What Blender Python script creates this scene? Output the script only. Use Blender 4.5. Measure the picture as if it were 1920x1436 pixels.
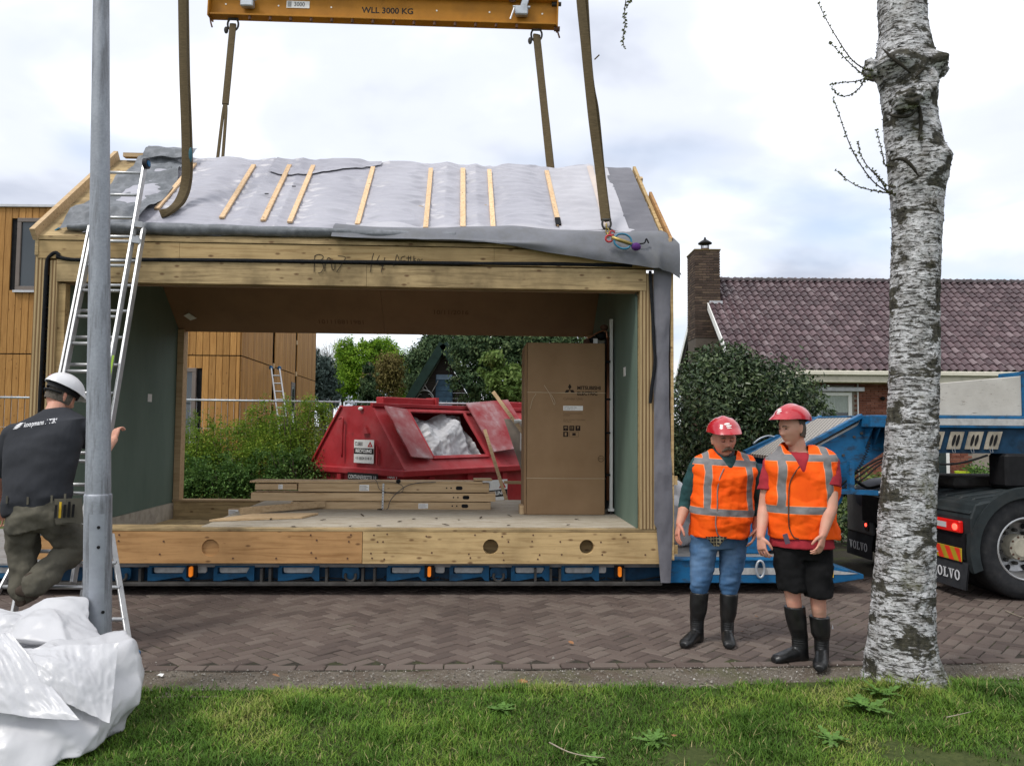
import bpy, bmesh, math, random
import numpy as np
from mathutils import Vector, Matrix, noise as mnoise

# ------------------------------------------------------------------ camera, sky, sun, exposure
SC = bpy.context.scene
COL = SC.collection
for _o in list(bpy.data.objects):
	bpy.data.objects.remove(_o)
random.seed(7)
RNG = np.random.default_rng(11)

FOC, EYE = 1480.0, 1.70                 # focal length in units of a 1920 wide frame; eye height in metres
PITCH, ROLL = math.atan(82 / FOC), math.radians(0.47)
_f = Vector((0, math.cos(PITCH), math.sin(PITCH)))
_u0 = Vector((0, -math.sin(PITCH), math.cos(PITCH)))
_r0 = Vector((1, 0, 0))
CAM_R = _r0 * math.cos(ROLL) + _u0 * math.sin(ROLL)
CAM_U = -_r0 * math.sin(ROLL) + _u0 * math.cos(ROLL)
CAM_F = _f
cam_data = bpy.data.cameras.new('camera')
cam_data.sensor_width = 36.0
cam_data.lens = 36.0 * FOC / 1920
cam_data.clip_start, cam_data.clip_end = 0.05, 3000
camera = bpy.data.objects.new('camera', cam_data)
COL.objects.link(camera)
_m = Matrix((CAM_R, CAM_U, -CAM_F)).transposed().to_4x4()
_m.translation = (0, 0, EYE)
camera.matrix_world = _m
SC.camera = camera

def at(px, py, Y):
	"""World point at distance Y in front of the camera that the photograph shows at (px, py)."""
	d = CAM_F + CAM_R * ((px - 960) / FOC) - CAM_U * ((py - 718) / FOC)
	return Vector((0, 0, EYE)) + d * (Y / d.y)
def atz(px, py, z):
	d = CAM_F + CAM_R * ((px - 960) / FOC) - CAM_U * ((py - 718) / FOC)
	return Vector((0, 0, EYE)) + d * ((z - EYE) / d.z)

SUN_ELEV, SUN_AZ = math.radians(55), math.radians(232)      # azimuth from +Y clockwise: high, over the left shoulder
world = bpy.data.worlds.new('World')
SC.world = world
world.use_nodes = True
def build_sky():
	nt = world.node_tree
	N, L = nt.nodes, nt.links
	N.clear()
	out = N.new('ShaderNodeOutputWorld')
	sky = N.new('ShaderNodeTexSky')
	sky.sky_type = 'NISHITA'
	sky.sun_disc = False
	sky.sun_elevation = SUN_ELEV
	sky.sun_rotation = SUN_AZ
	sky.air_density, sky.dust_density, sky.ozone_density = 1.0, 1.5, 1.0
	bg1 = N.new('ShaderNodeBackground')
	bg1.inputs['Strength'].default_value = 0.12
	L.new(sky.outputs[0], bg1.inputs['Color'])
	tc = N.new('ShaderNodeTexCoord')
	sep = N.new('ShaderNodeSeparateXYZ')
	L.new(tc.outputs['Generated'], sep.inputs[0])
	def math_(op, a, b=None, c=None):
		n = N.new('ShaderNodeMath'); n.operation = op
		for i, v in enumerate((a, b, c)):
			if v is None: continue
			if isinstance(v, (int, float)): n.inputs[i].default_value = v
			else: L.new(v, n.inputs[i])
		return n.outputs[0]
	zc = math_('MAXIMUM', sep.outputs[2], 0.0)
	zc = math_('ADD', zc, 0.22)
	cx = math_('DIVIDE', sep.outputs[0], zc)
	cy = math_('DIVIDE', sep.outputs[1], zc)
	comb = N.new('ShaderNodeCombineXYZ')
	L.new(cx, comb.inputs[0]); L.new(cy, comb.inputs[1]); comb.inputs[2].default_value = 3.7
	def noise(scale, detail, rough, dist, off):
		mp = N.new('ShaderNodeMapping'); mp.inputs['Location'].default_value = off
		L.new(comb.outputs[0], mp.inputs[0])
		n = N.new('ShaderNodeTexNoise')
		n.inputs['Scale'].default_value = scale; n.inputs['Detail'].default_value = detail
		n.inputs['Roughness'].default_value = rough; n.inputs['Distortion'].default_value = dist
		L.new(mp.outputs[0], n.inputs['Vector'])
		return n.outputs[0]
	def ramp(v, stops):
		r = N.new('ShaderNodeValToRGB')
		r.color_ramp.interpolation = 'EASE'
		while len(r.color_ramp.elements) < len(stops): r.color_ramp.elements.new(0.5)
		for e, (p, c) in zip(r.color_ramp.elements, stops): e.position = p; e.color = c
		L.new(v, r.inputs[0])
		return r.outputs[0]
	n1 = noise(0.95, 5, 0.50, 0.3, (12.46, 14.84, 0))
	n2 = noise(2.1, 5, 0.5, 0.2, (15.9, 18.85, 2.0))
	mixn = math_('MULTIPLY_ADD', n2, 0.35, math_('MULTIPLY', n1, 0.65))
	shade = ramp(mixn, [(0.35, (0.36, 0.39, 0.47, 1)), (0.47, (0.57, 0.60, 0.67, 1)), (0.57, (0.81, 0.825, 0.86, 1)), (0.70, (1.0, 1.0, 1.01, 1))])
	bg2 = N.new('ShaderNodeBackground')
	L.new(shade, bg2.inputs['Color']); bg2.inputs['Strength'].default_value = 1.0
	n3 = noise(0.8, 4, 0.5, 0.2, (14.8, 18.45, 5.0))
	cover = ramp(n3, [(0.30, (0.35, 0.35, 0.35, 1)), (0.48, (1, 1, 1, 1))])
	mx = N.new('ShaderNodeMixShader')
	L.new(cover, mx.inputs[0]); L.new(bg1.outputs[0], mx.inputs[1]); L.new(bg2.outputs[0], mx.inputs[2])
	L.new(mx.outputs[0], out.inputs['Surface'])
build_sky()
sun_data = bpy.data.lights.new('sun', 'SUN')
sun_data.energy = 1.5
sun_data.angle = math.radians(14)
sun_data.color = (1.0, 0.96, 0.90)
sun = bpy.data.objects.new('sun', sun_data)
COL.objects.link(sun)
_sd = Vector((math.sin(SUN_AZ) * math.cos(SUN_ELEV), math.cos(SUN_AZ) * math.cos(SUN_ELEV), math.sin(SUN_ELEV)))
sun.rotation_euler = (-_sd).to_track_quat('-Z', 'Y').to_euler()
sun.location = _sd * 30
vs = SC.view_settings
vs.view_transform, vs.look = 'Standard', 'None'
vs.exposure, vs.gamma = 0.70, 1.0
SC.cycles.use_denoising = True
SC.cycles.max_bounces = 8
SC.cycles.transparent_max_bounces = 12

# ------------------------------------------------------------------ helpers: objects and tags
def link(name, data=None, parent=None, mats=None):
	o = bpy.data.objects.new(name, data)
	COL.objects.link(o)
	if parent is not None: o.parent = parent
	if mats is not None and data is not None:
		for m in (mats if isinstance(mats, (list, tuple)) else [mats]):
			data.materials.append(m)
	return o
def tag(o, label=None, cat=None, group=None, kind=None):
	if label: o['label'] = label
	if cat: o['category'] = cat
	if group: o['group'] = group
	if kind: o['kind'] = kind
	return o
def thing(name, label, cat, loc=(0, 0, 0), rz=0.0, group=None):
	e = bpy.data.objects.new(name, None)
	COL.objects.link(e)
	e.location = loc
	e.rotation_euler = (0, 0, rz)
	e.empty_display_size = 0.2
	return tag(e, label, cat, group)

class MB:
	"""Collects vertices and faces of one mesh."""
	def __init__(s): s.v = []; s.f = []; s.mi = []
	def add(s, vs, fs, mi=0):
		b = len(s.v)
		s.v.extend([tuple(v) for v in vs])
		s.f.extend([tuple(i + b for i in f) for f in fs])
		s.mi.extend([mi] * len(fs))
		return s
	def box(s, x0, x1, y0, y1, z0, z1, mi=0, M=None):
		vs = [Vector((x, y, z)) for z in (z0, z1) for y in (y0, y1) for x in (x0, x1)]
		if M is not None: vs = [M @ v for v in vs]
		return s.add(vs, [(0, 2, 3, 1), (4, 5, 7, 6), (0, 1, 5, 4), (2, 6, 7, 3), (0, 4, 6, 2), (1, 3, 7, 5)], mi)
	def bar(s, a, b, w, h, up=(0, 0, 1), mi=0):
		"""Rectangular bar from a to b; w across, h along up."""
		a, b = Vector(a), Vector(b)
		t = (b - a).normalized()
		up = Vector(up)
		side = t.cross(up)
		if side.length < 1e-5: side = t.cross(Vector((1, 0, 0)))
		side.normalize()
		n = side.cross(t).normalized()
		vs = []
		for p in (a, b):
			for i, j in ((-1, -1), (1, -1), (1, 1), (-1, 1)):
				vs.append(p + side * (w / 2 * i) + n * (h / 2 * j))
		return s.add(vs, [(0, 1, 2, 3), (7, 6, 5, 4), (0, 4, 5, 1), (1, 5, 6, 2), (2, 6, 7, 3), (3, 7, 4, 0)], mi)
	def tube(s, pts, rad, n=10, mi=0, closed=False, caps=True):
		pts = [Vector(p) for p in pts]
		if not isinstance(rad, (list, tuple)): rad = [rad] * len(pts)
		m = len(pts)
		frames = []
		prev = None
		for i in range(m):
			if closed: t = pts[(i + 1) % m] - pts[i - 1]
			else: t = pts[min(i + 1, m - 1)] - pts[max(i - 1, 0)]
			if t.length < 1e-9: t = Vector((0, 0, 1))
			t.normalize()
			if prev is None:
				a = Vector((0, 0, 1)) if abs(t.z) < 0.9 else Vector((1, 0, 0))
				x = t.cross(a).normalized()
			else:
				x = prev - t * prev.dot(t)
				x = x.normalized() if x.length > 1e-6 else t.orthogonal().normalized()
			prev = x
			frames.append((x, t.cross(x)))
		vs, fs = [], []
		for p, r, (x, y) in zip(pts, rad, frames):
			for k in range(n):
				a = 2 * math.pi * k / n
				vs.append(p + x * (math.cos(a) * r) + y * (math.sin(a) * r))
		for i in range(m if closed else m - 1):
			i2 = (i + 1) % m
			for k in range(n):
				k2 = (k + 1) % n
				fs.append((i * n + k, i * n + k2, i2 * n + k2, i2 * n + k))
		if caps and not closed:
			fs.append(tuple(range(n - 1, -1, -1)))
			fs.append(tuple((m - 1) * n + k for k in range(n)))
		return s.add(vs, fs, mi)
	def cyl(s, a, b, r0, r1=None, n=16, mi=0):
		return s.tube([a, b], [r0, r0 if r1 is None else r1], n, mi)
	def prism(s, poly, axis_vec, mi=0):
		"""Extrude a planar polygon of 3D points along a vector."""
		poly = [Vector(p) for p in poly]
		av = Vector(axis_vec)
		n = len(poly)
		vs = poly + [p + av for p in poly]
		fs = [tuple(range(n - 1, -1, -1)), tuple(range(n, 2 * n))]
		fs += [(i, (i + 1) % n, n + (i + 1) % n, n + i) for i in range(n)]
		return s.add(vs, fs, mi)
	def ball(s, c, rx, ry=None, rz=None, nu=12, nv=8, mi=0):
		ry = rx if ry is None else ry; rz = rx if rz is None else rz
		c = Vector(c)
		vs = [c + Vector((0, 0, -rz))]
		for j in range(1, nv):
			th = -math.pi / 2 + math.pi * j / nv
			for i in range(nu):
				a = 2 * math.pi * i / nu
				vs.append(c + Vector((rx * math.cos(th) * math.cos(a), ry * math.cos(th) * math.sin(a), rz * math.sin(th))))
		vs.append(c + Vector((0, 0, rz)))
		fs = [(0, 1 + (i + 1) % nu, 1 + i) for i in range(nu)]
		for j in range(nv - 2):
			for i in range(nu):
				i2 = (i + 1) % nu
				fs.append((1 + j * nu + i, 1 + j * nu + i2, 1 + (j + 1) * nu + i2, 1 + (j + 1) * nu + i))
		top = len(vs) - 1
		fs += [(1 + (nv - 2) * nu + i, 1 + (nv - 2) * nu + (i + 1) % nu, top) for i in range(nu)]
		return s.add(vs, fs, mi)
	def grid(s, fn, nu, nv, mi=0):
		"""Sheet fn(i/nu, j/nv) -> point."""
		vs = [fn(i / nu, j / nv) for j in range(nv + 1) for i in range(nu + 1)]
		fs = [(j * (nu + 1) + i, j * (nu + 1) + i + 1, (j + 1) * (nu + 1) + i + 1, (j + 1) * (nu + 1) + i) for j in range(nv) for i in range(nu)]
		return s.add(vs, fs, mi)
	def mesh(s, name='mesh', smooth=False, bevel=0.0):
		me = bpy.data.meshes.new(name)
		me.from_pydata(s.v, [], s.f)
		if any(s.mi): me.polygons.foreach_set('material_index', s.mi)
		bm = bmesh.new(); bm.from_mesh(me)
		bmesh.ops.recalc_face_normals(bm, faces=bm.faces)
		if bevel > 0:
			es = [e for e in bm.edges if len(e.link_faces) == 2 and e.calc_face_angle(0) > 0.5]
			bmesh.ops.bevel(bm, geom=es, offset=bevel, segments=1, affect='EDGES', profile=0.7)
		bm.to_mesh(me); bm.free()
		if smooth: me.shade_smooth()
		me.update()
		return me
	def build(s, name, mats, parent=None, smooth=False, bevel=0.0, auto=None):
		me = s.mesh(name, smooth or auto is not None, bevel)
		if auto is not None: me.set_sharp_from_angle(angle=math.radians(auto))
		return link(name, me, parent, mats)

def np_mesh(name, verts, faces, mats=None, parent=None, smooth=False, attr=None):
	"""Quick mesh from numpy: verts (n,3), faces (m,k) all with k corners."""
	me = bpy.data.meshes.new(name)
	verts = np.asarray(verts, np.float32); faces = np.asarray(faces, np.int32)
	m, k = faces.shape
	me.vertices.add(len(verts)); me.vertices.foreach_set('co', verts.ravel())
	me.loops.add(m * k); me.loops.foreach_set('vertex_index', faces.ravel())
	me.polygons.add(m)
	me.polygons.foreach_set('loop_start', np.arange(0, m * k, k, dtype=np.int32))
	me.polygons.foreach_set('loop_total', np.full(m, k, np.int32))
	me.polygons.foreach_set('use_smooth', np.full(m, smooth, dtype=bool))
	if attr is not None:
		for an, av in attr.items():
			a = me.attributes.new(an, 'FLOAT', 'POINT')
			a.data.foreach_set('value', np.asarray(av, np.float32).ravel())
	me.update(calc_edges=True)
	return link(name, me, parent, mats)

def text_mesh(body, size, mats, name='lettering', parent=None, align='LEFT', extrude=0.0008, M=None, bold=0.0, shear=0.0, sx=1.0):
	"""Flat lettering as mesh; text plane is local XY with +Z toward the reader."""
	cu = bpy.data.curves.new(name, 'FONT')
	cu.body = body; cu.size = size; cu.align_x = align; cu.align_y = 'CENTER'
	cu.extrude = extrude; cu.offset = bold; cu.shear = shear; cu.resolution_u = 3
	tmp = bpy.data.objects.new('tmp', cu); COL.objects.link(tmp)
	dg = bpy.context.evaluated_depsgraph_get()
	me = bpy.data.meshes.new_from_object(tmp.evaluated_get(dg))
	bpy.data.objects.remove(tmp); bpy.data.curves.remove(cu)
	if sx != 1.0: me.transform(Matrix.Diagonal((sx, 1, 1, 1)))
	if M is not None: me.transform(M)
	me.name = name
	me.materials.clear()
	o = link(name, me, parent, mats)
	o['kind'] = 'stuff'
	return o

def frame(origin, xdir, ydir):
	"""Matrix whose X is xdir, Y is ydir (made square), Z their cross product."""
	x = Vector(xdir).normalized(); y = Vector(ydir)
	y = (y - x * y.dot(x)).normalized(); z = x.cross(y)
	M = Matrix((x, y, z)).transposed().to_4x4(); M.translation = Vector(origin)
	return M
def catmull(pts, k=6):
	pts = [Vector(p) for p in pts]
	P = [pts[0] * 2 - pts[1]] + pts + [pts[-1] * 2 - pts[-2]]
	out = []
	for i in range(1, len(P) - 2):
		for j in range(k):
			t = j / k
			a, b, c, d = P[i - 1], P[i], P[i + 1], P[i + 2]
			out.append(0.5 * ((2 * b) + (c - a) * t + (2 * a - 5 * b + 4 * c - d) * t * t + (3 * b - a - 3 * c + d) * t ** 3))
	out.append(pts[-1])
	return out
def fbm(p, oct=4):
	return mnoise.fractal(Vector(p), 0.9, 2.0, oct)

def crumpler(seed, n=14, lam=(0.25, 0.8), amp=0.05, aniso=(1, 1, 1)):
	"""Sum of straight-creased folds: flat facets meeting in sharp lines, like crumpled film."""
	rr = random.Random(seed); F = []
	for i in range(n):
		d = Vector((rr.gauss(0, 1) * aniso[0], rr.gauss(0, 1) * aniso[1], rr.gauss(0, 1) * aniso[2])).normalized()
		l = rr.uniform(*lam); F.append((d / l, rr.random(), amp * l / lam[1] * rr.uniform(0.5, 1.2)))
	def f(p):
		h = 0.0
		for d, o, a in F:
			t = (d.dot(p) + o) % 1.0
			h += a * (abs(t - 0.5) * 4 - 1)
		return h
	return f

# ------------------------------------------------------------------ materials
class NT:
	def __init__(s, name):
		s.m = bpy.data.materials.new(name)
		s.m.use_nodes = True
		s.t = s.m.node_tree
		s.t.nodes.clear()
		s.out = s.n('ShaderNodeOutputMaterial')
		s.p = s.n('ShaderNodeBsdfPrincipled')
		s.l(s.p.outputs[0], s.out.inputs['Surface'])
		s.tc = s.n('ShaderNodeTexCoord')
	def n(s, t): return s.t.nodes.new(t)
	def l(s, a, b): s.t.links.new(a, b)
	def set(s, sock, v):
		if isinstance(v, (int, float)): sock.default_value = v
		elif isinstance(v, (tuple, list)): sock.default_value = (*v, 1) if len(v) == 3 and sock.type == 'RGBA' else v
		else: s.l(v, sock)
	def vec(s, scale=(1, 1, 1), src='Object', loc=(0, 0, 0), rot=(0, 0, 0)):
		mp = s.n('ShaderNodeMapping')
		mp.inputs['Scale'].default_value = scale if isinstance(scale, (tuple, list)) else (scale,) * 3
		mp.inputs['Location'].default_value = loc
		mp.inputs['Rotation'].default_value = rot
		s.l(s.tc.outputs[src], mp.inputs[0])
		return mp.outputs[0]
	def noise(s, vec, scale=5, detail=4, rough=0.55, dist=0.0):
		n = s.n('ShaderNodeTexNoise')
		if vec is not None: s.l(vec, n.inputs['Vector'])
		n.inputs['Scale'].default_value = scale; n.inputs['Detail'].default_value = detail
		n.inputs['Roughness'].default_value = rough; n.inputs['Distortion'].default_value = dist
		return n.outputs[0]
	def voro(s, vec, scale=5, feature='F1', rnd=1.0, out=0):
		n = s.n('ShaderNodeTexVoronoi'); n.feature = feature
		if vec is not None: s.l(vec, n.inputs['Vector'])
		n.inputs['Scale'].default_value = scale; n.inputs['Randomness'].default_value = rnd
		return n.outputs[out]
	def wave(s, vec, scale=5, dist=2, detail=2, dscale=1, kind='BANDS', dirn='X'):
		n = s.n('ShaderNodeTexWave'); n.wave_type = kind
		if kind == 'BANDS': n.bands_direction = dirn
		else: n.rings_direction = dirn
		s.l(vec, n.inputs['Vector'])
		n.inputs['Scale'].default_value = scale; n.inputs['Distortion'].default_value = dist
		n.inputs['Detail'].default_value = detail; n.inputs['Detail Scale'].default_value = dscale
		return n.outputs[1]
	def ramp(s, v, stops, interp='LINEAR'):
		r = s.n('ShaderNodeValToRGB'); r.color_ramp.interpolation = interp
		while len(r.color_ramp.elements) < len(stops): r.color_ramp.elements.new(0.5)
		for e, (p, c) in zip(r.color_ramp.elements, stops):
			e.position = p
			e.color = (c, c, c, 1) if isinstance(c, (int, float)) else (*c[:3], 1)
		s.l(v, r.inputs[0])
		return r.outputs[0]
	def mix(s, fac, a, b, mode='MIX'):
		n = s.n('ShaderNodeMix'); n.data_type = 'RGBA'; n.blend_type = mode
		s.set(n.inputs[0], fac); s.set(n.inputs[6], a); s.set(n.inputs[7], b)
		return n.outputs[2]
	def math(s, op, a, b=None, c=None, clamp=False):
		n = s.n('ShaderNodeMath'); n.operation = op; n.use_clamp = clamp
		for i, v in enumerate((a, b, c)):
			if v is not None: s.set(n.inputs[i], v)
		return n.outputs[0]
	def sep(s, v):
		n = s.n('ShaderNodeSeparateXYZ'); s.l(v, n.inputs[0]); return n.outputs
	def attr(s, name):
		n = s.n('ShaderNodeAttribute'); n.attribute_name = name; return n.outputs['Fac']
	def objrand(s):
		return s.n('ShaderNodeObjectInfo').outputs['Random']
	def hsv(s, c, h=0.5, sat=1.0, v=1.0):
		n = s.n('ShaderNodeHueSaturation')
		s.set(n.inputs['Hue'], h); s.set(n.inputs['Saturation'], sat); s.set(n.inputs['Value'], v); s.set(n.inputs['Color'], c)
		return n.outputs[0]
	def bump(s, h, strength=0.3, dist=0.01):
		n = s.n('ShaderNodeBump'); n.inputs['Strength'].default_value = strength; n.inputs['Distance'].default_value = dist
		s.l(h, n.inputs['Height']); s.l(n.outputs[0], s.p.inputs['Normal'])
	def done(s, color=None, rough=0.6, metal=0.0, spec=None, coat=None, trans=None, emit=None, sss=None):
		if color is not None: s.set(s.p.inputs['Base Color'], color)
		s.set(s.p.inputs['Roughness'], rough); s.set(s.p.inputs['Metallic'], metal)
		if spec is None and not (isinstance(metal, float) and metal > 0.05) and not (isinstance(rough, float) and rough < 0.5): spec = 0.18
		if spec is not None: s.set(s.p.inputs['Specular IOR Level'], spec)
		if coat: s.p.inputs['Coat Weight'].default_value = coat; s.p.inputs['Coat Roughness'].default_value = 0.08
		if trans is not None: s.p.inputs['Transmission Weight'].default_value = trans
		if emit: s.p.inputs['Emission Color'].default_value = (*emit[0], 1); s.p.inputs['Emission Strength'].default_value = emit[1]
		if sss: s.p.inputs['Subsurface Weight'].default_value = sss; s.p.inputs['Subsurface Radius'].default_value = (0.02, 0.008, 0.004)
		return s.m

def mat_basic(name, col, rough=0.6, metal=0.0, var=0.15, scale=6.0, bump=0.1, bscale=40.0, bdist=0.003, dirt=0.0, dirtcol=(0.06, 0.05, 0.04), spec=None, coat=None, sss=None, src='Object'):
	n = NT(name)
	a = n.noise(n.vec(1, src), scale, 5, 0.6)
	lo = tuple(c * (1 - var) for c in col); hi = tuple(min(1, c * (1 + var)) for c in col)
	c = n.ramp(a, [(0.3, lo), (0.7, hi)])
	if dirt > 0:
		d = n.noise(n.vec(1, src, loc=(3.1, 7.7, 1.3)), scale * 0.6, 6, 0.65)
		c = n.mix(n.ramp(d, [(0.5, 0.0), (0.72, dirt)]), c, dirtcol)
	if bump > 0: n.bump(n.noise(n.vec(1, src), bscale, 3, 0.6), bump, bdist)
	r = n.ramp(n.noise(n.vec(1, src, loc=(9, 2, 4)), scale * 2.3, 3), [(0.3, max(0.02, rough - 0.08)), (0.7, min(1, rough + 0.08))])
	if spec is None: spec = 0.5 if (metal > 0.05 or rough < 0.5) else 0.18
	return n.done(c, r, metal, spec, coat, None, None, sss)

def mat_wood(name, light, dark, axis='X', knots=True, stain=0.35, grain=1.0, rough=0.75, seed=0.0, objvar=True, ksc=3.0, kwid=0.16):
	"""Sawn timber: long grain along the axis, knots, grey weather stains."""
	n = NT(name)
	st = {'X': (0.9, 14, 14), 'Y': (14, 0.9, 14), 'Z': (14, 14, 0.9)}[axis]
	off = (seed, seed * 1.7, seed * 0.3)
	base = n.vec(1, 'Object', loc=off)
	if objvar:
		comb = n.n('ShaderNodeCombineXYZ')
		r = n.math('MULTIPLY', n.objrand(), 37.0)
		n.l(r, comb.inputs[0]); n.l(r, comb.inputs[1]); n.l(r, comb.inputs[2])
		va = n.n('ShaderNodeVectorMath'); va.operation = 'ADD'
		n.l(base, va.inputs[0]); n.l(comb.outputs[0], va.inputs[1]); base = va.outputs[0]
	def sc(v, s3):
		m = n.n('ShaderNodeVectorMath'); m.operation = 'MULTIPLY'; n.l(v, m.inputs[0]); m.inputs[1].default_value = s3; return m.outputs[0]
	g = n.noise(sc(base, st), 3.0 * grain, 6, 0.6, 0.6)
	c = n.ramp(g, [(0.32, dark), (0.52, light), (0.75, tuple(min(1, x * 1.12) for x in light))])
	blot = n.noise(base, 2.2, 5, 0.6)
	c = n.mix(n.ramp(blot, [(0.42, 0.0), (0.7, stain)]), c, tuple(x * 0.55 for x in dark))
	h = g
	if knots:
		ks = {'X': (1.0, 2.2, 2.2), 'Y': (2.2, 1.0, 2.2), 'Z': (2.2, 2.2, 1.0)}[axis]
		k = n.voro(sc(base, ks), ksc, 'F1', 1.0)
		c = n.mix(n.ramp(k, [(0.0, 0.9), (kwid * 0.55, 0.65), (kwid, 0.0)]), c, (0.09, 0.04, 0.02))
	if objvar:
		c = n.hsv(c, 0.5, 1.0, n.math('MULTIPLY_ADD', n.objrand(), 0.28, 0.86))
	n.bump(h, 0.25, 0.004)
	return n.done(c, rough)

M = {}
M['asphalt'] = mat_basic('soil', (0.11, 0.095, 0.08), 0.95, var=0.3, scale=3, bump=0.6, bscale=60, bdist=0.01)
M['steel'] = mat_basic('galvanised_steel', (0.40, 0.43, 0.46), 0.48, 0.55, var=0.18, scale=14, bump=0.15, bscale=60, bdist=0.002, dirt=0.35, dirtcol=(0.17, 0.17, 0.17))
M['alu'] = mat_basic('aluminium', (0.46, 0.465, 0.47), 0.42, 0.7, var=0.12, scale=10, bump=0.05, dirt=0.3, dirtcol=(0.3, 0.3, 0.29))
M['black'] = mat_basic('black_rubber', (0.010, 0.010, 0.011), 0.6, var=0.3, scale=9, bump=0.15)
M['foam'] = mat_basic('black_foam', (0.012, 0.013, 0.015), 0.9, var=0.4, scale=30, bump=0.5, bscale=50, bdist=0.006)
M['white'] = mat_basic('white_paint', (0.75, 0.75, 0.72), 0.45, var=0.06, scale=5, bump=0.05, dirt=0.2, dirtcol=(0.4, 0.38, 0.34))
M['ink'] = mat_basic('dark_print', (0.02, 0.018, 0.018), 0.7, var=0.2, bump=0)
M['paper'] = mat_basic('paper_label', (0.72, 0.72, 0.70), 0.6, var=0.08, scale=30, bump=0.0)
M['whiteprint'] = mat_basic('white_print', (0.62, 0.63, 0.65), 0.6, var=0.12, scale=30, bump=0.0)
M['rust'] = mat_basic('rusty_iron', (0.11, 0.055, 0.035), 0.8, 0.3, var=0.4, scale=20, bump=0.4)
M['glass'] = NT('window_glass').done((0.03, 0.04, 0.045), 0.05, 0.0, spec=0.8)
M['darkvoid'] = mat_basic('dark_interior', (0.012, 0.012, 0.013), 0.9, var=0.2, bump=0)
# ------------------------------------------------------------------ ground, road, verge, lawn
ROAD_YAW = math.radians(3.0)
def road_edge(x): return 5.66 + 0.052 * x + 0.004 * x * x      # near edge of the brick paving
def lawn_edge(x): return road_edge(x) - 0.36 - 0.02 * x * 0 + 0.05 * fbm((x * 1.1, 0.3, 0.0), 3) + (0.03 if x > 1.5 else -0.02)

def build_ground():
	mb = MB()
	def fn(u, v):
		s = u * 2 - 1
		x = 900 * (abs(s) ** 3) * (1 if s > 0 else -1)
		y = -40 + 1400 * v ** 4 if v > 0 else -40
		return (x, y, -0.055)
	mb.grid(fn, 40, 40)
	n = NT('garden_ground')
	a = n.noise(n.vec(1), 0.35, 6, 0.6)
	b = n.noise(n.vec(1), 14, 4, 0.6)
	c = n.ramp(a, [(0.35, (0.055, 0.075, 0.025)), (0.6, (0.075, 0.11, 0.03))])
	c = n.mix(n.ramp(b, [(0.4, 0.0), (0.8, 0.5)]), c, (0.10, 0.085, 0.06))
	n.bump(b, 0.8, 0.05)
	g = mb.build('ground', n.done(c, 0.95))
	tag(g, kind='structure')
	# paved yard beyond the road
	n = NT('yard_sand')
	b = n.noise(n.vec(1), 9, 6, 0.65)
	c = n.ramp(b, [(0.35, (0.20, 0.17, 0.135)), (0.7, (0.30, 0.265, 0.22))])
	n.bump(n.noise(n.vec(1), 60, 4), 0.6, 0.01)
	mb = MB()
	mb.grid(lambda u, v: (-14 + 40 * u, 11.6 + 1.6 * v + 0.05 * (-14 + 40 * u), -0.046), 30, 3)
	tag(mb.build('yard', n.done(c, 0.95)), kind='structure')
build_ground()

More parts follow.
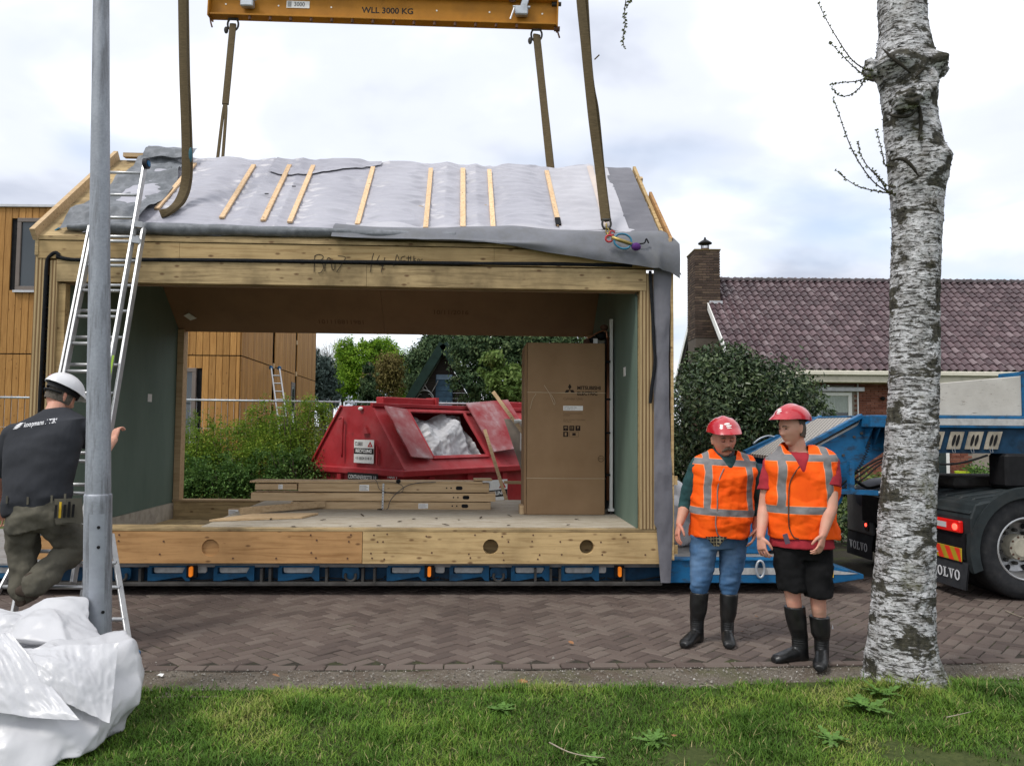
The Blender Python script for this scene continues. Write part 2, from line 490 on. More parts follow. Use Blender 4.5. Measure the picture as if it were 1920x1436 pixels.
def build_road():
	# bedding sand under the bricks, showing in the joints
	n = NT('joint_sand')
	b = n.noise(n.vec(1), 40, 5, 0.7)
	c = n.ramp(b, [(0.3, (0.022, 0.020, 0.016)), (0.7, (0.055, 0.048, 0.036))])
	moss = n.noise(n.vec(1, loc=(4, 4, 0)), 2.2, 5, 0.7)
	c = n.mix(n.ramp(moss, [(0.52, 0.0), (0.68, 0.8)]), c, (0.06, 0.075, 0.02))
	n.bump(b, 0.6, 0.006)
	mb = MB()
	mb.grid(lambda u, v: (-16 + 42 * u, road_edge(max(-8, min(9, -16 + 42 * u))) - 0.012 + 6.1 * v, -0.0065), 60, 12)
	road = mb.build('road', n.done(c, 0.95))
	tag(road, kind='structure')
	n = NT('paving_brick')
	rnd = n.attr('rnd')
	c = n.ramp(rnd, [(0.0, (0.070, 0.050, 0.044)), (0.35, (0.097, 0.070, 0.060)), (0.7, (0.118, 0.089, 0.076)), (1.0, (0.142, 0.112, 0.095))])
	d = n.noise(n.vec(1, 'Object'), 28, 5, 0.7)
	c = n.mix(n.ramp(d, [(0.35, 0.0), (0.8, 0.5)]), c, (0.135, 0.118, 0.10))
	big = n.noise(n.vec(1, 'Object'), 0.9, 4, 0.6)
	c = n.mix(n.ramp(big, [(0.45, 0.0), (0.75, 0.35)]), c, (0.07, 0.058, 0.05))
	n.bump(n.noise(n.vec(1, 'Object'), 90, 4, 0.6), 0.35, 0.004)
	brickmat = n.done(c, n.ramp(d, [(0.3, 0.62), (0.7, 0.85)]), spec=0.2)
	L, W, g = 0.206, 0.103, 0.008
	def brick_verts(l, w, h=0.05, ch=0.006):
		a, b = l / 2 - g / 2, w / 2 - g / 2
		v = [(-a, -b, -h), (a, -b, -h), (a, b, -h), (-a, b, -h), (-a, -b, -ch), (a, -b, -ch), (a, b, -ch), (-a, b, -ch),
			(-a + ch, -b + ch, 0), (a - ch, -b + ch, 0), (a - ch, b - ch, 0), (-a + ch, b - ch, 0)]
		return np.array(v)
	BF = np.array([(0, 1, 5, 4), (1, 2, 6, 5), (2, 3, 7, 6), (3, 0, 4, 7), (4, 5, 9, 8), (5, 6, 10, 9), (6, 7, 11, 10), (7, 4, 8, 11), (8, 9, 10, 11)])
	items = []
	c45 = math.cos(math.pi / 4)
	cy, sy = math.cos(ROAD_YAW), math.sin(ROAD_YAW)
	for i in range(-75, 120):
		for j in range(-50, 60):
			for kind in (0, 1):
				if kind == 0: x, y, a = j * W + L / 2 + i * L, j * W + W / 2 - i * L, 0.0
				else: x, y, a = j * W + L + W / 2 + i * L, (j + 1) * W - L / 2 - i * L, math.pi / 2
				X, Yv = (x - y) * c45, (x + y) * c45
				Xr, Yr = X * cy - Yv * sy, X * sy + Yv * cy + 6.9
				if not (-7.5 < Xr < 9.5 and Yr < 9.3): continue
				if Yr < road_edge(Xr) + 0.125: continue
				items.append((Xr, Yr, a + math.pi / 4 + ROAD_YAW, 0))
	# straight course along the near edge, cut pieces tucked behind it
	x = -7.4
	while x < 9.3:
		sl = 0.052 + 0.008 * x
		items.append((x, road_edge(x) + 0.052, math.atan(sl), 1))
		x += 0.207
	rr = random.Random(5)
	data = []
	for (x, y, a, k) in items:
		dz = 0.004 * fbm((x * 1.3, y * 1.3, 0), 3) + rr.uniform(-0.0025, 0.0025) + (0.006 if k else 0.0)
		data.append((x, y, a + rr.uniform(-0.02, 0.02), dz, rr.uniform(-0.012, 0.012), rr.uniform(-0.012, 0.012), rr.random()))
	# individual bricks: those that show largest (nearest, in front of the trailer, in the picture)
	def vis(d):
		px = 960 + d[0] / d[1] * FOC
		return (10 < px < 1910) and d[1] < 7.4 and not (px < 255) and not (1625 < px < 1760)
	order = sorted([i for i, d in enumerate(data) if vis(d)], key=lambda i: data[i][1])
	single = set(order[:300])
	base = brick_verts(L, W)
	variants = []
	for k in range(10):
		me = bpy.data.meshes.new('brick')
		jit = np.array([[rr.uniform(-0.002, 0.002), rr.uniform(-0.002, 0.002), 0] for _ in range(12)])
		me.from_pydata([tuple(v) for v in base + jit], [], [tuple(f) for f in BF])
		at_ = me.attributes.new('rnd', 'FLOAT', 'POINT'); at_.data.foreach_set('value', [(k + 0.5) / 10] * 12)
		me.materials.append(brickmat); variants.append(me)
	V, Fc, R = [], [], []
	nb = 0
	for i, d in enumerate(data):
		mat = Matrix.Translation((d[0], d[1], d[3])) @ Matrix.Rotation(d[2], 4, 'Z') @ Matrix.Rotation(d[4], 4, 'X') @ Matrix.Rotation(d[5], 4, 'Y')
		if i in single:
			o = bpy.data.objects.new('brick', variants[int(d[6] * 10) % 10]); COL.objects.link(o)
			o.matrix_world = mat; o.parent = road
		else:
			m = np.array(mat)
			V.append(base @ m[:3, :3].T + m[:3, 3]); Fc.append(BF + nb); nb += 12
			R.append(np.full(12, d[6]))
	o = np_mesh('brick_field', np.concatenate(V), np.concatenate(Fc), brickmat, road, attr={'rnd': np.concatenate(R)})
	o['kind'] = 'stuff'
build_road()

def build_verge():
	n = NT('gravel_verge')
	a = n.noise(n.vec(1), 55, 5, 0.75)
	b = n.noise(n.vec(1), 3.5, 5, 0.65)
	c = n.ramp(a, [(0.3, (0.075, 0.062, 0.048)), (0.5, (0.145, 0.125, 0.10)), (0.75, (0.235, 0.21, 0.18))])
	c = n.mix(n.ramp(b, [(0.45, 0.0), (0.65, 0.7)]), c, (0.085, 0.062, 0.045))
	moss = n.noise(n.vec(1, loc=(7, 1, 0)), 1.6, 5, 0.7)
	c = n.mix(n.ramp(moss, [(0.52, 0.0), (0.7, 0.6)]), c, (0.075, 0.085, 0.03))
	n.bump(a, 0.9, 0.012)
	mb = MB()
	def fn(u, v):
		x = -8 + 18 * u
		y0, y1 = lawn_edge(x) - 0.15, road_edge(x) + 0.02
		y = y0 + (y1 - y0) * v
		return (x, y, -0.006 - 0.010 * math.sin(v * 3.14) + 0.012 * fbm((x * 4, y * 4, 1), 4) * (0.3 + math.sin(v * 3.14)))
	mb.grid(fn, 260, 10)
	tag(mb.build('verge', n.done(c, 0.95), smooth=True), kind='structure')
	# loose stones
	rr = np.random.default_rng(3)
	K = 5200
	base = np.array([(0, 0, 1), (1, 0, 0), (0, 1, 0), (-1, 0, 0), (0, -1, 0), (0, 0, -1)], float)
	F6 = np.array([(0, 1, 2), (0, 2, 3), (0, 3, 4), (0, 4, 1), (5, 2, 1), (5, 3, 2), (5, 4, 3), (5, 1, 4)])
	xs = rr.uniform(-4.2, 6, K); t = rr.uniform(0.0, 1.0, K)
	V, Fc, R = [], [], []
	for i in range(K):
		y0, y1 = lawn_edge(xs[i]) - 0.04, road_edge(xs[i]) + (0.0 if rr.random() < 0.9 else 0.25)
		s = (0.003 + 0.0065 * rr.random() ** 3)
		v = base * s * rr.uniform(0.6, 1.3, 3) + rr.normal(0, s * 0.15, (6, 3))
		v += (xs[i], y0 + (y1 - y0) * t[i], 0.001)
		V.append(v); Fc.append(F6 + 6 * i); R.append(np.full(6, rr.random()))
	n = NT('loose_stone')
	c = n.ramp(n.attr('rnd'), [(0.0, (0.10, 0.09, 0.075)), (0.6, (0.22, 0.20, 0.17)), (0.985, (0.30, 0.28, 0.25)), (1.0, (0.55, 0.53, 0.5))])
	tag(np_mesh('gravel', np.concatenate(V), np.concatenate(Fc), n.done(c, 0.9), attr={'rnd': np.concatenate(R)}), 'small loose gravel stones strewn along the verge strip', 'gravel', kind='stuff')
build_verge()

def lawn_h(x, y):
	return 0.02 + 0.03 * fbm((x * 0.8, y * 0.8, 2.0), 3) + 0.012 * fbm((x * 3, y * 3, 5.0), 2) + 0.07 * math.exp(-((x - 2.68) ** 2 + (y - 5.35) ** 2) / 0.16)
def build_lawn():
	n = NT('lawn_soil')
	a = n.noise(n.vec(1), 24, 5, 0.7)
	c = n.ramp(a, [(0.35, (0.035, 0.05, 0.014)), (0.7, (0.07, 0.085, 0.026))])
	n.bump(a, 0.8, 0.02)
	mb = MB()
	def fn(u, v):
		x = -7 + 15 * u
		y1 = lawn_edge(x)
		y = 1.2 + (y1 - 1.2) * v ** 0.8
		return (x, y, lawn_h(x, y) * min(1, (1 - v) * 12) - 0.012)
	mb.grid(fn, 150, 60)
	tag(mb.build('lawn', n.done(c, 0.95), smooth=True), kind='structure')
	rr = np.random.default_rng(8)
	n = NT('grass_blade')
	r = n.attr('rnd')
	c = n.ramp(r, [(0.0, (0.038, 0.085, 0.011)), (0.4, (0.072, 0.150, 0.018)), (0.72, (0.125, 0.205, 0.027)), (0.95, (0.21, 0.25, 0.052)), (1.0, (0.32, 0.28, 0.13))])
	gm = n.done(c, 0.55, spec=0.12)
	n.p.inputs['Transmission Weight'].default_value = 0.0
	K = 190000
	ys = rr.uniform(3.3, 6.1, K); xs = rr.uniform(-1, 1, K) * (0.72 * ys + 0.25)
	keep = np.array([y < lawn_edge(x) + 0.03 * abs(rr.normal()) - 0.01 for x, y in zip(xs, ys)])
	xs, ys = xs[keep], ys[keep]
	# density thins in bare and mossy patches
	dens = np.array([fbm((x * 1.6, y * 1.6, 9.0), 4) for x, y in zip(xs, ys)])
	keep = (dens > -0.42 + 0.5 * rr.random(len(xs)) - 0.25) & ((xs - 2.66) ** 2 + (ys - 5.42) ** 2 > 0.24 ** 2)
	xs, ys, dens = xs[keep], ys[keep], dens[keep]
	K = len(xs)
	zs = np.array([lawn_h(x, y) for x, y in zip(xs, ys)]) * np.clip((np.array([lawn_edge(x) for x in xs]) - ys) / (4.3 / 12), 0, 1) - 0.014
	tuft = np.array([max(0, fbm((x * 2.6, y * 2.6, 31.0), 3)) for x, y in zip(xs, ys)])
	near = np.exp(-((xs - 2.70) ** 2 + (ys - 5.08) ** 2) / 0.16)
	h = (0.012 + 0.022 * rr.random(K)) * (1 + 2.0 * tuft) * (1 + 1.1 * near * rr.random(K))
	h *= np.where(rr.random(K) < 0.02, 1.7, 1.0)
	w = 0.0016 + 0.0016 * rr.random(K)
	ang = rr.uniform(0, 2 * np.pi, K); lean = rr.uniform(0.2, 1.9, K) * h
	dx, dy = np.cos(ang), np.sin(ang)
	px, py = -dy, dx
	root = np.stack([xs, ys, zs], 1)
	d3 = np.stack([dx, dy, 0 * dx], 1); s3 = np.stack([px, py, 0 * px], 1); up = np.array([0, 0, 1.0])
	V = np.empty((K, 5, 3))
	V[:, 0] = root - s3 * w[:, None]; V[:, 1] = root + s3 * w[:, None]
	mid = root + d3 * (lean * 0.35)[:, None] + up * (h * 0.62)[:, None]
	V[:, 2] = mid + s3 * (w * 0.75)[:, None]; V[:, 3] = mid - s3 * (w * 0.75)[:, None]
	V[:, 4] = root + d3 * lean[:, None] + up * h[:, None]
	b = (np.arange(K) * 5)[:, None]
	T = np.concatenate([b + [0, 1, 2], b + [0, 2, 3], b + [3, 2, 4]])
	patch = np.array([fbm((x * 0.9, y * 0.9, 51.0), 4) for x, y in zip(xs, ys)])
	rnd = np.clip(0.46 + 0.95 * patch + rr.normal(0, 0.17, K) - 0.25 * tuft, 0, 0.97)
	rnd[rr.random(K) < 0.035] = 1.0
	tag(np_mesh('grass', V.reshape(-1, 3), T, gm, attr={'rnd': np.repeat(rnd, 5)}), 'green lawn grass blades of uneven length in the foreground', 'grass', kind='stuff')
build_lawn()

def leaf_mesh(name, l, w, curl, mat, n=5, lobes=0.0):
	mb = MB()
	def fn(u, v):
		s = math.sin(math.pi * min(1, u * 0.97 + 0.015)) ** 0.7 * (1 + lobes * math.sin(u * 24))
		return (l * u, (v - 0.5) * w * s, curl * (u ** 2) + abs(v - 0.5) * w * 0.35 * s)
	mb.grid(fn, n * 2, 2)
	me = mb.mesh(name, True); me.materials.append(mat)
	return me
def build_litter():
	wm = mat_basic('weed_leaf', (0.075, 0.150, 0.030), 0.5, var=0.35, scale=30, bump=0.3)
	rr = random.Random(21)
	spots = [(atz(1625, 1330, 0.03), 0.17, 17, 'at the foot of the birch'), (atz(1655, 1302, 0.05), 0.15, 14, 'close against the birch bark'), (atz(940, 1330, 0.03), 0.13, 13, 'in the lawn near a grass tuft'),
			(atz(1225, 1385, 0.03), 0.12, 14, 'amid patchy moss in the lawn'), (atz(1560, 1385, 0.03), 0.12, 12, 'in open lawn by a fallen twig'), (atz(1110, 1425, 0.03), 0.11, 11, 'beside a long dry stick')]
	for p, l, k, where in spots:
		t = thing('weed', 'broad leaved green weed rosette ' + where, 'weed', (p.x, p.y, lawn_h(p.x, p.y)), 0, 'weeds growing in the lawn')
		for i in range(k):
			me = leaf_mesh('leaf', l * rr.uniform(0.5, 1.05), l * 0.24, rr.uniform(-0.03, 0.02), wm, 9, 0.38)
			o = link('leaf', me, t); o.rotation_euler = (rr.uniform(-.3, .3), -rr.uniform(0.05, 0.38), i * 2 * math.pi / k + rr.uniform(-.3, .3)); o.location = (0, 0, 0.012)
	dm = mat_basic('dead_leaf', (0.23, 0.115, 0.055), 0.8, var=0.3, scale=40, bump=0.3)
	for (px, py, s, where) in [(990, 1278, 0.07, 'on bare soil at the lawn edge'), (1500, 1232, 0.085, 'between the boots of the two men'), (1422, 1156, 0.05, 'on the bricks behind the black boots'), (1395, 1183, 0.04, 'lying loose on the road bricks'), (1075, 1207, 0.05, 'alone on the herringbone bricks'),
						(524, 1268, 0.05, 'on the gravel verge by white paper'), (1096, 1372, 0.05, 'caught in the grass'), (1265, 1385, 0.04, 'amid the lawn moss')]:
		p = atz(px, py, 0.012)
		if py > 1290: p.z = lawn_h(p.x, p.y) + 0.03
		me = leaf_mesh('dead_leaf', s, s * 0.75, s * 0.25, dm, 6, 0.25)
		o = link('dead_leaf', me); o.location = p; o.rotation_euler = (rr.uniform(-.3, .3), rr.uniform(-.2, .2), rr.uniform(0, 6))
		tag(o, 'curled brown dead leaf ' + where, 'leaf', 'dead leaves on the ground')
	tm = mat_basic('dry_twig', (0.30, 0.26, 0.20), 0.85, var=0.25, scale=40, bump=0.3)
	for pts, r, where in [([(1030, 1404), (1065, 1422), (1100, 1430), (1135, 1434)], 0.004, 'long and pale lying in the grass'), ([(1312, 1302), (1330, 1300), (1345, 1306)], 0.0025, 'short and bent in the lawn'), ([(1775, 1362), (1800, 1360), (1822, 1356)], 0.003, 'lying in grass near the birch foot'), ([(1885, 1144), (1905, 1152), (1925, 1158)], 0.006, 'on bricks below the truck wheel')]:
		mb = MB()
		q = []
		for (x, y) in pts:
			p = atz(x, y, 0.015)
			p.z = (lawn_h(p.x, p.y) + 0.04) if p.y < 5.2 else 0.012
			q.append(p)
		q = catmull(q, 4)
		mb.tube(q, [r * (1 - 0.6 * i / len(q)) for i in range(len(q))], 6)
		tag(mb.build('twig', tm, smooth=True), 'dry twig ' + where, 'twig', 'fallen twigs')
	p = atz(293, 1267, 0.004)
	mb = MB(); mb.grid(lambda u, v: (p.x + 0.04 * u, p.y + 0.03 * v, 0.006 + 0.01 * u * v + 0.004 * math.sin(u * 5)), 4, 4)
	tag(mb.build('paper_scrap', M['paper']), 'small white paper scrap on the gravel verge', 'litter')
build_litter()
# ------------------------------------------------------------------ the timber house module on the trailer
MYAW = math.radians(2.5)
MO = Vector((-4.792, 7.843, 0.32))
EU = Vector((math.cos(MYAW), math.sin(MYAW), 0)); EV = Vector((-math.sin(MYAW), math.cos(MYAW), 0))
def ray_plane(px, py, P, n):
	d = CAM_F + CAM_R * ((px - 960) / FOC) - CAM_U * ((py - 718) / FOC)
	C = Vector((0, 0, EYE))
	return C + d * ((P - C).dot(n) / d.dot(n))
def mloc(P):
	d = P - MO
	return Vector((d.dot(EU), d.dot(EV), P.z))
def mv(px, py, v=0.0): return mloc(ray_plane(px, py, MO + EV * v, EV))        # point on a plane parallel to the module's front
def mz(px, py, z): return mloc(atz(px, py, z))
RV0, RZ0, RV1, RZ1 = -0.03, 3.575, 1.65, 4.93            # roof front slope: eave and ridge (v, z)
RS = Vector((0, RV1 - RV0, RZ1 - RZ0)); RLEN = RS.length; RS.normalize()
RN = Vector((0, -RS.z, RS.y))
def mroof(px, py, h=0.0):
	nW = (EV * RN.y + Vector((0, 0, RN.z))).normalized()
	P0 = MO + EV * RV0; P0.z = RZ0
	q = mloc(ray_plane(px, py, P0 + nW * h, nW))
	return q.x, (q - Vector((0, RV0, RZ0))).dot(RS) / RLEN
def roofp(u, s, h=0.0): return Vector((u, RV0, RZ0)) + RS * (s * RLEN) + RN * h
MW = 6.36

M['ply'] = mat_wood('spruce_plywood', (0.47, 0.335, 0.165), (0.31, 0.205, 0.092), 'X', True, 0.45, 0.7, seed=1.3, ksc=6.0, kwid=0.21)
M['ply_warm'] = mat_wood('pine_board', (0.43, 0.245, 0.105), (0.29, 0.15, 0.058), 'X', True, 0.35, 0.6, seed=5.1, ksc=5.0, kwid=0.16)
M['ply_grey'] = mat_wood('weathered_plywood', (0.44, 0.325, 0.170), (0.25, 0.18, 0.092), 'X', True, 0.85, 0.8, seed=9.2, ksc=6.0, kwid=0.20)
M['batten'] = mat_wood('fresh_batten', (0.66, 0.47, 0.29), (0.52, 0.34, 0.19), 'Y', True, 0.1, 1.0, seed=2.2, ksc=5, kwid=0.12)
M['plank'] = mat_wood('fresh_plank', (0.52, 0.375, 0.22), (0.40, 0.27, 0.145), 'X', True, 0.15, 0.8, seed=3.3, ksc=4, kwid=0.10)
def lvl_mat():
	n = NT('laminated_veneer_edge')
	w = n.wave(n.vec((1, 1, 0.06)), 9.0, 1.2, 3, 2.0, 'BANDS', 'X')
	g = n.noise(n.vec((40, 40, 1.2)), 2.0, 5, 0.65)
	c = n.ramp(w, [(0.15, (0.16, 0.095, 0.045)), (0.5, (0.36, 0.26, 0.13)), (0.9, (0.44, 0.33, 0.18))])
	c = n.mix(n.ramp(g, [(0.4, 0.0), (0.75, 0.55)]), c, (0.15, 0.10, 0.05))
	n.bump(w, 0.5, 0.006)
	return n.done(c, 0.8)
M['lvl'] = lvl_mat()
def green_mat():
	n = NT('green_gypsum_board')
	a = n.noise(n.vec((1, 1, 0.4)), 3, 5, 0.6)
	c = n.ramp(a, [(0.3, (0.110, 0.158, 0.128)), (0.7, (0.138, 0.192, 0.158))])
	n.bump(n.noise(n.vec(1), 90, 3), 0.08, 0.002)
	return n.done(c, 0.7)
M['green'] = green_mat()
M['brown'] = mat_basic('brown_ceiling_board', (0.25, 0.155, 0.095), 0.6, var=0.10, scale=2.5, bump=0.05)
M['concrete'] = mat_basic('cement_board', (0.42, 0.385, 0.32), 0.9, var=0.15, scale=9, bump=0.3, dirt=0.4)
def floor_mat():
	n = NT('dusty_floor_board')
	a = n.noise(n.vec((1.2, 4, 1)), 3, 6, 0.65)
	c = n.ramp(a, [(0.3, (0.30, 0.25, 0.185)), (0.55, (0.42, 0.375, 0.30)), (0.75, (0.50, 0.46, 0.39))])
	d = n.noise(n.vec(1, loc=(2, 2, 2)), 16, 5, 0.7)
	c = n.mix(n.ramp(d, [(0.55, 0.0), (0.75, 0.5)]), c, (0.17, 0.14, 0.10))
	n.bump(d, 0.2, 0.003)
	return n.done(c, 0.85)
M['floor'] = floor_mat()
def film_mat(name, lo, hi, rough=0.38, fs=2.0, blot=0.0, blotcol=(0.1, 0.1, 0.1)):
	n = NT(name)
	a = n.noise(n.vec(1), fs, 5, 0.6)
	c = n.ramp(a, [(0.3, lo), (0.7, hi)])
	if blot:
		b = n.noise(n.vec((1, 1, 1), loc=(5, 3, 8)), fs * 3.1, 6, 0.7)
		c = n.mix(n.ramp(b, [(0.45, 0.0), (0.62, blot)]), c, blotcol)
	n.bump(n.noise(n.vec(1), fs * 9, 5, 0.6), 0.25, 0.012)
	return n.done(c, rough)
M['film'] = film_mat('grey_roof_film', (0.30, 0.298, 0.34), (0.375, 0.373, 0.415), 0.42, 0.9)
M['film_white'] = film_mat('milky_film', (0.36, 0.355, 0.39), (0.44, 0.435, 0.47), 0.36, 1.5)
M['film_pink'] = film_mat('film_over_batten', (0.46, 0.385, 0.35), (0.56, 0.47, 0.41), 0.42, 3)
M['membrane_dark'] = film_mat('weathered_dark_membrane', (0.10, 0.11, 0.12), (0.17, 0.18, 0.195), 0.6, 3.0, 0.45, (0.27, 0.28, 0.305))
M['membrane_mid'] = film_mat('grey_membrane', (0.125, 0.13, 0.145), (0.17, 0.175, 0.195), 0.55, 2.0, 0.35, (0.11, 0.11, 0.10))
M['membrane_lilac'] = film_mat('matt_membrane', (0.125, 0.125, 0.142), (0.165, 0.165, 0.185), 0.6, 2.5)

module = thing('timber_house_module', 'open fronted timber house module with film covered gable roof on low trailer', 'house module', MO, MYAW)
ZO = Vector((0, 0, -0.32))
def mpart(mb, name, mat, parent=None, smooth=False, bevel=0.0, auto=None, label=None):
	o = mb.build(name, mat, parent or module, smooth, bevel, auto)
	if parent is None: o.location = ZO
	if label: o['label'] = label
	return o
def plate_holes(mb, u0, u1, z0, z1, v0, v1, holes, n=28):
	"""Board with round holes: (cu, cz, r, depth)."""
	xs = u0
	for (cu, cz, r, dep) in sorted(holes):
		m = r * 1.35
		mb.box(xs, cu - m, v0, v1, z0, z1)
		circ = [(cu + r * math.cos(2 * math.pi * k / n), cz + r * math.sin(2 * math.pi * k / n)) for k in range(n)]
		def sq(k):
			c, s_ = math.cos(2 * math.pi * k / n), math.sin(2 * math.pi * k / n)
			t = 1 / max(abs(c) / m, abs(s_) / ((z1 - cz) if s_ > 0 else (cz - z0)))
			return (cu + c * t, cz + s_ * t)
		outer = [sq(k) for k in range(n)]
		vs = [(x, v0, z) for x, z in outer] + [(x, v0, z) for x, z in circ] + [(x, v0 + dep, z) for x, z in circ]
		fs = []
		for k in range(n):
			k2 = (k + 1) % n
			fs.append((k, k2, n + k2, n + k)); fs.append((n + k, n + k2, 2 * n + k2, 2 * n + k))
		if dep < (v1 - v0): fs.append(tuple(2 * n + k for k in range(n)))
		mb.add(vs, fs)
		# corner fills of the square patch
		for sx, sz in ((-1, 1), (1, 1), (1, -1), (-1, -1)):
			corner = (cu + sx * m, v0, z1 if sz > 0 else z0)
			ks = [k for k in range(n) if math.cos(2 * math.pi * k / n) * sx > -1e-6 and math.sin(2 * math.pi * k / n) * sz > -1e-6]
			pts = sorted(ks, key=lambda k: math.atan2((outer[k][1] - cz) * sz, (outer[k][0] - cu) * sx))
			for a, b in zip(pts, pts[1:]):
				pa, pb = outer[a], outer[b]
				if abs(pa[0] - pb[0]) > 1e-6 and abs(pa[1] - pb[1]) > 1e-6:
					mb.add([(pa[0], v0, pa[1]), corner, (pb[0], v0, pb[1])], [(0, 1, 2)])
		mb.box(cu - m, cu + m, v0 + 0.001, v1, z1 - 0.001, z1); mb.box(cu - m, cu + m, v0 + 0.001, v1, z0, z0 + 0.001)
		xs = cu + m
	mb.box(xs, u1, v0, v1, z0, z1)

def build_module():
	# --- floor
	mb = MB(); plate_holes(mb, 0.0, 3.306, 0.325, 0.636, 0.0, 0.08, [(1.81, 0.475, 0.085, 0.022)])
	mpart(mb, 'floor_beam', M['ply_warm'], label='warm brown floor beam with shallow round recess')
	mb = MB(); plate_holes(mb, 3.312, 6.36, 0.322, 0.636, -0.003, 0.08, [(4.595, 0.489, 0.078, 0.10), (5.569, 0.491, 0.073, 0.10)])
	mpart(mb, 'floor_beam', M['ply'], label='pale floor beam with two round holes')
	for cu in (4.595, 5.569):
		mb = MB(); mb.box(cu - 0.13, cu + 0.13, 0.16, 0.18, 0.34, 0.62); mpart(mb, 'joist', M['ply_grey'])
	mb = MB(); mb.box(0.0, 6.355, 0.002, 0.30, 0.639, 0.668); mpart(mb, 'floor_edge', M['ply_grey'], bevel=0.003)
	# screws and plugs
	sm = MB(); sm.cyl((0, -0.002, 0), (0, 0.004, 0), 0.009, n=8)
	sme = sm.mesh('screw'); sme.materials.append(M['rust'])
	rr = random.Random(4)
	for cu in (0.95, 1.35, 2.05, 2.45, 2.82, 3.2, 3.42, 3.55, 3.95, 4.02, 4.4, 4.75, 5.05, 5.32, 5.75, 5.95, 6.2):
		for z in (0.605, 0.545, 0.42, 0.37):
			if rr.random() < 0.62:
				o = link('screw', sme, module); o.location = (cu + rr.uniform(-.04, .04), -0.004, z - 0.32 + rr.uniform(-.012, .012))
	# plywood floor sheet inside, laid on the beams
	a = mz(372, 989, 0.672); b = mz(470, 950, 0.672)
	mb = MB(); mb.prism([(a.x, 0.10, 0.65), (6.10, 0.10, 0.65), (6.10, 3.12, 0.65), (b.x - 0.05, 3.12, 0.65)], (0, 0, 0.024))
	mpart(mb, 'floor_sheet', M['floor'])
	mb = MB(); mb.box(0.25, 6.1, 0.30, 3.14, 0.34, 0.40); mpart(mb, 'subfloor', M['ply_grey'])
	mb = MB(); mb.box(0.20, 6.15, 3.16, 3.30, 0.33, 0.63); mpart(mb, 'rear_sill', M['ply_grey'])
	mb = MB(); mb.box(0.22, 6.13, 3.13, 3.33, 0.632, 0.655); mpart(mb, 'rear_sill_cap', M['plank'])
	# --- end walls (gable shaped panels)
	def gable(z0): return [(0.09, z0), (3.2, z0), (3.2, 3.02), (1.65, 4.27), (0.09, 3.06)]
	for (ua, ub, mat, nm) in ((0.222, 0.246, 'green', 'wall_board'), (0.03, 0.218, 'ply_grey', 'wall_core')):
		mb = MB(); mb.prism([(ua, v, z) for v, z in gable(0.62 if mat == 'green' else 0.33)], (ub - ua, 0, 0)); mpart(mb, nm, M[mat])
	for (ua, ub, mat, nm) in ((6.088, 6.108, 'green', 'wall_board'), (6.112, 6.30, 'ply_grey', 'wall_core')):
		mb = MB(); mb.prism([(ua, v, z) for v, z in gable(0.62 if ua > 6.11 else 0.66)], (ub - ua, 0, 0)); mpart(mb, nm, M[mat])
	mb = MB(); mb.box(0.225, 0.262, 0.3, 3.14, 0.40, 0.616); mpart(mb, 'skirting', M['concrete'])
	# --- corner posts: layered veneer edges
	mb = MB(); mb.box(0.0, 0.105, -0.004, 0.09, 0.33, 3.375); mpart(mb, 'post', M['lvl'], label='outer left corner post of layered veneer')
	mb = MB(); mb.box(0.148, 0.222, -0.004, 0.09, 0.642, 3.33); mpart(mb, 'post', M['lvl'])
	mb = MB(); mb.box(0.224, 0.292, 0.03, 0.12, 0.67, 3.10); mpart(mb, 'post', M['ply'])
	mb = MB(); mb.box(6.118, 6.275, 0.0, 0.09, 0.67, 3.30); mpart(mb, 'post', M['lvl'], label='right corner post of layered veneer')
	for u0, u1 in ((0.25, 0.335), (6.02, 6.086)):
		mb = MB(); mb.box(u0, u1, 3.14, 3.30, 0.658, 3.02); mpart(mb, 'rear_post', M['plank'])
	# --- lintel
	mb = MB(); mb.box(0.212, 3.3, -0.006, 0.10, 3.118, 3.338); mb.box(3.303, 6.18, -0.005, 0.10, 3.117, 3.336)
	mpart(mb, 'lintel', M['ply_grey'], label='lower lintel of weathered plywood')
	mb = MB(); mb.box(0.03, 1.42, -0.012, 0.10, 3.350, 3.528); mb.box(1.423, 4.6, -0.012, 0.10, 3.350, 3.527); mb.box(4.603, 6.30, -0.012, 0.10, 3.350, 3.525)
	mpart(mb, 'lintel', M['ply'], label='upper lintel of knotty plywood')
	mb = MB(); mb.box(0.0, 6.34, -0.02, 0.12, 3.537, 3.572); mpart(mb, 'eave_board', M['ply_grey'])
	mb = MB(); mb.box(0.0, 0.032, -0.02, 0.10, 3.378, 3.536); mpart(mb, 'end_block', M['ply_grey'])
	# black compressible strip along the lintel and down both corners
	def strip(pts, w, d, name='sealing_strip'):
		pts = catmull(pts, 8); mb = MB(); n = 8
		vs, fs = [], []
		for i, p in enumerate(pts):
			t = (pts[min(i + 1, len(pts) - 1)] - pts[max(0, i - 1)]).normalized()
			sd = t.cross(Vector((0, 1, 0))).normalized()
			ww = w * (1 + 0.18 * fbm((p.x * 5, p.z * 5, 1.1), 3))
			for k in range(n):
				a = 2 * math.pi * k / n
				vs.append(p + sd * (math.cos(a) * ww / 2) + Vector((0, 1, 0)) * (math.sin(a) * d / 2))
		for i in range(len(pts) - 1):
			for k in range(n): fs.append((i * n + k, i * n + (k + 1) % n, (i + 1) * n + (k + 1) % n, (i + 1) * n + k))
		mb.add(vs, fs); mpart(mb, name, M['foam'], smooth=True)
	P = [mv(x, y, -0.012) for x, y in ((106, 481), (140, 487), (250, 487), (400, 488), (560, 490), (720, 492), (880, 494), (1040, 495), (1120, 497), (1185, 498))]
	strip(P, 0.038, 0.03)
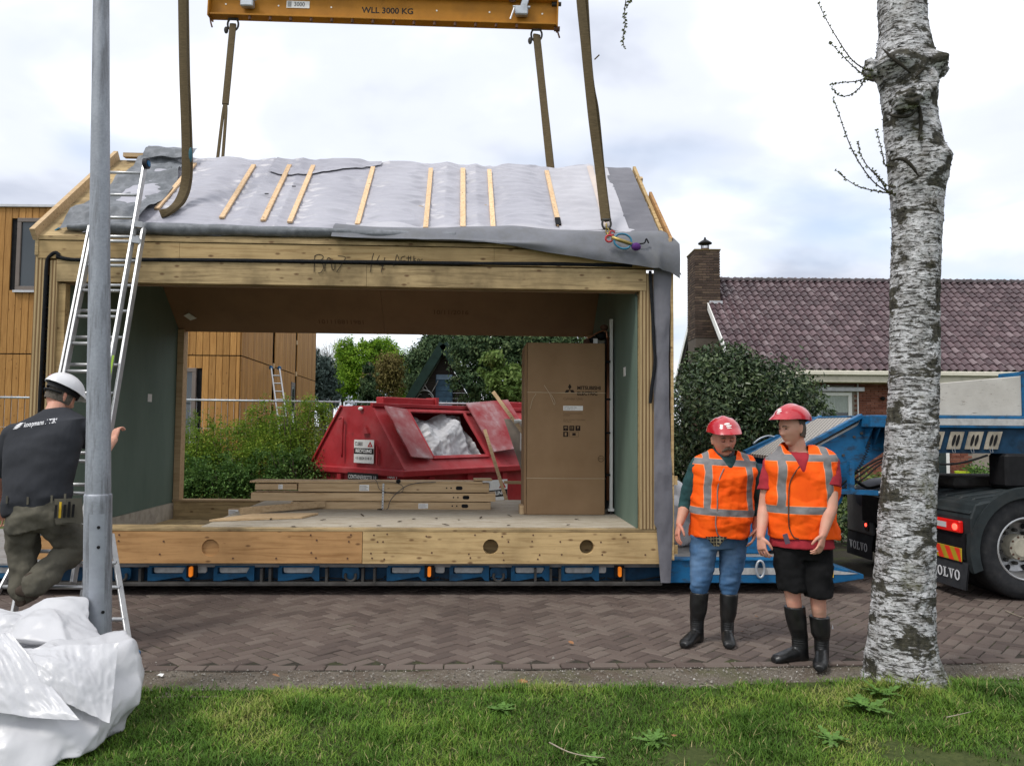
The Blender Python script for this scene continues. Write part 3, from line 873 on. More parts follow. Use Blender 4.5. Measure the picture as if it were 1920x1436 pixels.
	P = [mv(x, y, -0.014) for x, y in ((112, 479), (104, 474), (95, 479), (88, 492), (85, 540), (80, 640), (76, 720), (73, 780), (70, 860))]
	strip(P, 0.036, 0.034)
	for z in np.arange(2.0, 3.2, 0.11):       # packers behind the strip in the post gap
		mb = MB(); mb.box(0.108, 0.146, 0.03, 0.08, z, z + 0.08); mpart(mb, 'packer', M['foam'])
	P = [mv(x, y, -0.03) for x, y in ((1219, 508), (1222, 560), (1226, 640), (1228, 680), (1223, 720), (1219, 756))]
	strip(P, 0.036, 0.02)
	# --- grey membrane wrapped round the right corner, hanging below the beam
	mb = MB()
	def wrap(u, v):
		z = 3.42 - v * 3.28
		uu = 6.275 + (0.155 + 0.02 * math.sin(z * 2.1)) * u - (0.02 if z > 0.7 else 0.0) * (1 - u)
		if z < 0.75: uu += (0.75 - z) * 0.10 * (1 - u) - 0.03 * (0.75 - z)
		d = -0.015 - 0.02 * math.sin(u * math.pi) - 0.014 * fbm((uu * 9, z * 3.5, 0), 3) - (0.06 * (0.5 - z) if z < 0.5 else 0)
		return (uu, d, z)
	mb.grid(wrap, 14, 90); mb.grid(lambda u, v: (6.43 + 0.006 * math.sin(v * 40), -0.015 + 0.5 * u, 3.42 - v * 2.9), 3, 30)
	mpart(mb, 'corner_membrane', M['membrane_lilac'], smooth=True)
	mb = MB(); mb.box(6.432, 6.462, -0.012, 0.02, 0.36, 3.36); mpart(mb, 'corner_batten', M['ply'])
	for z in (0.42, 1.12):
		mb = MB(); mb.box(6.462, 6.50, -0.005, 0.02, z, z + 0.09); mpart(mb, 'packer', M['ply'])
	# --- roof decks and brown ceiling boards
	mb = MB(); mb.prism([(0.02, -0.02, 3.575), (0.02, 1.65, 4.915), (0.02, 1.65, 4.60), (0.02, 0.12, 3.36), (0.02, 0.10, 3.535)], (6.32, 0, 0)); mpart(mb, 'roof_deck', M['ply_grey'])
	mb = MB(); mb.prism([(0.02, 1.652, 4.915), (0.02, 3.32, 3.575), (0.02, 3.32, 3.10), (0.02, 1.652, 4.45)], (6.32, 0, 0)); mpart(mb, 'roof_deck', M['ply_grey'])
	cj = mv(722, 628, 3.2).x
	for a, b in ((0.25, cj - 0.002), (cj + 0.002, 6.086)):
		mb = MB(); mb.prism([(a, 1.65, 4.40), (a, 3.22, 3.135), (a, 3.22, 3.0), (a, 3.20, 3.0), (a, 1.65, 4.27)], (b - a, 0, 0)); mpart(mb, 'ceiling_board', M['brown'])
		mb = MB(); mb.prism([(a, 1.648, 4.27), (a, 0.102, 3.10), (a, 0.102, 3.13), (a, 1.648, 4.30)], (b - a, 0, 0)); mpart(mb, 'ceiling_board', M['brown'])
	cn = (Vector((0, 3.20, 3.0)) - Vector((0, 1.65, 4.27))).normalized()
	for body, px, py in (('101118811981', 640, 604), ('10/11/2016', 845, 586)):     # faint stamped numbers, upside down on the slope
		q = mloc(ray_plane(px, py, MO + EV * 3.2 + Vector((0, 0, 3.0 - 0.32)), (EV * (-cn.z) + Vector((0, 0, cn.y))).normalized()))
		Mx = frame((q.x, q.y, q.z), (-1, 0, 0), cn); Mx.translation += Mx.col[2].to_3d() * -0.0
		o = text_mesh(body, 0.11, mat_basic('faint_stamp', (0.15, 0.085, 0.05), 0.7, bump=0), 'stamp', module, 'CENTER', 0.002, frame((q.x, q.y, q.z), (1, 0, 0), -cn))
		o.location = ZO
	q = mv(358, 594, 3.05)
	mb = MB(); mb.add([mv(344, 592, 2.93), mv(354, 587, 2.90), mv(369, 597, 2.98), mv(357, 601, 3.0)], [(0, 1, 2, 3)]); mpart(mb, 'ceiling_sticker', M['paper'])
	for px, py, uu in ((281, 746, 0.249), (1171, 697, 6.085)):
		q = mloc(ray_plane(px, py, MO + EU * uu, EU))
		mb = MB(); mb.box(uu - 0.002, uu + 0.002, q.y - 0.06, q.y + 0.06, q.z - 0.05, q.z + 0.05); mpart(mb, 'wall_label', M['paper'])
	# --- film over the front slope
	ends = [((293.5, 392), (365, 307)), ((415.5, 408.7), (476, 310)), ((493, 414), (543, 310)), ((543, 417), (587.5, 311)), ((670, 421), (699.5, 314)), ((798, 427.7), (808, 316.6)),
			((868, 426), (868, 316.6)), ((924.5, 426), (917.5, 319)), ((1048, 423), (1025, 321))]
	B = [(mroof(*a, 0.03), mroof(*b, 0.03)) for a, b in ends]
	def bu(i, s):
		(u0, s0), (u1, s1) = B[i]
		return u0 + (u1 - u0) * (s - s0) / (s1 - s0)
	def fh(u, s):
		us = [bu(i, s) for i in range(len(B))]
		dmin = min(abs(u - x) for x in us)
		lo = max([x for x in us if x <= u], default=0.4); hi = min([x for x in us if x > u], default=6.1)
		t = (u - lo) / max(0.05, hi - lo)
		bulge = 0.036 * math.sin(math.pi * min(1, max(0, t)))
		pin = math.exp(-(dmin / 0.16) ** 2)
		wr = 0.019 * (0.75 - 2.0 * abs(mnoise.noise(Vector((u * 1.9, s * 15 + u * 0.8, 3.0)))) - 1.1 * abs(mnoise.noise(Vector((u * 3.6, s * 27, 7.0))))) * (0.35 + 0.9 * math.exp(-((dmin - 0.09) / 0.20) ** 2))
		big = 0.02 * mnoise.noise(Vector((u * 1.3, s * 3.0, 1.0)))
		return 0.012 + bulge * (1 - pin) + wr * (1 - 0.8 * math.exp(-(dmin / 0.04) ** 2)) + big * (1 - pin)
	mb = MB()
	mb.grid(lambda a, b: roofp(0.45 + 5.62 * a, 0.02 + 0.995 * b, fh(0.45 + 5.62 * a, 0.02 + 0.995 * b)), 400, 190)
	film = mpart(mb, 'roof_film', M['film'], smooth=True)
	# lighter lap at the foot and an upper lap with a torn slanting edge
	mb = MB()
	def lap(a, b):
		u = 3.05 + 3.05 * a
		top = 0.135 + 0.03 * mnoise.noise(Vector((u * 2, 0, 0)))
		s = 0.085 + (top - 0.055) * b
		return roofp(u, s, fh(u, max(0.02, s)) + 0.012)
	mb.grid(lap, 120, 8); mpart(mb, 'film_lap', M['film_white'], smooth=True)
	mb = MB()
	def lap2(a, b):
		u = 1.95 + 1.28 * a
		s0 = 0.80 + 0.17 * a ** 2 - 0.03 * math.sin(a * 3.1)
		s = s0 + (1.012 - s0) * b
		return roofp(u, s, fh(u, s) + 0.020)
	mb.grid(lap2, 60, 14); mpart(mb, 'film_lap', M['film'], smooth=True)
	# strip of matt membrane at the right verge and milky film over a hidden batten
	mb = MB()
	def verge(a, b):
		s = 0.02 + 0.985 * b
		u = 6.02 - 0.02 * b + 0.34 * a
		return roofp(u, s, 0.03 + 0.010 * mnoise.noise(Vector((u * 4, s * 16, 2.0))) + 0.006 * mnoise.noise(Vector((u * 9, s * 33, 2.0))))
	mb.grid(verge, 16, 70); mpart(mb, 'verge_membrane', M['membrane_lilac'], smooth=True)
	mb = MB()
	def milky(a, b):
		s = 0.115 + 0.875 * b; u = 5.30 + 0.74 * a
		rid = math.exp(-((u - 5.80) / 0.05) ** 2)
		return roofp(u, s, fh(u, s) + 0.014 + 0.026 * rid)
	mb.grid(milky, 40, 60); mpart(mb, 'film_lap', M['film_white'], smooth=True)
	mb = MB()
	mb.grid(lambda a, b: roofp(5.765 + 0.075 * a, 0.13 + 0.82 * b, fh(5.8, 0.13 + 0.82 * b) + 0.040 + 0.006 * math.sin(a * 3.14)), 4, 40); mpart(mb, 'film_lap', M['film_pink'], smooth=True)
	# battens
	for i, ((u0, s0), (u1, s1)) in enumerate(B):
		mb = MB()
		mb.bar(roofp(u0, s0, 0.030), roofp(u1, min(s1, 1.0), 0.030), 0.052 if i not in (6,) else 0.058, 0.024, RN)
		o = mpart(mb, 'batten', M['batten'], bevel=0.002)
	(u0, s0), (u1, s1) = B[8]
	mb = MB(); mb.bar(roofp(u0 - 0.004, s0, 0.034), roofp(u0 + (u1 - u0) * 0.11, s0 + (s1 - s0) * 0.11, 0.034), 0.056, 0.026, RN); mpart(mb, 'tape', M['foam'])
	q = mroof(1094, 402, 0.03)
	mb = MB(); mb.bar(roofp(q[0] - 0.05, q[1], 0.05), roofp(q[0] + 0.05, q[1] + 0.004, 0.05), 0.03, 0.004, RN); mpart(mb, 'tape', M['foam'])
	for px, py in ((500, 366), (551, 352), (324, 317)):
		q = mroof(px, py, 0.04)
		mb = MB(); mb.bar(roofp(q[0] - 0.02, q[1], 0.055), roofp(q[0] + 0.02, q[1] + 0.006, 0.05), 0.018, 0.006, RN); mpart(mb, 'scrap', M['foam'])
	# dark weathered membrane over the left end, folded at the ridge
	mb = MB()
	def leftm(a, b):
		s = 0.03 + 1.0 * b
		u = 0.22 + (0.66 + 0.10 * math.sin(b * 5)) * a + 0.10 * b - 0.03 * math.sin(b * 7)
		fold = 0.05 * math.exp(-((b - 0.62 - 0.1 * a) / 0.05) ** 2) + 0.07 * math.exp(-((b - 0.16 - 0.05 * a) / 0.09) ** 2) + 0.08 * max(0, b - 0.85) / 0.15 * math.sin(a * 3.14)
		return roofp(u, s, 0.045 + fold + 0.03 * mnoise.noise(Vector((u * 5, s * 9, 4.0))) + 0.012 * mnoise.noise(Vector((u * 14, s * 22, 4.0))))
	mb.grid(leftm, 44, 80); mpart(mb, 'left_membrane', M['membrane_dark'], smooth=True)
	mb = MB()
	def ridgefold(a, b):
		u = 0.42 + 0.58 * a; th = b * 2.2
		return roofp(u, 0.90 + 0.11 * b, 0.12 + 0.055 * math.sin(th) * (1 - 0.4 * a) + 0.02 * mnoise.noise(Vector((u * 7, b * 3, 6.0))))
	mb.grid(ridgefold, 24, 14); mpart(mb, 'left_membrane', M['membrane_dark'], smooth=True)
	# rolled membrane edge along the eave
	mb = MB()
	nn = 14; vs, fs = [], []
	m_ = 110
	for i in range(m_ + 1):
		u = 0.30 + 3.9 * i / m_
		k = i / m_
		r = 0.072 * (1 - 0.45 * max(0, k - 0.3) / 0.7) * (0.5 + 0.5 * min(1, k * 9))
		c = roofp(u, 0.048 - 0.012 * k, 0.045)
		for j in range(nn):
			a = 2 * math.pi * j / nn
			rr_ = r * (1 + 0.22 * mnoise.noise(Vector((u * 3, math.cos(a) * 1.2, math.sin(a) * 1.2))))
			vs.append(c + Vector((0, -1, 0)) * (math.cos(a) * rr_ * 1.05) + Vector((0, 0, 1)) * (math.sin(a) * rr_ * 0.85))
	for i in range(m_):
		for j in range(nn): fs.append((i * nn + j, i * nn + (j + 1) % nn, (i + 1) * nn + (j + 1) % nn, (i + 1) * nn + j))
	mb.add(vs, fs); mpart(mb, 'rolled_membrane', M['membrane_dark'], smooth=True)
	# grey flap hanging over the eave towards the right corner
	low = [(2.95, 3.60), (3.4, 3.585)] + [(lambda q: (q.x, q.z))(mv(x, y, -0.06)) for x, y in ((905, 455), (971, 464), (1069, 482.5), (1145, 492), (1207, 502), (1255, 512), (1273, 524))]
	lu = [p[0] for p in low]; lz = [p[1] for p in low]
	mb = MB()
	def flap(a, b):
		u = lu[0] + (lu[-1] - lu[0]) * a
		zl = float(np.interp(u, lu, lz))
		top = roofp(min(u, 6.36), 0.115 + 0.02 * math.sin(u * 3), 0.062)
		edge = Vector((u, -0.075 - 0.02 * math.sin(u * 5.1), 3.575 + 0.03 - 0.012 * a))
		lowp = Vector((u, -0.085 - 0.03 * a + 0.02 * math.sin(u * 8), min(zl, 3.6)))
		if b < 0.45:
			t = b / 0.45; p = top.lerp(edge, t) + Vector((0, -0.012, 0.02)) * math.sin(t * math.pi)
		else:
			t = (b - 0.45) / 0.55; p = edge.lerp(lowp, t) + Vector((0, -0.02, 0)) * math.sin(t * math.pi)
		k = mnoise.noise(Vector((u * 2.6, b * 2.2, 8.0)))
		crease = 0.035 * math.exp(-((u - 6.18 - 0.1 * b) / 0.035) ** 2) * b + 0.03 * math.exp(-((u - 6.33 + 0.06 * b) / 0.03) ** 2) * b
		return p + Vector((0, -0.018 * k + crease * -1, 0.008 * k))
	mb.grid(flap, 150, 22)
	mpart(mb, 'hanging_flap', M['membrane_mid'], smooth=True)
	mb = MB(); mb.grid(lambda a, b: (6.37 + 0.165 * b + 0.02 * a, -0.07 + 0.6 * a, 3.60 - 0.33 * b + 0.45 * a - 0.02 * math.sin(a * 9) - 0.12 * a * b), 14, 8); mpart(mb, 'hanging_flap', M['membrane_mid'], smooth=True)
	# verge timbers, left and right
	mb = MB(); mb.bar((0.005, -0.06, 3.575), (0.005, 1.66, 4.97), 0.05, 0.12, (0, -RS.z, RS.y)); mpart(mb, 'barge_board', M['plank'])
	mb = MB(); mb.bar((6.385, 0.02, 3.63), (6.385, 1.66, 4.955), 0.035, 0.06, (0, -RS.z, RS.y)); mpart(mb, 'barge_board', M['ply'])
	mb = MB(); mb.bar((6.43, -0.03, 3.62), (6.43, 0.95, 4.40), 0.03, 0.10, (0, -RS.z, RS.y)); mpart(mb, 'barge_board', M['ply_warm'])
	for s in (0.03, 0.44, 0.86):
		mb = MB(); mb.bar(roofp(6.36, s, 0.0), roofp(6.44, s, 0.0), 0.06, 0.05, RN); mpart(mb, 'barge_block', M['plank'])
	mb = MB(); mb.box(6.405, 6.435, -0.06, -0.02, 3.50, 3.66); mpart(mb, 'barge_block', M['plank'])
	mb = MB(); mb.bar((0.12, 1.60, 4.955), (0.42, 1.60, 4.955), 0.08, 0.05); mpart(mb, 'ridge_block', M['plank'])
	# carpenter's pencil writing across both lintels
	pm = M['ink']
	def stroke(pts, r=0.0035):
		mb = MB(); mb.tube(catmull([mv(560 + x * 0.15625, 440 + y * 0.15625, -0.0135) for x, y in pts], 4), r, 5); return mb
	up = [[(195, 250), (190, 320), (185, 450)], [(190, 262), (230, 240), (290, 255), (285, 290), (225, 335), (285, 350), (298, 400), (270, 450), (235, 462)], [(315, 355), (316, 438)], [(320, 365), (350, 280), (385, 290)],
		[(395, 350), (402, 415), (432, 415), (435, 350)], [(470, 255), (560, 272), (520, 350), (455, 450)], [(900, 225), (880, 300), (860, 450)], [(970, 250), (945, 300), (935, 315)], [(1035, 275), (1015, 350), (990, 455)], [(960, 360), (1020, 375)],
		[(1140, 385), (1160, 320), (1180, 242), (1212, 320)], [(1278, 258), (1235, 275), (1230, 315), (1280, 312)], [(1318, 255), (1316, 318)], [(1290, 285), (1345, 282)], [(1345, 258), (1343, 318)], [(1382, 255), (1380, 318)], [(1405, 285), (1382, 302), (1410, 320)], [(1425, 315), (1432, 296), (1450, 300), (1448, 318)], [(1465, 318), (1472, 298), (1492, 297)]]
	w = MB()
	for s_ in up: w.add(*(lambda m: (m.v, m.f))(stroke(s_)))
	mpart(w, 'handwriting', pm)['kind'] = 'stuff'
build_module()
# ------------------------------------------------------------------ low-loader trailer
def blue_mat():
	n = NT('trailer_blue_paint')
	a = n.noise(n.vec(1), 5, 5, 0.6)
	c = n.ramp(a, [(0.3, (0.010, 0.085, 0.195)), (0.7, (0.015, 0.125, 0.285))])
	d = n.noise(n.vec((1, 1, 2.5), loc=(3, 1, 2)), 7, 6, 0.7)
	c = n.mix(n.ramp(d, [(0.50, 0.0), (0.66, 0.75)]), c, (0.030, 0.029, 0.027))
	n.bump(d, 0.1, 0.003)
	return n.done(c, n.ramp(d, [(0.4, 0.32), (0.7, 0.7)]))
M['blue'] = blue_mat()
M['blue_dark'] = mat_basic('grimy_blue', (0.008, 0.036, 0.075), 0.6, var=0.4, scale=7, bump=0.2, dirt=0.75, dirtcol=(0.018, 0.017, 0.016))
M['blue_mid'] = mat_basic('road_dirty_blue', (0.010, 0.070, 0.150), 0.6, var=0.3, scale=7, bump=0.2, dirt=0.7, dirtcol=(0.02, 0.019, 0.018))
M['grime'] = mat_basic('grimy_steel', (0.050, 0.048, 0.045), 0.75, 0.0, var=0.4, scale=8, bump=0.3, dirt=0.5)
M['reflect'] = mat_basic('grey_reflective_tape', (0.40, 0.40, 0.39), 0.5, var=0.15, scale=20, bump=0.05, dirt=0.35)
M['amber'] = NT('amber_lamp').done((0.55, 0.13, 0.008), 0.25, emit=((1.0, 0.27, 0.02), 0.25))
M['deck'] = mat_basic('worn_deck_steel', (0.23, 0.225, 0.22), 0.7, 0.2, var=0.25, scale=5, bump=0.3, dirt=0.5, dirtcol=(0.11, 0.09, 0.07))
def checker_mat():
	n = NT('tread_plate')
	s = n.sep(n.vec(1))
	a = n.math('SINE', n.math('MULTIPLY', n.math('ADD', s[0], s[1]), 75))
	b = n.math('SINE', n.math('MULTIPLY', n.math('SUBTRACT', s[0], s[1]), 75))
	h = n.math('MULTIPLY', n.math('ADD', a, 1.0), n.math('ADD', b, 1.0))
	h = n.math('MULTIPLY', h, 0.25)
	c = n.ramp(h, [(0.12, (0.42, 0.385, 0.34)), (0.35, (0.10, 0.085, 0.07))])
	n.bump(h, 0.6, 0.006)
	return n.done(c, 0.5, 0.4)
M['checker'] = checker_mat()
trailer = thing('lowloader_trailer', 'blue low loader trailer with gooseneck standing under the timber house module', 'trailer', (MO.x, MO.y, 0), MYAW)
def tpart(mb, name, mat, parent=None, smooth=False, bevel=0.0, auto=None, label=None):
	o = mb.build(name, mat, parent or trailer, smooth, bevel, auto)
	if label: o['label'] = label
	return o
def tw(x, y, z): return mloc(Vector((x, y, z)))       # world point to the trailer's frame
def rounded(cx, cz, w, h, r, n=4):
	pts = []
	for sx, sz, a0 in ((1, 1, 0), (-1, 1, 90), (-1, -1, 180), (1, -1, 270)):
		for k in range(n + 1):
			a = math.radians(a0 + 90 * k / n)
			pts.append((cx + sx * (w / 2 - r) + r * math.cos(a), cz + sz * (h / 2 - r) + r * math.sin(a)))
	return pts
def neck_detail():
	# bolts, gussets, hoses and a weld bead on the near web of the neck
	for (x, z) in ((3.05, 0.62), (3.22, 0.78), (3.38, 0.95), (3.05, 0.95), (3.20, 1.10), (3.72, 1.62), (3.80, 1.66), (3.88, 1.68), (3.52, 1.30), (3.60, 1.42)):
		mb = MB(); mb.cyl(tw(x, 8.598, z), tw(x, 8.580, z), 0.016, n=6); tpart(mb, 'bolt', M['grime'])
	for x in (3.84, 3.92):
		mb = MB(); mb.prism([tw(x, 8.60, 1.50), tw(x, 8.42, 1.72), tw(x, 8.60, 1.72)], Vector((0.012, 0, 0))); tpart(mb, 'gusset', M['blue'])
	for k, r in ((0, 0.011), (1, 0.009), (2, 0.009)):
		P = [tw(3.30 + 0.03 * k, 8.56, 0.70), tw(3.44 + 0.04 * k, 8.54, 0.98), tw(3.70 + 0.05 * k, 8.54, 1.22 - 0.02 * k), tw(4.05, 8.52, 1.42 - 0.03 * k), tw(4.6, 8.50, 1.50 - 0.03 * k)]
		mb = MB(); mb.tube(catmull(P, 7), r, 7); tpart(mb, 'hose', M['black'], smooth=True)
	mb = MB(); mb.tube([tw(2.80 + 0.97 * t, 8.594, 1.255 + 0.53 * t) for t in np.linspace(0, 1, 30)], 0.008, 6); tpart(mb, 'weld', M['grime'], smooth=True)
	P = [tw(4.15 + 0.9 * t, 8.40, 1.44 - 0.10 * math.sin(math.pi * t)) for t in np.linspace(0, 1, 12)]
	mb = MB(); mb.tube(P, 0.012, 6); tpart(mb, 'hose', M['black'], smooth=True)
def build_trailer():
	tu = lambda px, v=0.06, y=1070: mv(px, y, v).x
	uend = tw(3.12, 8.2, 0).x
	mb = MB(); mb.box(-6, 6.45, 0.10, 2.72, 0.27, 0.305); mb.box(6.45, uend, 0.06, 2.72, 0.27, 0.345); tpart(mb, 'deck', M['deck'])
	mb = MB(); mb.box(-6, uend, 0.30, 2.5, 0.10, 0.26); tpart(mb, 'chassis', M['grime'])
	mb = MB(); mb.box(-6, 6.35, 0.03, 0.22, 0.095, 0.128); tpart(mb, 'bottom_rail', M['grime'], bevel=0.004)
	mb = MB(); mb.box(-6, 6.35, 0.15, 0.18, 0.128, 0.268); tpart(mb, 'side_web', M['blue_dark'])
	# cut-outs seen as grey reflective plates, wedge shaped blue outriggers between them
	for a, b in ((-40, 30), (284.6, 343), (366, 384), (408.5, 464), (529.6, 586.5), (734, 788), (816, 833), (852, 906), (967.5, 1020), (1061, 1113), (1120.6, 1138)):
		ua, ub = tu(a), tu(b)
		pl = rounded((ua + ub) / 2, 0.245, ub - ua, 0.072, 0.02)
		mb = MB(); mb.prism([(x, 0.118, z) for x, z in pl], (0, 0.02, 0)); tpart(mb, 'reflector_plate', M['reflect'])
		if ub - ua > 0.18:
			fr = MB()
			fr.prism([(ua - 0.04, 0.09, 0.268), (ub + 0.06, 0.09, 0.268), (ub + 0.06, 0.09, 0.285), (ua - 0.04, 0.09, 0.285)], (0, 0.04, 0))
			fr.prism([(ua - 0.05, 0.085, 0.268), (ua - 0.012, 0.085, 0.268), (ua - 0.012, 0.085, 0.205), (ub - 0.02, 0.085, 0.205), (ub + 0.012, 0.085, 0.268), (ub + 0.06, 0.085, 0.268), (ub + 0.06, 0.085, 0.135), (ub + 0.02, 0.085, 0.135), (ub - 0.02, 0.085, 0.178), (ua + 0.02, 0.085, 0.135), (ua - 0.05, 0.085, 0.135)], (0, 0.03, 0))
			tpart(fr, 'outrigger', M['blue_mid'])
	for px in (262, 490, 506, 612, 680, 702, 1004, 1033, 1050, 1170):
		u = tu(px); mb = MB(); mb.box(u - 0.012, u + 0.012, 0.06, 0.15, 0.128, 0.262); tpart(mb, 'rib', M['grime'])
	for px in (226, 657, 935):
		u = tu(px)
		mb = MB(); mb.prism([(x, 0.095, z) for x, z in rounded(u, 0.205, 0.17, 0.12, 0.03)], (0, 0.03, 0)); sock = tpart(mb, 'lashing_socket', M['blue_mid'])
		mb = MB(); mb.tube([(u + 0.052 * math.cos(a), 0.075, 0.185 + 0.052 * math.sin(a)) for a in np.linspace(math.radians(150), math.radians(390), 14)], 0.014, 8); tpart(mb, 'ring', M['grime'], sock, smooth=True)
	for px, py in ((358, 1070), (805, 1070), (1162, 1073)):
		u = tu(px)
		mb = MB(); mb.box(u - 0.05, u + 0.05, 0.075, 0.12, 0.17, 0.288); hs = tpart(mb, 'lamp_housing', M['black'])
		mb = MB(); mb.prism([(x, 0.045, z) for x, z in rounded(u, 0.232, 0.034, 0.10, 0.015)], (0, 0.03, 0)); tpart(mb, 'marker_lamp', M['amber'], hs)
	for k in range(9):    # hoses sagging along the chassis
		u0 = tu(300 + 105 * k)
		pts = [(u0 + 0.55 * t, 0.10, 0.165 - 0.03 * math.sin(math.pi * t) + 0.01 * math.sin(k * 2 + t * 5)) for t in np.linspace(0, 1, 9)]
		mb = MB(); mb.tube(pts, 0.008, 6); tpart(mb, 'hose', M['black'], smooth=True)
	# front end beyond the module: plate side with stripe, tapered toe
	uA, uB = 6.36, tw(3.66, 8.2, 0).x
	mb = MB(); mb.prism([(uA, 0.05, 0.12), (uB - 0.30, 0.05, 0.115), (uB, 0.05, 0.16), (uB, 0.05, 0.205), (uend + 0.02, 0.05, 0.348), (uA, 0.05, 0.348)], (0, 2.6, 0)); tpart(mb, 'front_end', M['blue'], bevel=0.006)
	mb = MB(); mb.prism([(uA + 0.35, 0.046, 0.205), (uB - 0.20, 0.046, 0.205), (uB - 0.06, 0.046, 0.215), (uend + 0.02, 0.046, 0.275), (uA + 0.35, 0.046, 0.27)], (0, 0.003, 0)); tpart(mb, 'stripe', M['reflect'])
	mb = MB(); mb.box(uA, uend, 0.03, 0.20, 0.348, 0.362); tpart(mb, 'deck_edge', M['blue'])
	mb = MB(); mb.grid(lambda a, b: (6.5 + (uend - 6.5) * a, 0.22 + 2.3 * b, 0.3515), 2, 2); tpart(mb, 'deck_board', M['deck'])
	u = tw(2.56, 8.2, 0).x
	mb = MB(); mb.tube([(u + 0.042 * math.cos(a), 0.02, 0.265 + 0.085 * math.sin(a)) for a in np.linspace(0, 2 * math.pi, 20, endpoint=False)], 0.013, 8, closed=True); tpart(mb, 'lashing_ring', M['steel'], smooth=True)
	q = mv(1555, 1074, 0.04)
	yl = mat_basic('yellow_sticker', (0.70, 0.42, 0.02), 0.5, bump=0)
	mb = MB(); mb.box(q.x - 0.045, q.x + 0.045, 0.040, 0.0445, q.z - 0.045, q.z + 0.045); st = tpart(mb, 'warning_sticker', yl)
	mb = MB(); mb.tube([(q.x - 0.028, 0.038, q.z - 0.022), (q.x, 0.038, q.z + 0.028), (q.x + 0.028, 0.038, q.z - 0.022)], 0.004, 4, closed=True); tpart(mb, 'pictogram', M['ink'], st)
	# --- gooseneck: two webs, tread plate on the slope, platform with ballast box
	YN, YF = 8.6, 9.75
	prof = [(2.75, 1.28), (3.78, 1.835), (9.5, 1.835), (9.5, 1.46), (4.06, 1.47), (3.66, 1.20), (3.58, 0.92), (3.30, 0.60), (2.72, 0.36), (2.40, 0.36), (2.40, 0.80)]
	for y, nm in ((YN, 'neck_web'), (YF - 0.04, 'neck_web')):
		mb = MB(); mb.prism([tw(x, y, z) for x, z in prof], EVl * 0.04); tpart(mb, nm, M['blue'])
	mb = MB(); mb.prism([tw(2.42, YN + 0.05, 0.36), tw(3.3, YN + 0.05, 0.62), tw(3.55, YN + 0.05, 1.0), tw(2.9, YN + 0.05, 1.30), tw(2.42, YN + 0.05, 0.95)], EVl * (YF - YN - 0.1)); tpart(mb, 'neck_core', M['blue_dark'])
	mb = MB(); mb.prism([tw(2.95, YN + 0.03, 1.395), tw(3.775, YN + 0.03, 1.832), tw(3.775, YN + 0.03, 1.80), tw(2.95, YN + 0.03, 1.36)], EVl * (YF - YN - 0.06)); tpart(mb, 'tread_plate', M['checker'])
	for y in (YN - 0.015, YF - 0.05):
		mb = MB(); mb.bar(tw(2.75, y, 1.285), tw(3.80, y, 1.850), 0.09, 0.05, (0, 0, 1)); tpart(mb, 'edge_rail', M['blue'], bevel=0.006)
	mb = MB(); mb.prism([tw(3.05, YN - 0.004, 1.36), tw(3.76, YN - 0.004, 1.745), tw(3.79, YN - 0.004, 1.80), tw(3.74, YN - 0.004, 1.79), tw(3.05, YN - 0.004, 1.42)], EVl * 0.003); tpart(mb, 'stripe', M['reflect'])
	neck_detail()
	mb = MB(); mb.prism([tw(3.80, 8.36, 1.725), tw(9.5, 8.36, 1.725), tw(9.5, 8.36, 1.855), tw(3.80, 8.36, 1.855)], EVl * 1.5); tpart(mb, 'platform', M['blue'], bevel=0.008)
	mb = MB(); mb.prism([tw(4.1, 8.356, 1.755), tw(9.5, 8.356, 1.755), tw(9.5, 8.356, 1.825), tw(4.1, 8.356, 1.825)], EVl * 0.003); tpart(mb, 'stripe', M['reflect'])
	def ballast():
		n = NT('scratched_ballast_panel')
		a = n.noise(n.vec((1, 1, 1)), 3, 5, 0.6)
		c = n.ramp(a, [(0.3, (0.40, 0.38, 0.345)), (0.7, (0.53, 0.51, 0.47))])
		b = n.noise(n.vec((3, 3, 13)), 3.0, 6, 0.75)
		c = n.mix(n.ramp(b, [(0.60, 0.0), (0.70, 0.85)]), c, (0.10, 0.075, 0.055))
		n.bump(b, 0.2, 0.004)
		return n.done(c, 0.75)
	mb = MB(); mb.prism([tw(4.55, 8.40, 1.857), tw(5.43, 8.40, 1.857), tw(5.43, 8.40, 2.285), tw(4.55, 8.40, 2.20)], EVl * 0.35); tpart(mb, 'ballast_box', ballast(), bevel=0.006)
	mb = MB(); mb.prism([tw(5.432, 8.37, 1.857), tw(5.52, 8.37, 1.857), tw(5.52, 8.37, 2.33), tw(5.432, 8.37, 2.33)], EVl * 0.4); tpart(mb, 'end_frame', M['blue'])
	mb = MB(); mb.prism([tw(3.98, 8.40, 1.46), tw(9, 8.40, 1.46), tw(9, 8.40, 1.72), tw(3.98, 8.40, 1.72)], EVl * 0.05); tpart(mb, 'platform_web', M['blue_dark'])
	cream = mat_basic('dirty_cream_paint', (0.33, 0.295, 0.235), 0.7, var=0.2, scale=9, dirt=0.6)
	for (a, b) in ((1741, 1772), (1776, 1809), (1810, 1845), (1846, 1880)):
		A, Bq, Cq, D = at(a, 842, 8.38), at(b - 9, 842, 8.38), at(b, 809, 8.38), at(a + 8, 809, 8.38)
		mb = MB(); mb.prism([mloc(p) for p in (A, Bq, Cq, D)], EVl * 0.015); pl = tpart(mb, 'wedge_plate', cream)
		for k in (0.34, 0.64):
			c = (A.lerp(Bq, k) + D.lerp(Cq, k)) / 2
			pts = [mloc(c + Vector((0.016 * math.cos(t) + 0.018 * math.sin(t), -0.004, 0.062 * math.sin(t)))) for t in np.linspace(0, 2 * math.pi, 14, endpoint=False)]
			mb = MB(); mb.prism(pts, EVl * 0.003); tpart(mb, 'slot', M['darkvoid'], pl)
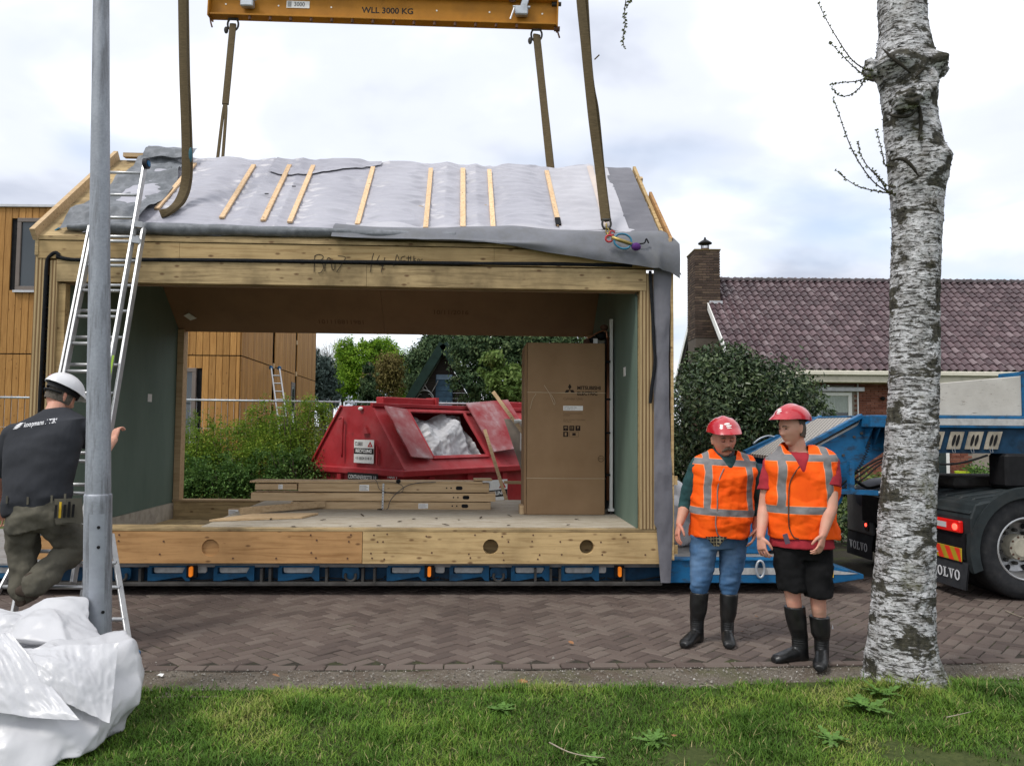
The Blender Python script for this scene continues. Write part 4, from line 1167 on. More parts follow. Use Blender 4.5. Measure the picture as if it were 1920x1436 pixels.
		c = mloc(A.lerp(Bq, 0.45) + Vector((0, -0.01, 0)))
		mb = MB(); mb.tube([c + Vector((-0.02, 0, 0.02)), c + Vector((-0.005, 0, -0.035)), c + Vector((0.02, 0, -0.035)), c + Vector((0.012, 0, 0.02))], 0.003, 5); tpart(mb, 'wire_clip', M['steel'], pl)
	# bracket, pipe and coiled cable at the foot of the neck
	mb = MB(); mb.bar(tw(3.47, 8.50, 1.36), tw(3.47, 8.50, 1.02), 0.06, 0.05, (1, 0, 0)); mb2 = mb; tpart(mb, 'bracket', M['blue'])
	mb = MB(); mb.bar(tw(3.62, 8.46, 1.36), tw(3.62, 8.46, 1.02), 0.07, 0.05, (1, 0, 0)); tpart(mb, 'bracket', M['blue'])
	mb = MB(); mb.bar(tw(3.40, 8.46, 1.045), tw(3.90, 8.46, 1.03), 0.06, 0.05); tpart(mb, 'bracket', M['blue'])
	mb = MB(); mb.cyl(tw(3.88, 8.46, 1.03), tw(4.16, 8.46, 1.03), 0.018, n=8); tpart(mb, 'pipe', M['steel'], smooth=True)
	A, Bq = at(1634, 800, 8.52), at(1592, 900, 8.52)
	pts = []
	for i in range(150):
		t = i / 149; c = A.lerp(Bq, t) + Vector((0.05 * math.sin(t * math.pi), 0, -0.03 * math.sin(t * math.pi)))
		k = 0.016 if t > 0.25 else 0.002
		pts.append(mloc(c + Vector((math.cos(i * 0.9) * k, math.sin(i * 0.9) * k, 0))))
	mb = MB(); mb.tube(pts, 0.0045, 5); tpart(mb, 'coiled_cable', M['black'], smooth=True)
	A = at(1420, 830, 9.9)
	mb = MB(); mb.tube(catmull([mloc(at(x, y, 9.85)) for x, y in ((1412, 832), (1425, 822), (1441, 817), (1455, 820))], 6), 0.012, 6); tpart(mb, 'hose', M['steel'], smooth=True)
	mb = MB(); mb.prism([mloc(at(x, y, 9.8)) for x, y in ((1398, 845), (1425, 832), (1462, 815), (1468, 826), (1425, 848), (1400, 856))], EVl * 0.1); tpart(mb, 'guard_rail', M['blue'])
	mb = MB(); mb.prism([tw(2.40, 8.7, 0.36), tw(2.98, 8.7, 0.36), tw(2.98, 8.7, 0.95), tw(2.40, 8.7, 1.1)], EVl * 1.0); tpart(mb, 'neck_foot', M['blue_dark'])
EVl = Vector((0, 1, 0))
build_trailer()

# ------------------------------------------------------------------ tractor unit
def build_truck():
	T = thing('tractor_truck', 'black truck tractor unit coupled under the gooseneck with lit red tail lamp', 'truck', (5.2, 8.0, 0), math.radians(4))
	plast = mat_basic('dark_mudguard_plastic', (0.022, 0.028, 0.030), 0.55, var=0.25, scale=8, bump=0.15, bscale=30, dirt=0.35, dirtcol=(0.06, 0.055, 0.05))
	tyre_m = mat_basic('tyre_rubber', (0.022, 0.023, 0.025), 0.75, var=0.25, scale=12, bump=0.2, bscale=30, dirt=0.4, dirtcol=(0.06, 0.058, 0.055))
	rim_m = mat_basic('dusty_alloy_rim', (0.33, 0.33, 0.33), 0.4, 0.7, var=0.25, scale=9, bump=0.1, dirt=0.5, dirtcol=(0.12, 0.11, 0.10))
	hub_m = mat_basic('cream_wheel_hub', (0.42, 0.39, 0.31), 0.55, var=0.15, scale=14, bump=0.1, dirt=0.4)
	red_m = NT('red_lamp_glass').done((0.45, 0.008, 0.008), 0.2, emit=((1.0, 0.02, 0.01), 0.12))
	led_m = NT('lit_red_lamp').done((0.9, 0.05, 0.04), 0.2, emit=((1.0, 0.05, 0.03), 3.0))
	def part(mb, name, mat, parent=None, smooth=False, bevel=0.0, auto=None): return mb.build(name, mat, parent or T, smooth, bevel, auto)
	def lathe(prof, y_of, n=48):
		mb = MB(); vs, fs = [], []
		m = len(prof)
		for i in range(n):
			a = 2 * math.pi * i / n
			for (r, y) in prof: vs.append((r * math.cos(a), y, 0.515 + r * math.sin(a)))
		for i in range(n):
			for j in range(m - 1):
				fs.append((i * m + j, i * m + j + 1, ((i + 1) % n) * m + j + 1, ((i + 1) % n) * m + j))
		return mb.add(vs, fs)
	# wheel
	w = lathe([(0.30, 0.06), (0.315, 0.02), (0.36, 0.0), (0.44, 0.0), (0.485, 0.018), (0.508, 0.045), (0.513, 0.09), (0.513, 0.26), (0.49, 0.29), (0.40, 0.31), (0.32, 0.30)], 0).build('wheel', tyre_m, T, auto=35)
	w['label'] = 'rear drive wheel with cream hub'
	rim = lathe([(0.318, 0.035), (0.312, 0.018), (0.298, 0.02), (0.288, 0.06), (0.278, 0.13), (0.250, 0.19), (0.16, 0.225), (0.10, 0.225)], 0).build('rim', rim_m, w, auto=40)
	part(lathe([(0.322, 0.022), (0.310, 0.008), (0.300, 0.02)], 0), 'rim_edge', M['alu'], w, True)
	part(lathe([(0.0, 0.085), (0.085, 0.085), (0.100, 0.10), (0.125, 0.105), (0.128, 0.13), (0.128, 0.23)], 0), 'hub', hub_m, w, auto=35)
	for k in range(10):
		a = 2 * math.pi * k / 10
		mb = MB(); c = Vector((0.112 * math.cos(a), 0.098, 0.515 + 0.112 * math.sin(a))); mb.cyl(c, c + Vector((0, 0.02, 0)), 0.012, n=6); part(mb, 'bolt', M['rust'], w)
		c = Vector((0.168 * math.cos(a + .3), 0.175, 0.515 + 0.168 * math.sin(a + .3)))
		mb = MB(); mb.cyl(c, c + Vector((0, 0.05, 0)), 0.019, 0.021, n=6); part(mb, 'wheel_nut', M['grime'], w)
	for k in range(8):      # hand holes of the disc
		a = 2 * math.pi * (k + 0.5) / 8
		mb = MB(); c = Vector((0.228 * math.cos(a), 0.190, 0.515 + 0.228 * math.sin(a)))
		mb.prism([c + Vector((0.034 * math.cos(t) * math.cos(a) - 0.024 * math.sin(t) * math.sin(a), -0.004, 0.034 * math.cos(t) * math.sin(a) + 0.024 * math.sin(t) * math.cos(a))) for t in np.linspace(0, 2 * math.pi, 12, endpoint=False)], (0, 0.004, 0)); part(mb, 'hand_hole', M['darkvoid'], w)
	w2 = lathe([(0.20, 0.36), (0.32, 0.34), (0.40, 0.32), (0.49, 0.335), (0.513, 0.37), (0.513, 0.56), (0.49, 0.60), (0.36, 0.60)], 0).build('inner_wheel', tyre_m, T, auto=35)
	far = lathe([(0.20, 2.40), (0.36, 2.44), (0.46, 2.44), (0.513, 2.38), (0.513, 1.88), (0.46, 1.84), (0.30, 1.84)], 0).build('far_wheel', tyre_m, T, auto=35)
	mb = MB(); mb.cyl((0, 0.25, 0.515), (0, 2.2, 0.515), 0.11, n=14); part(mb, 'axle', M['grime'], smooth=True)
	# mudguard: stepped arch over the wheels
	def arch(r0, r1, y0, y1, a0, a1, n=28):
		mb = MB()
		vs, fs = [], []
		for i in range(n + 1):
			a = math.radians(a0 + (a1 - a0) * i / n)
			for r in (r0, r1):
				for y in (y0, y1): vs.append((r * math.cos(a), y, 0.50 + r * math.sin(a)))
		for i in range(n):
			b = i * 4
			fs += [(b, b + 4, b + 5, b + 1), (b + 2, b + 3, b + 7, b + 6), (b, b + 2, b + 6, b + 4), (b + 1, b + 5, b + 7, b + 3)]
		fs += [(0, 1, 3, 2), (n * 4, n * 4 + 2, n * 4 + 3, n * 4 + 1)]
		return mb.add(vs, fs)
	part(arch(0.535, 0.56, -0.02, 0.62, 20, 196), 'mudguard', plast, auto=30)
	part(arch(0.535, 0.635, -0.035, 0.03, 30, 200), 'mudguard_lip', plast, auto=30)
	mb = MB(); mb.prism([(-0.60, -0.02, 0.30), (-0.545, -0.02, 0.30), (-0.545, -0.02, 0.62), (-0.40, -0.02, 0.93), (-0.30, -0.02, 1.02), (-0.56, -0.02, 0.96), (-0.615, -0.02, 0.82)], (0, 0.64, 0)); part(mb, 'mudguard_back', plast, bevel=0.012)
	mb = MB(); mb.prism([(-0.62, 0.0, 0.86), (-0.50, 0.0, 0.985), (0.05, 0.0, 1.062), (0.9, 0.0, 1.055), (0.9, 0.0, 1.02), (0.0, 0.0, 1.02), (-0.5, 0.0, 0.93)], (0, 2.45, 0)); dk = part(mb, 'deck_cover', plast, bevel=0.01)
	for y0 in (0.16, 0.36, 0.62, 0.95, 1.3):
		mb = MB(); mb.prism([(-0.56, y0, 0.93), (-0.44, y0, 1.015), (0.05, y0, 1.085), (0.6, y0, 1.085), (0.6, y0, 1.05), (0.0, y0, 1.05), (-0.5, y0, 0.95)], (0, 0.12, 0)); part(mb, 'cover_rib', plast, dk, bevel=0.012)
	mb = MB(); mb.box(-0.70, 6, 0.72, 0.80, 0.62, 0.92); part(mb, 'chassis_rail', M['black'])
	mb = MB(); mb.box(-0.70, 6, 1.68, 1.76, 0.62, 0.92); part(mb, 'chassis_rail', M['black'])
	mb = MB(); mb.box(-0.72, -0.66, 0.60, 1.9, 0.58, 0.90); part(mb, 'cross_member', M['black'])
	mb = MB(); mb.box(-0.20, 0.75, 0.85, 1.65, 1.06, 1.18); part(mb, 'fifth_wheel', M['grime'], bevel=0.03)
	mb = MB(); mb.box(0.02, 5, 0.32, 0.62, 1.10, 1.46); part(mb, 'equipment_box', M['black'], bevel=0.03)
	mb = MB(); mb.box(0.85, 5, 0.02, 2.4, 0.35, 1.05); part(mb, 'side_tank', M['black'], bevel=0.05)
	mb = MB(); mb.box(3.4, 5.4, 0.0, 2.5, 0.9, 3.4); part(mb, 'cab', M['black'], bevel=0.08)
	# rear face, near side: lamp cluster, striped plate, flap
	X = -0.62
	mb = MB(); mb.box(X - 0.045, X, 0.085, 0.64, 0.665, 0.785); lamp = part(mb, 'tail_lamp', red_m, bevel=0.01)
	mb = MB(); mb.box(X - 0.052, X - 0.046, 0.30, 0.60, 0.70, 0.755); part(mb, 'reversing_lens', NT('clear_lens').done((0.55, 0.55, 0.55), 0.15), lamp)
	mb = MB(); mb.ball((X - 0.05, 0.155, 0.722), 0.012, 0.042, 0.034); part(mb, 'lit_lamp', led_m, lamp, smooth=True)
	mb = MB(); mb.box(X - 0.01, X + 0.02, 0.06, 0.66, 0.40, 0.665); part(mb, 'lamp_panel', M['black'])
	cy = mat_basic('yellow_reflector', (0.42, 0.30, 0.02), 0.45, bump=0); cr = mat_basic('red_reflector', (0.75, 0.045, 0.02), 0.45, bump=0)
	mb = MB(); mb.box(X - 0.020, X - 0.012, 0.10, 0.66, 0.375, 0.51); pl = part(mb, 'striped_plate', cy, bevel=0.003)
	for k in range(4):
		y0 = 0.13 + 0.165 * k - 0.08
		q = [(X - 0.0215, max(0.102, min(0.658, yy)), z) for yy, z in ((y0, 0.377), (y0 + 0.085, 0.377), (y0 + 0.165, 0.508), (y0 + 0.08, 0.508))]
		mb = MB(); mb.add(q, [(0, 1, 2, 3)]); part(mb, 'red_stripe', cr, pl)
	flapm = mat_basic('mud_flap_rubber', (0.030, 0.032, 0.036), 0.7, var=0.2, scale=10, bump=0.2, dirt=0.3, dirtcol=(0.07, 0.065, 0.06))
	def volvo(parent, y0, y1, zc, h, x):
		"""The five serif capitals, reading towards the rear (right-hand side is -y)."""
		mb = MB(); wd = (y1 - y0) / 5
		def P(s, t): return (x, y1 - s, zc + t)     # s runs to the right of the reader
		def quad(pts): mb.prism([P(*p) for p in pts], (-0.003, 0, 0))
		def ring(cx, a, b, th, tv):
			n = 18
			for k in range(n):
				t0, t1 = 2 * math.pi * k / n, 2 * math.pi * (k + 1) / n
				quad([(cx + a * math.cos(t0), b * math.sin(t0)), (cx + a * math.cos(t1), b * math.sin(t1)), (cx + (a - th) * math.cos(t1), (b - tv) * math.sin(t1)), (cx + (a - th) * math.cos(t0), (b - tv) * math.sin(t0))])
		for i, ch in enumerate('VOLVO'):
			c = wd * (i + 0.5); e = wd * 0.44; H = h / 2
			if ch == 'O': ring(c, e, H * 1.05, e * 0.48, H * 0.25)
			elif ch == 'V':
				quad([(c - e * 0.85, H), (c - e * 0.30, H), (c + e * 0.12, -H), (c - e * 0.12, -H)]); quad([(c + e * 0.45, H), (c + e * 0.75, H), (c + e * 0.12, -H), (c - e * 0.05, -H)])
				quad([(c - e * 1.1, H), (c - e * 0.05, H), (c - e * 0.05, H * 0.8), (c - e * 1.1, H * 0.8)]); quad([(c + e * 0.2, H), (c + e * 1.1, H), (c + e * 1.1, H * 0.8), (c + e * 0.2, H * 0.8)])
			else:
				quad([(c - e * 0.6, H), (c - e * 0.1, H), (c - e * 0.1, -H), (c - e * 0.6, -H)]); quad([(c - e * 0.95, H), (c + e * 0.25, H), (c + e * 0.25, H * 0.8), (c - e * 0.95, H * 0.8)])
				quad([(c - e * 0.95, -H), (c + e * 0.85, -H), (c + e * 0.85, -H * 0.78), (c - e * 0.95, -H * 0.78)]); quad([(c + e * 0.6, -H), (c + e * 0.9, -H), (c + e * 0.9, -H * 0.35), (c + e * 0.6, -H * 0.6)])
		o = part(mb, 'lettering', M['whiteprint'], parent); o['kind'] = 'stuff'
	for (a, b, z1) in ((0.02, 0.68, 0.375), (1.83, 2.46, 0.40)):
		mb = MB(); mb.grid(lambda u, v: (X - 0.02 * math.sin(v * 1.5), a + (b - a) * u + (0.02 * v if u < 0.5 else 0), z1 - (z1 - 0.10) * v), 4, 6); mb.grid(lambda u, v: (X + 0.015 - 0.02 * math.sin(v * 1.5), a + (b - a) * u + (0.02 * v if u < 0.5 else 0), z1 - (z1 - 0.10) * v), 4, 6)
		fl = part(mb, 'mud_flap', flapm)
		volvo(fl, a + 0.10, b - 0.08, 0.235, 0.10, X - 0.024)
	mb = MB(); mb.box(X - 0.015, X + 0.03, 1.83, 2.45, 0.40, 0.96); pn = part(mb, 'lamp_panel', mat_basic('grey_lamp_panel', (0.13, 0.13, 0.13), 0.55, 0.3, dirt=0.4), bevel=0.012)
	mb = MB(); mb.box(X - 0.03, X - 0.016, 1.90, 1.98, 0.45, 0.93); part(mb, 'lamp_bar', M['grime'], pn)
	for z in (0.52, 0.84):
		mb = MB(); mb.ball((X - 0.034, 1.945, z), 0.008, 0.022, 0.022); part(mb, 'lit_lamp', led_m, pn, smooth=True)
	mb = MB(); mb.tube(catmull([(X - 0.05, 2.3, 0.98), (X - 0.1, 2.1, 1.06), (X, 1.95, 0.98), (X + 0.1, 1.8, 1.02)], 6), 0.02, 7); part(mb, 'hose', M['black'], smooth=True)
	mb = MB(); mb.ball((X - 0.03, 2.55, 0.90), 0.07, 0.07, 0.09); part(mb, 'coupling', M['black'], smooth=True)
	mb = MB(); vs = arch(0.535, 0.57, 1.83, 2.45, 10, 196); part(vs, 'mudguard', plast, auto=30)
	mb = MB(); mb.ball((-0.35, 2.1, 0.86), 0.34, 0.30, 0.24); part(mb, 'mudguard_top', mat_basic('grey_mudguard', (0.09, 0.095, 0.11), 0.5), smooth=True)
build_truck()
# ------------------------------------------------------------------ foliage helpers
def leaf_mat(name, lo, mid, hi, rough=0.5, spec=0.12, trans=0.25):
	n = NT(name)
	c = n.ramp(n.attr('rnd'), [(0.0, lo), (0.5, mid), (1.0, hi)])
	n.done(c, rough, spec=spec)
	tr = n.n('ShaderNodeBsdfTranslucent'); n.l(c, tr.inputs['Color'])
	mx = n.n('ShaderNodeMixShader'); mx.inputs[0].default_value = trans
	n.l(n.p.outputs[0], mx.inputs[1]); n.l(tr.outputs[0], mx.inputs[2]); n.l(mx.outputs[0], n.out.inputs['Surface'])
	return n.m
def foliage(name, blobs, count, size, mat, parent=None, seed=1, clump=0.16, per=45, aspect=0.5, shell=0.35, droop=0.0, colvar=0.25, fold=0.18, zmin=None, oval=False):
	"""Thousands of small folded leaves gathered in clumps through ellipsoids ((x,y,z),(rx,ry,rz))."""
	rr = np.random.default_rng(seed)
	w = np.array([(b[1][0] * b[1][1] * b[1][2]) ** (2 / 3) for b in blobs]); w /= w.sum()
	nc = max(4, count // per)
	bi = rr.choice(len(blobs), nc, p=w)
	C = np.array([b[0] for b in blobs])[bi]; R = np.array([b[1] for b in blobs])[bi]
	d = rr.normal(size=(nc, 3)); d /= np.linalg.norm(d, axis=1)[:, None]
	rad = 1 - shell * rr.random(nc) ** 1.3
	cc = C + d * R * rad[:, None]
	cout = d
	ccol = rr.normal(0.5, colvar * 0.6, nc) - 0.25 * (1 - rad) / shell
	li = rr.integers(0, nc, count)
	cs = clump * np.mean(R[li], axis=1)
	p = cc[li] + rr.normal(size=(count, 3)) * cs[:, None] * np.array([1, 1, 0.75])
	if zmin is not None:
		k = p[:, 2] > zmin; p, li = p[k], li[k]; count = len(p)
	nrm = cout[li] * 0.6 + rr.normal(size=(count, 3)) * 0.6 + np.array([0, 0, 0.45])
	nrm /= np.linalg.norm(nrm, axis=1)[:, None]
	t = rr.normal(size=(count, 3)); t -= nrm * np.sum(t * nrm, 1)[:, None]
	t[:, 2] -= droop; t /= np.linalg.norm(t, axis=1)[:, None]
	b = np.cross(nrm, t)
	s = size * rr.uniform(0.6, 1.3, count)
	V = np.empty((count, 4, 3))
	V[:, 0] = p - t * (s * 0.5)[:, None]
	V[:, 2] = p + t * (s * 0.5)[:, None]
	V[:, 1] = p + b * (s * aspect * 0.5)[:, None] + nrm * (s * fold * 0.5)[:, None]
	V[:, 3] = p - b * (s * aspect * 0.5)[:, None] + nrm * (s * fold * 0.5)[:, None]
	if oval:
		W6 = np.empty((count, 6, 3))
		W6[:, 0], W6[:, 3] = V[:, 0], V[:, 2]
		q1, q2 = p - t * (s * 0.2)[:, None], p + t * (s * 0.24)[:, None]
		sb, up_ = b * (s * aspect * 0.5)[:, None], nrm * (s * fold * 0.4)[:, None]
		W6[:, 1], W6[:, 2], W6[:, 4], W6[:, 5] = q1 + sb + up_, q2 + sb * 0.85 + up_, q2 - sb * 0.85 + up_, q1 - sb + up_
		base = (np.arange(count) * 6)[:, None]
		F_ = np.concatenate([base + [0, 1, 2, 3], base + [0, 3, 4, 5]])
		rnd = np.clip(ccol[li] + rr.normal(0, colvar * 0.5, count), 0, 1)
		return np_mesh(name, W6.reshape(-1, 3), F_, mat, parent, attr={'rnd': np.repeat(rnd, 6)})
	base = (np.arange(count) * 4)[:, None]
	F_ = np.concatenate([base + [0, 1, 2], base + [0, 2, 3]])
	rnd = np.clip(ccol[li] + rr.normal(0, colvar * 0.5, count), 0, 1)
	return np_mesh(name, V.reshape(-1, 3), F_, mat, parent, attr={'rnd': np.repeat(rnd, 4)})
M['bark'] = mat_basic('bark', (0.075, 0.06, 0.045), 0.9, var=0.35, scale=14, bump=0.6, bscale=25, bdist=0.02)
def trunk(base, top, r0, r1, parent, limbs=0, seed=1, spread=1.0, name='trunk', mat=None):
	rr = random.Random(seed); mb = MB()
	base, top = Vector(base), Vector(top)
	pts = [base.lerp(top, t) + Vector((rr.uniform(-1, 1), rr.uniform(-1, 1), 0)) * r0 * 0.5 * math.sin(t * 3.1) for t in np.linspace(0, 1, 9)]
	mb.tube(pts, [r0 + (r1 - r0) * i / 8 for i in range(9)], 9)
	for k in range(limbs):
		t = 0.25 + 0.7 * k / max(1, limbs)
		p = base.lerp(top, t); a = rr.uniform(0, 6.28); l = spread * rr.uniform(0.5, 1.0) * (1.15 - 0.6 * t)
		e = p + Vector((math.cos(a) * l, math.sin(a) * l, l * rr.uniform(0.3, 0.9)))
		m = p.lerp(e, 0.5) + Vector((0, 0, -0.08 * l))
		rb = (r0 + (r1 - r0) * t) * 0.5
		mb.tube([p, m, e], [rb, rb * 0.6, rb * 0.2], 6)
	return mb.build(name, mat or M['bark'], parent, smooth=True)
def tree(name, label, base, h, blobs, count, size, mat, group=None, seed=1, r0=0.15, limbs=8, cat='tree', **kw):
	base = Vector(base)
	t = thing(name, label, cat, base, 0, group)
	top = max(b[0][2] + b[1][2] * 0.4 for b in blobs)
	cx = sum(b[0][0] for b in blobs) / len(blobs); cy = sum(b[0][1] for b in blobs) / len(blobs)
	trunk((0, 0, 0), (cx - base.x, cy - base.y, top - base.z), r0, r0 * 0.25, t, limbs, seed, spread=blobs[0][1][0])
	lb = [((b[0][0] - base.x, b[0][1] - base.y, b[0][2] - base.z), b[1]) for b in blobs]
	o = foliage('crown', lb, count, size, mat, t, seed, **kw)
	o['kind'] = 'stuff'
	return t

# ------------------------------------------------------------------ timber clad building behind
def build_clad_house():
	def clad_mat():
		n = NT('stained_larch_cladding')
		base = n.vec(1)
		r = n.objrand()
		comb = n.n('ShaderNodeCombineXYZ'); rm = n.math('MULTIPLY', r, 61.0); n.l(rm, comb.inputs[0]); n.l(rm, comb.inputs[2])
		va = n.n('ShaderNodeVectorMath'); va.operation = 'ADD'; n.l(base, va.inputs[0]); n.l(comb.outputs[0], va.inputs[1])
		def sc(s3):
			m = n.n('ShaderNodeVectorMath'); m.operation = 'MULTIPLY'; n.l(va.outputs[0], m.inputs[0]); m.inputs[1].default_value = s3; return m.outputs[0]
		g = n.noise(sc((16, 16, 1.1)), 2.5, 5, 0.6, 0.5)
		c = n.ramp(g, [(0.3, (0.275, 0.135, 0.038)), (0.55, (0.375, 0.195, 0.060)), (0.8, (0.44, 0.245, 0.082))])
		k = n.voro(sc((4.2, 4.2, 2.2)), 2.2, 'F1', 1.0)
		c = n.mix(n.ramp(k, [(0.0, 0.85), (0.07, 0.6), (0.14, 0.0)]), c, (0.09, 0.035, 0.012))
		c = n.hsv(c, 0.5, 1.0, n.math('MULTIPLY_ADD', r, 0.30, 0.84))
		n.bump(g, 0.3, 0.004)
		return n.done(c, 0.65)
	cm = clad_mat()
	Y0 = 16.5
	corner = at(449, 700, Y0); X1 = corner.x
	yaw = math.radians(0.0)
	B = thing('clad_building', 'two storey flat roofed building clad in honey coloured vertical boards', 'building', (X1, Y0, 0), 0)
	rd = Vector((-0.085, 1.0, 0)).normalized()                # direction of the receding right face
	mb = MB(); mb.prism([(-12, 0.04, 0), (-0.04, 0.04, 0), (-0.04 + rd.x * 9.6, rd.y * 9.6, 0), (-12, 9.6, 0)], (0, 0, 6.22)); mb.build('wall_core', M['darkvoid'], B)
	mb = MB(); mb.prism([(-12.1, -0.05, 6.255), (0.05, -0.05, 6.255), (0.05 + rd.x * 9.65, rd.y * 9.65, 6.255), (-12.1, 9.65, 6.255)], (0, 0, 0.05)); mb.build('roof_edge', M['alu'], B)
	zf = lambda py, px=100: at(px, py, Y0).z
	xf = lambda px, py=450: at(px, py, Y0).x - X1
	zj = zf(664)
	wins = [(xf(33), xf(83), zf(545), zf(410)), (xf(312, 760), xf(367, 760), zf(826, 350), zf(690, 350))]
	frame_m = mat_basic('brown_grey_window_frame', (0.16, 0.135, 0.12), 0.5, var=0.08, bump=0.02)
	W = 0.142
	def boards(length, org, d, nrm, holes, jitter):
		k = 0; x = 0.0
		while x < length - 0.02:
			w = min(W, length - x)
			for (z0, z1) in ((0.15, zj - 0.012), (zj + 0.012, 6.25)):
				segs = [(z0, z1)]
				for (ha, hb, hz0, hz1) in holes:
					if x + w > ha and x < hb:
						ns = []
						for a, b in segs:
							if hz1 <= a or hz0 >= b: ns.append((a, b))
							else:
								if hz0 > a: ns.append((a, hz0))
								if hz1 < b: ns.append((hz1, b))
						segs = ns
				for a, b in segs:
					p = org + d * (x + w / 2)
					dd = 0.003 * ((k * 7) % 5 - 2)
					mb = MB(); half = (w - 0.009) / 2
					q = [p + d * s + nrm * o for s, o in ((-half, 0), (half, 0), (half, 0.022 + dd * .3), (half - 0.004, 0.026 + dd * .3), (-half + 0.004, 0.026 + dd * .3), (-half, 0.022 + dd * .3))]
					mb.prism([Vector((v.x, v.y, a)) for v in q], (0, 0, b - a)); mb.build('board', cm, B)
			x += W; k += 1
	L = 5.9
	boards(L, Vector((-L, 0.03, 0)), Vector((1, 0, 0)), Vector((0, -1, 0)), [(a + L, b + L, c, d) for a, b, c, d in wins], 1)
	nr = Vector((rd.y, -rd.x, 0))
	# right face, with dark joints between house sections and a narrow window
	def sf(px, py):       # distance along the right face
		P = ray_plane(px, py, Vector((X1, Y0, 0)), nr)
		return (P - Vector((X1, Y0, 0))).dot(rd), P.z
	g1, g2 = sf(511, 650)[0], sf(554, 650)[0]
	wa, wz1 = sf(545, 716); wb, _ = sf(551.5, 718); wz0 = sf(548, 748)[1]
	boards(9.5, Vector((0, 0.03, 0)), rd, nr, [(g1 - 0.07, g1 + 0.07, 0, 7), (g2 - 0.09, g2 + 0.09, 0, 7), (wa, wb, 0.9, wz1)], 2)
	for g in (g1, g2):
		for z in np.arange(2.2, 5.4, 0.9):
			p = rd * g + nr * 0.02
			mb = MB(); mb.box(p.x - 0.03, p.x + 0.03, p.y - 0.05, p.y + 0.05, z, z + 0.12); mb.build('joint_packer', M['plank'], B)
	for (a, b, c, d) in wins:
		mb = MB(); fw = 0.085
		mb.box(a, b, -0.035, 0.02, c, c + fw); mb.box(a, b, -0.035, 0.02, d - fw, d); mb.box(a, a + fw, -0.034, 0.02, c + fw, d - fw); mb.box(b - fw, b, -0.034, 0.02, c + fw, d - fw)
		wd = mb.build('window', frame_m, B, bevel=0.006)
		mb = MB(); mb.box(a + fw, b - fw, 0.0, 0.006, c + fw, d - fw); mb.build('pane', M['glass'], wd)
		mb = MB(); mb.box(a - 0.02, b + 0.02, -0.07, 0.0, c - 0.05, c - 0.004); mb.build('sill', M['alu'], wd)
	p0, p1 = rd * wa + nr * 0.01, rd * wb + nr * 0.01
	mb = MB(); mb.prism([(p0.x, p0.y, 0.95), (p1.x, p1.y, 0.95), (p1.x, p1.y, wz1), (p0.x, p0.y, wz1)], nr * 0.02); wd = mb.build('window', frame_m, B)
	q0, q1 = p0.lerp(p1, 0.2), p0.lerp(p1, 0.8)
	mb = MB(); mb.prism([(q0.x, q0.y, 1.05), (q1.x, q1.y, 1.05), (q1.x, q1.y, wz1 - 0.1), (q0.x, q0.y, wz1 - 0.1)], nr * 0.026); mb.build('pane', M['glass'], wd)
	# ladder leaning on the right face
	Ld = thing('ladder', 'distant aluminium ladder leaning on the clad building above the shrubs', 'ladder', at(560, 800, 15.6) * 1)
	Ld.location.z = 0
	T = at(516, 690, 18.4) - Ld.location; Bt = at(556, 830, 15.6) - Ld.location; Bt.z = 0
	T2 = T; sd = Vector((0.085, 0.04, 0))
	for s in (-1, 1):
		mb = MB(); mb.bar(Bt + sd * s, T2 + sd * s, 0.03, 0.06); mb.build('rail', M['alu'], Ld)
		mb = MB(); mb.ball(T2 + sd * s, 0.05); mb.build('rail_cap', M['blue'], Ld, smooth=True)
	for k in range(1, 16):
		c = Bt.lerp(T2, k / 16)
		mb = MB(); mb.cyl(c - sd, c + sd, 0.018, n=6); mb.build('rung', M['alu'], Ld)
build_clad_house()

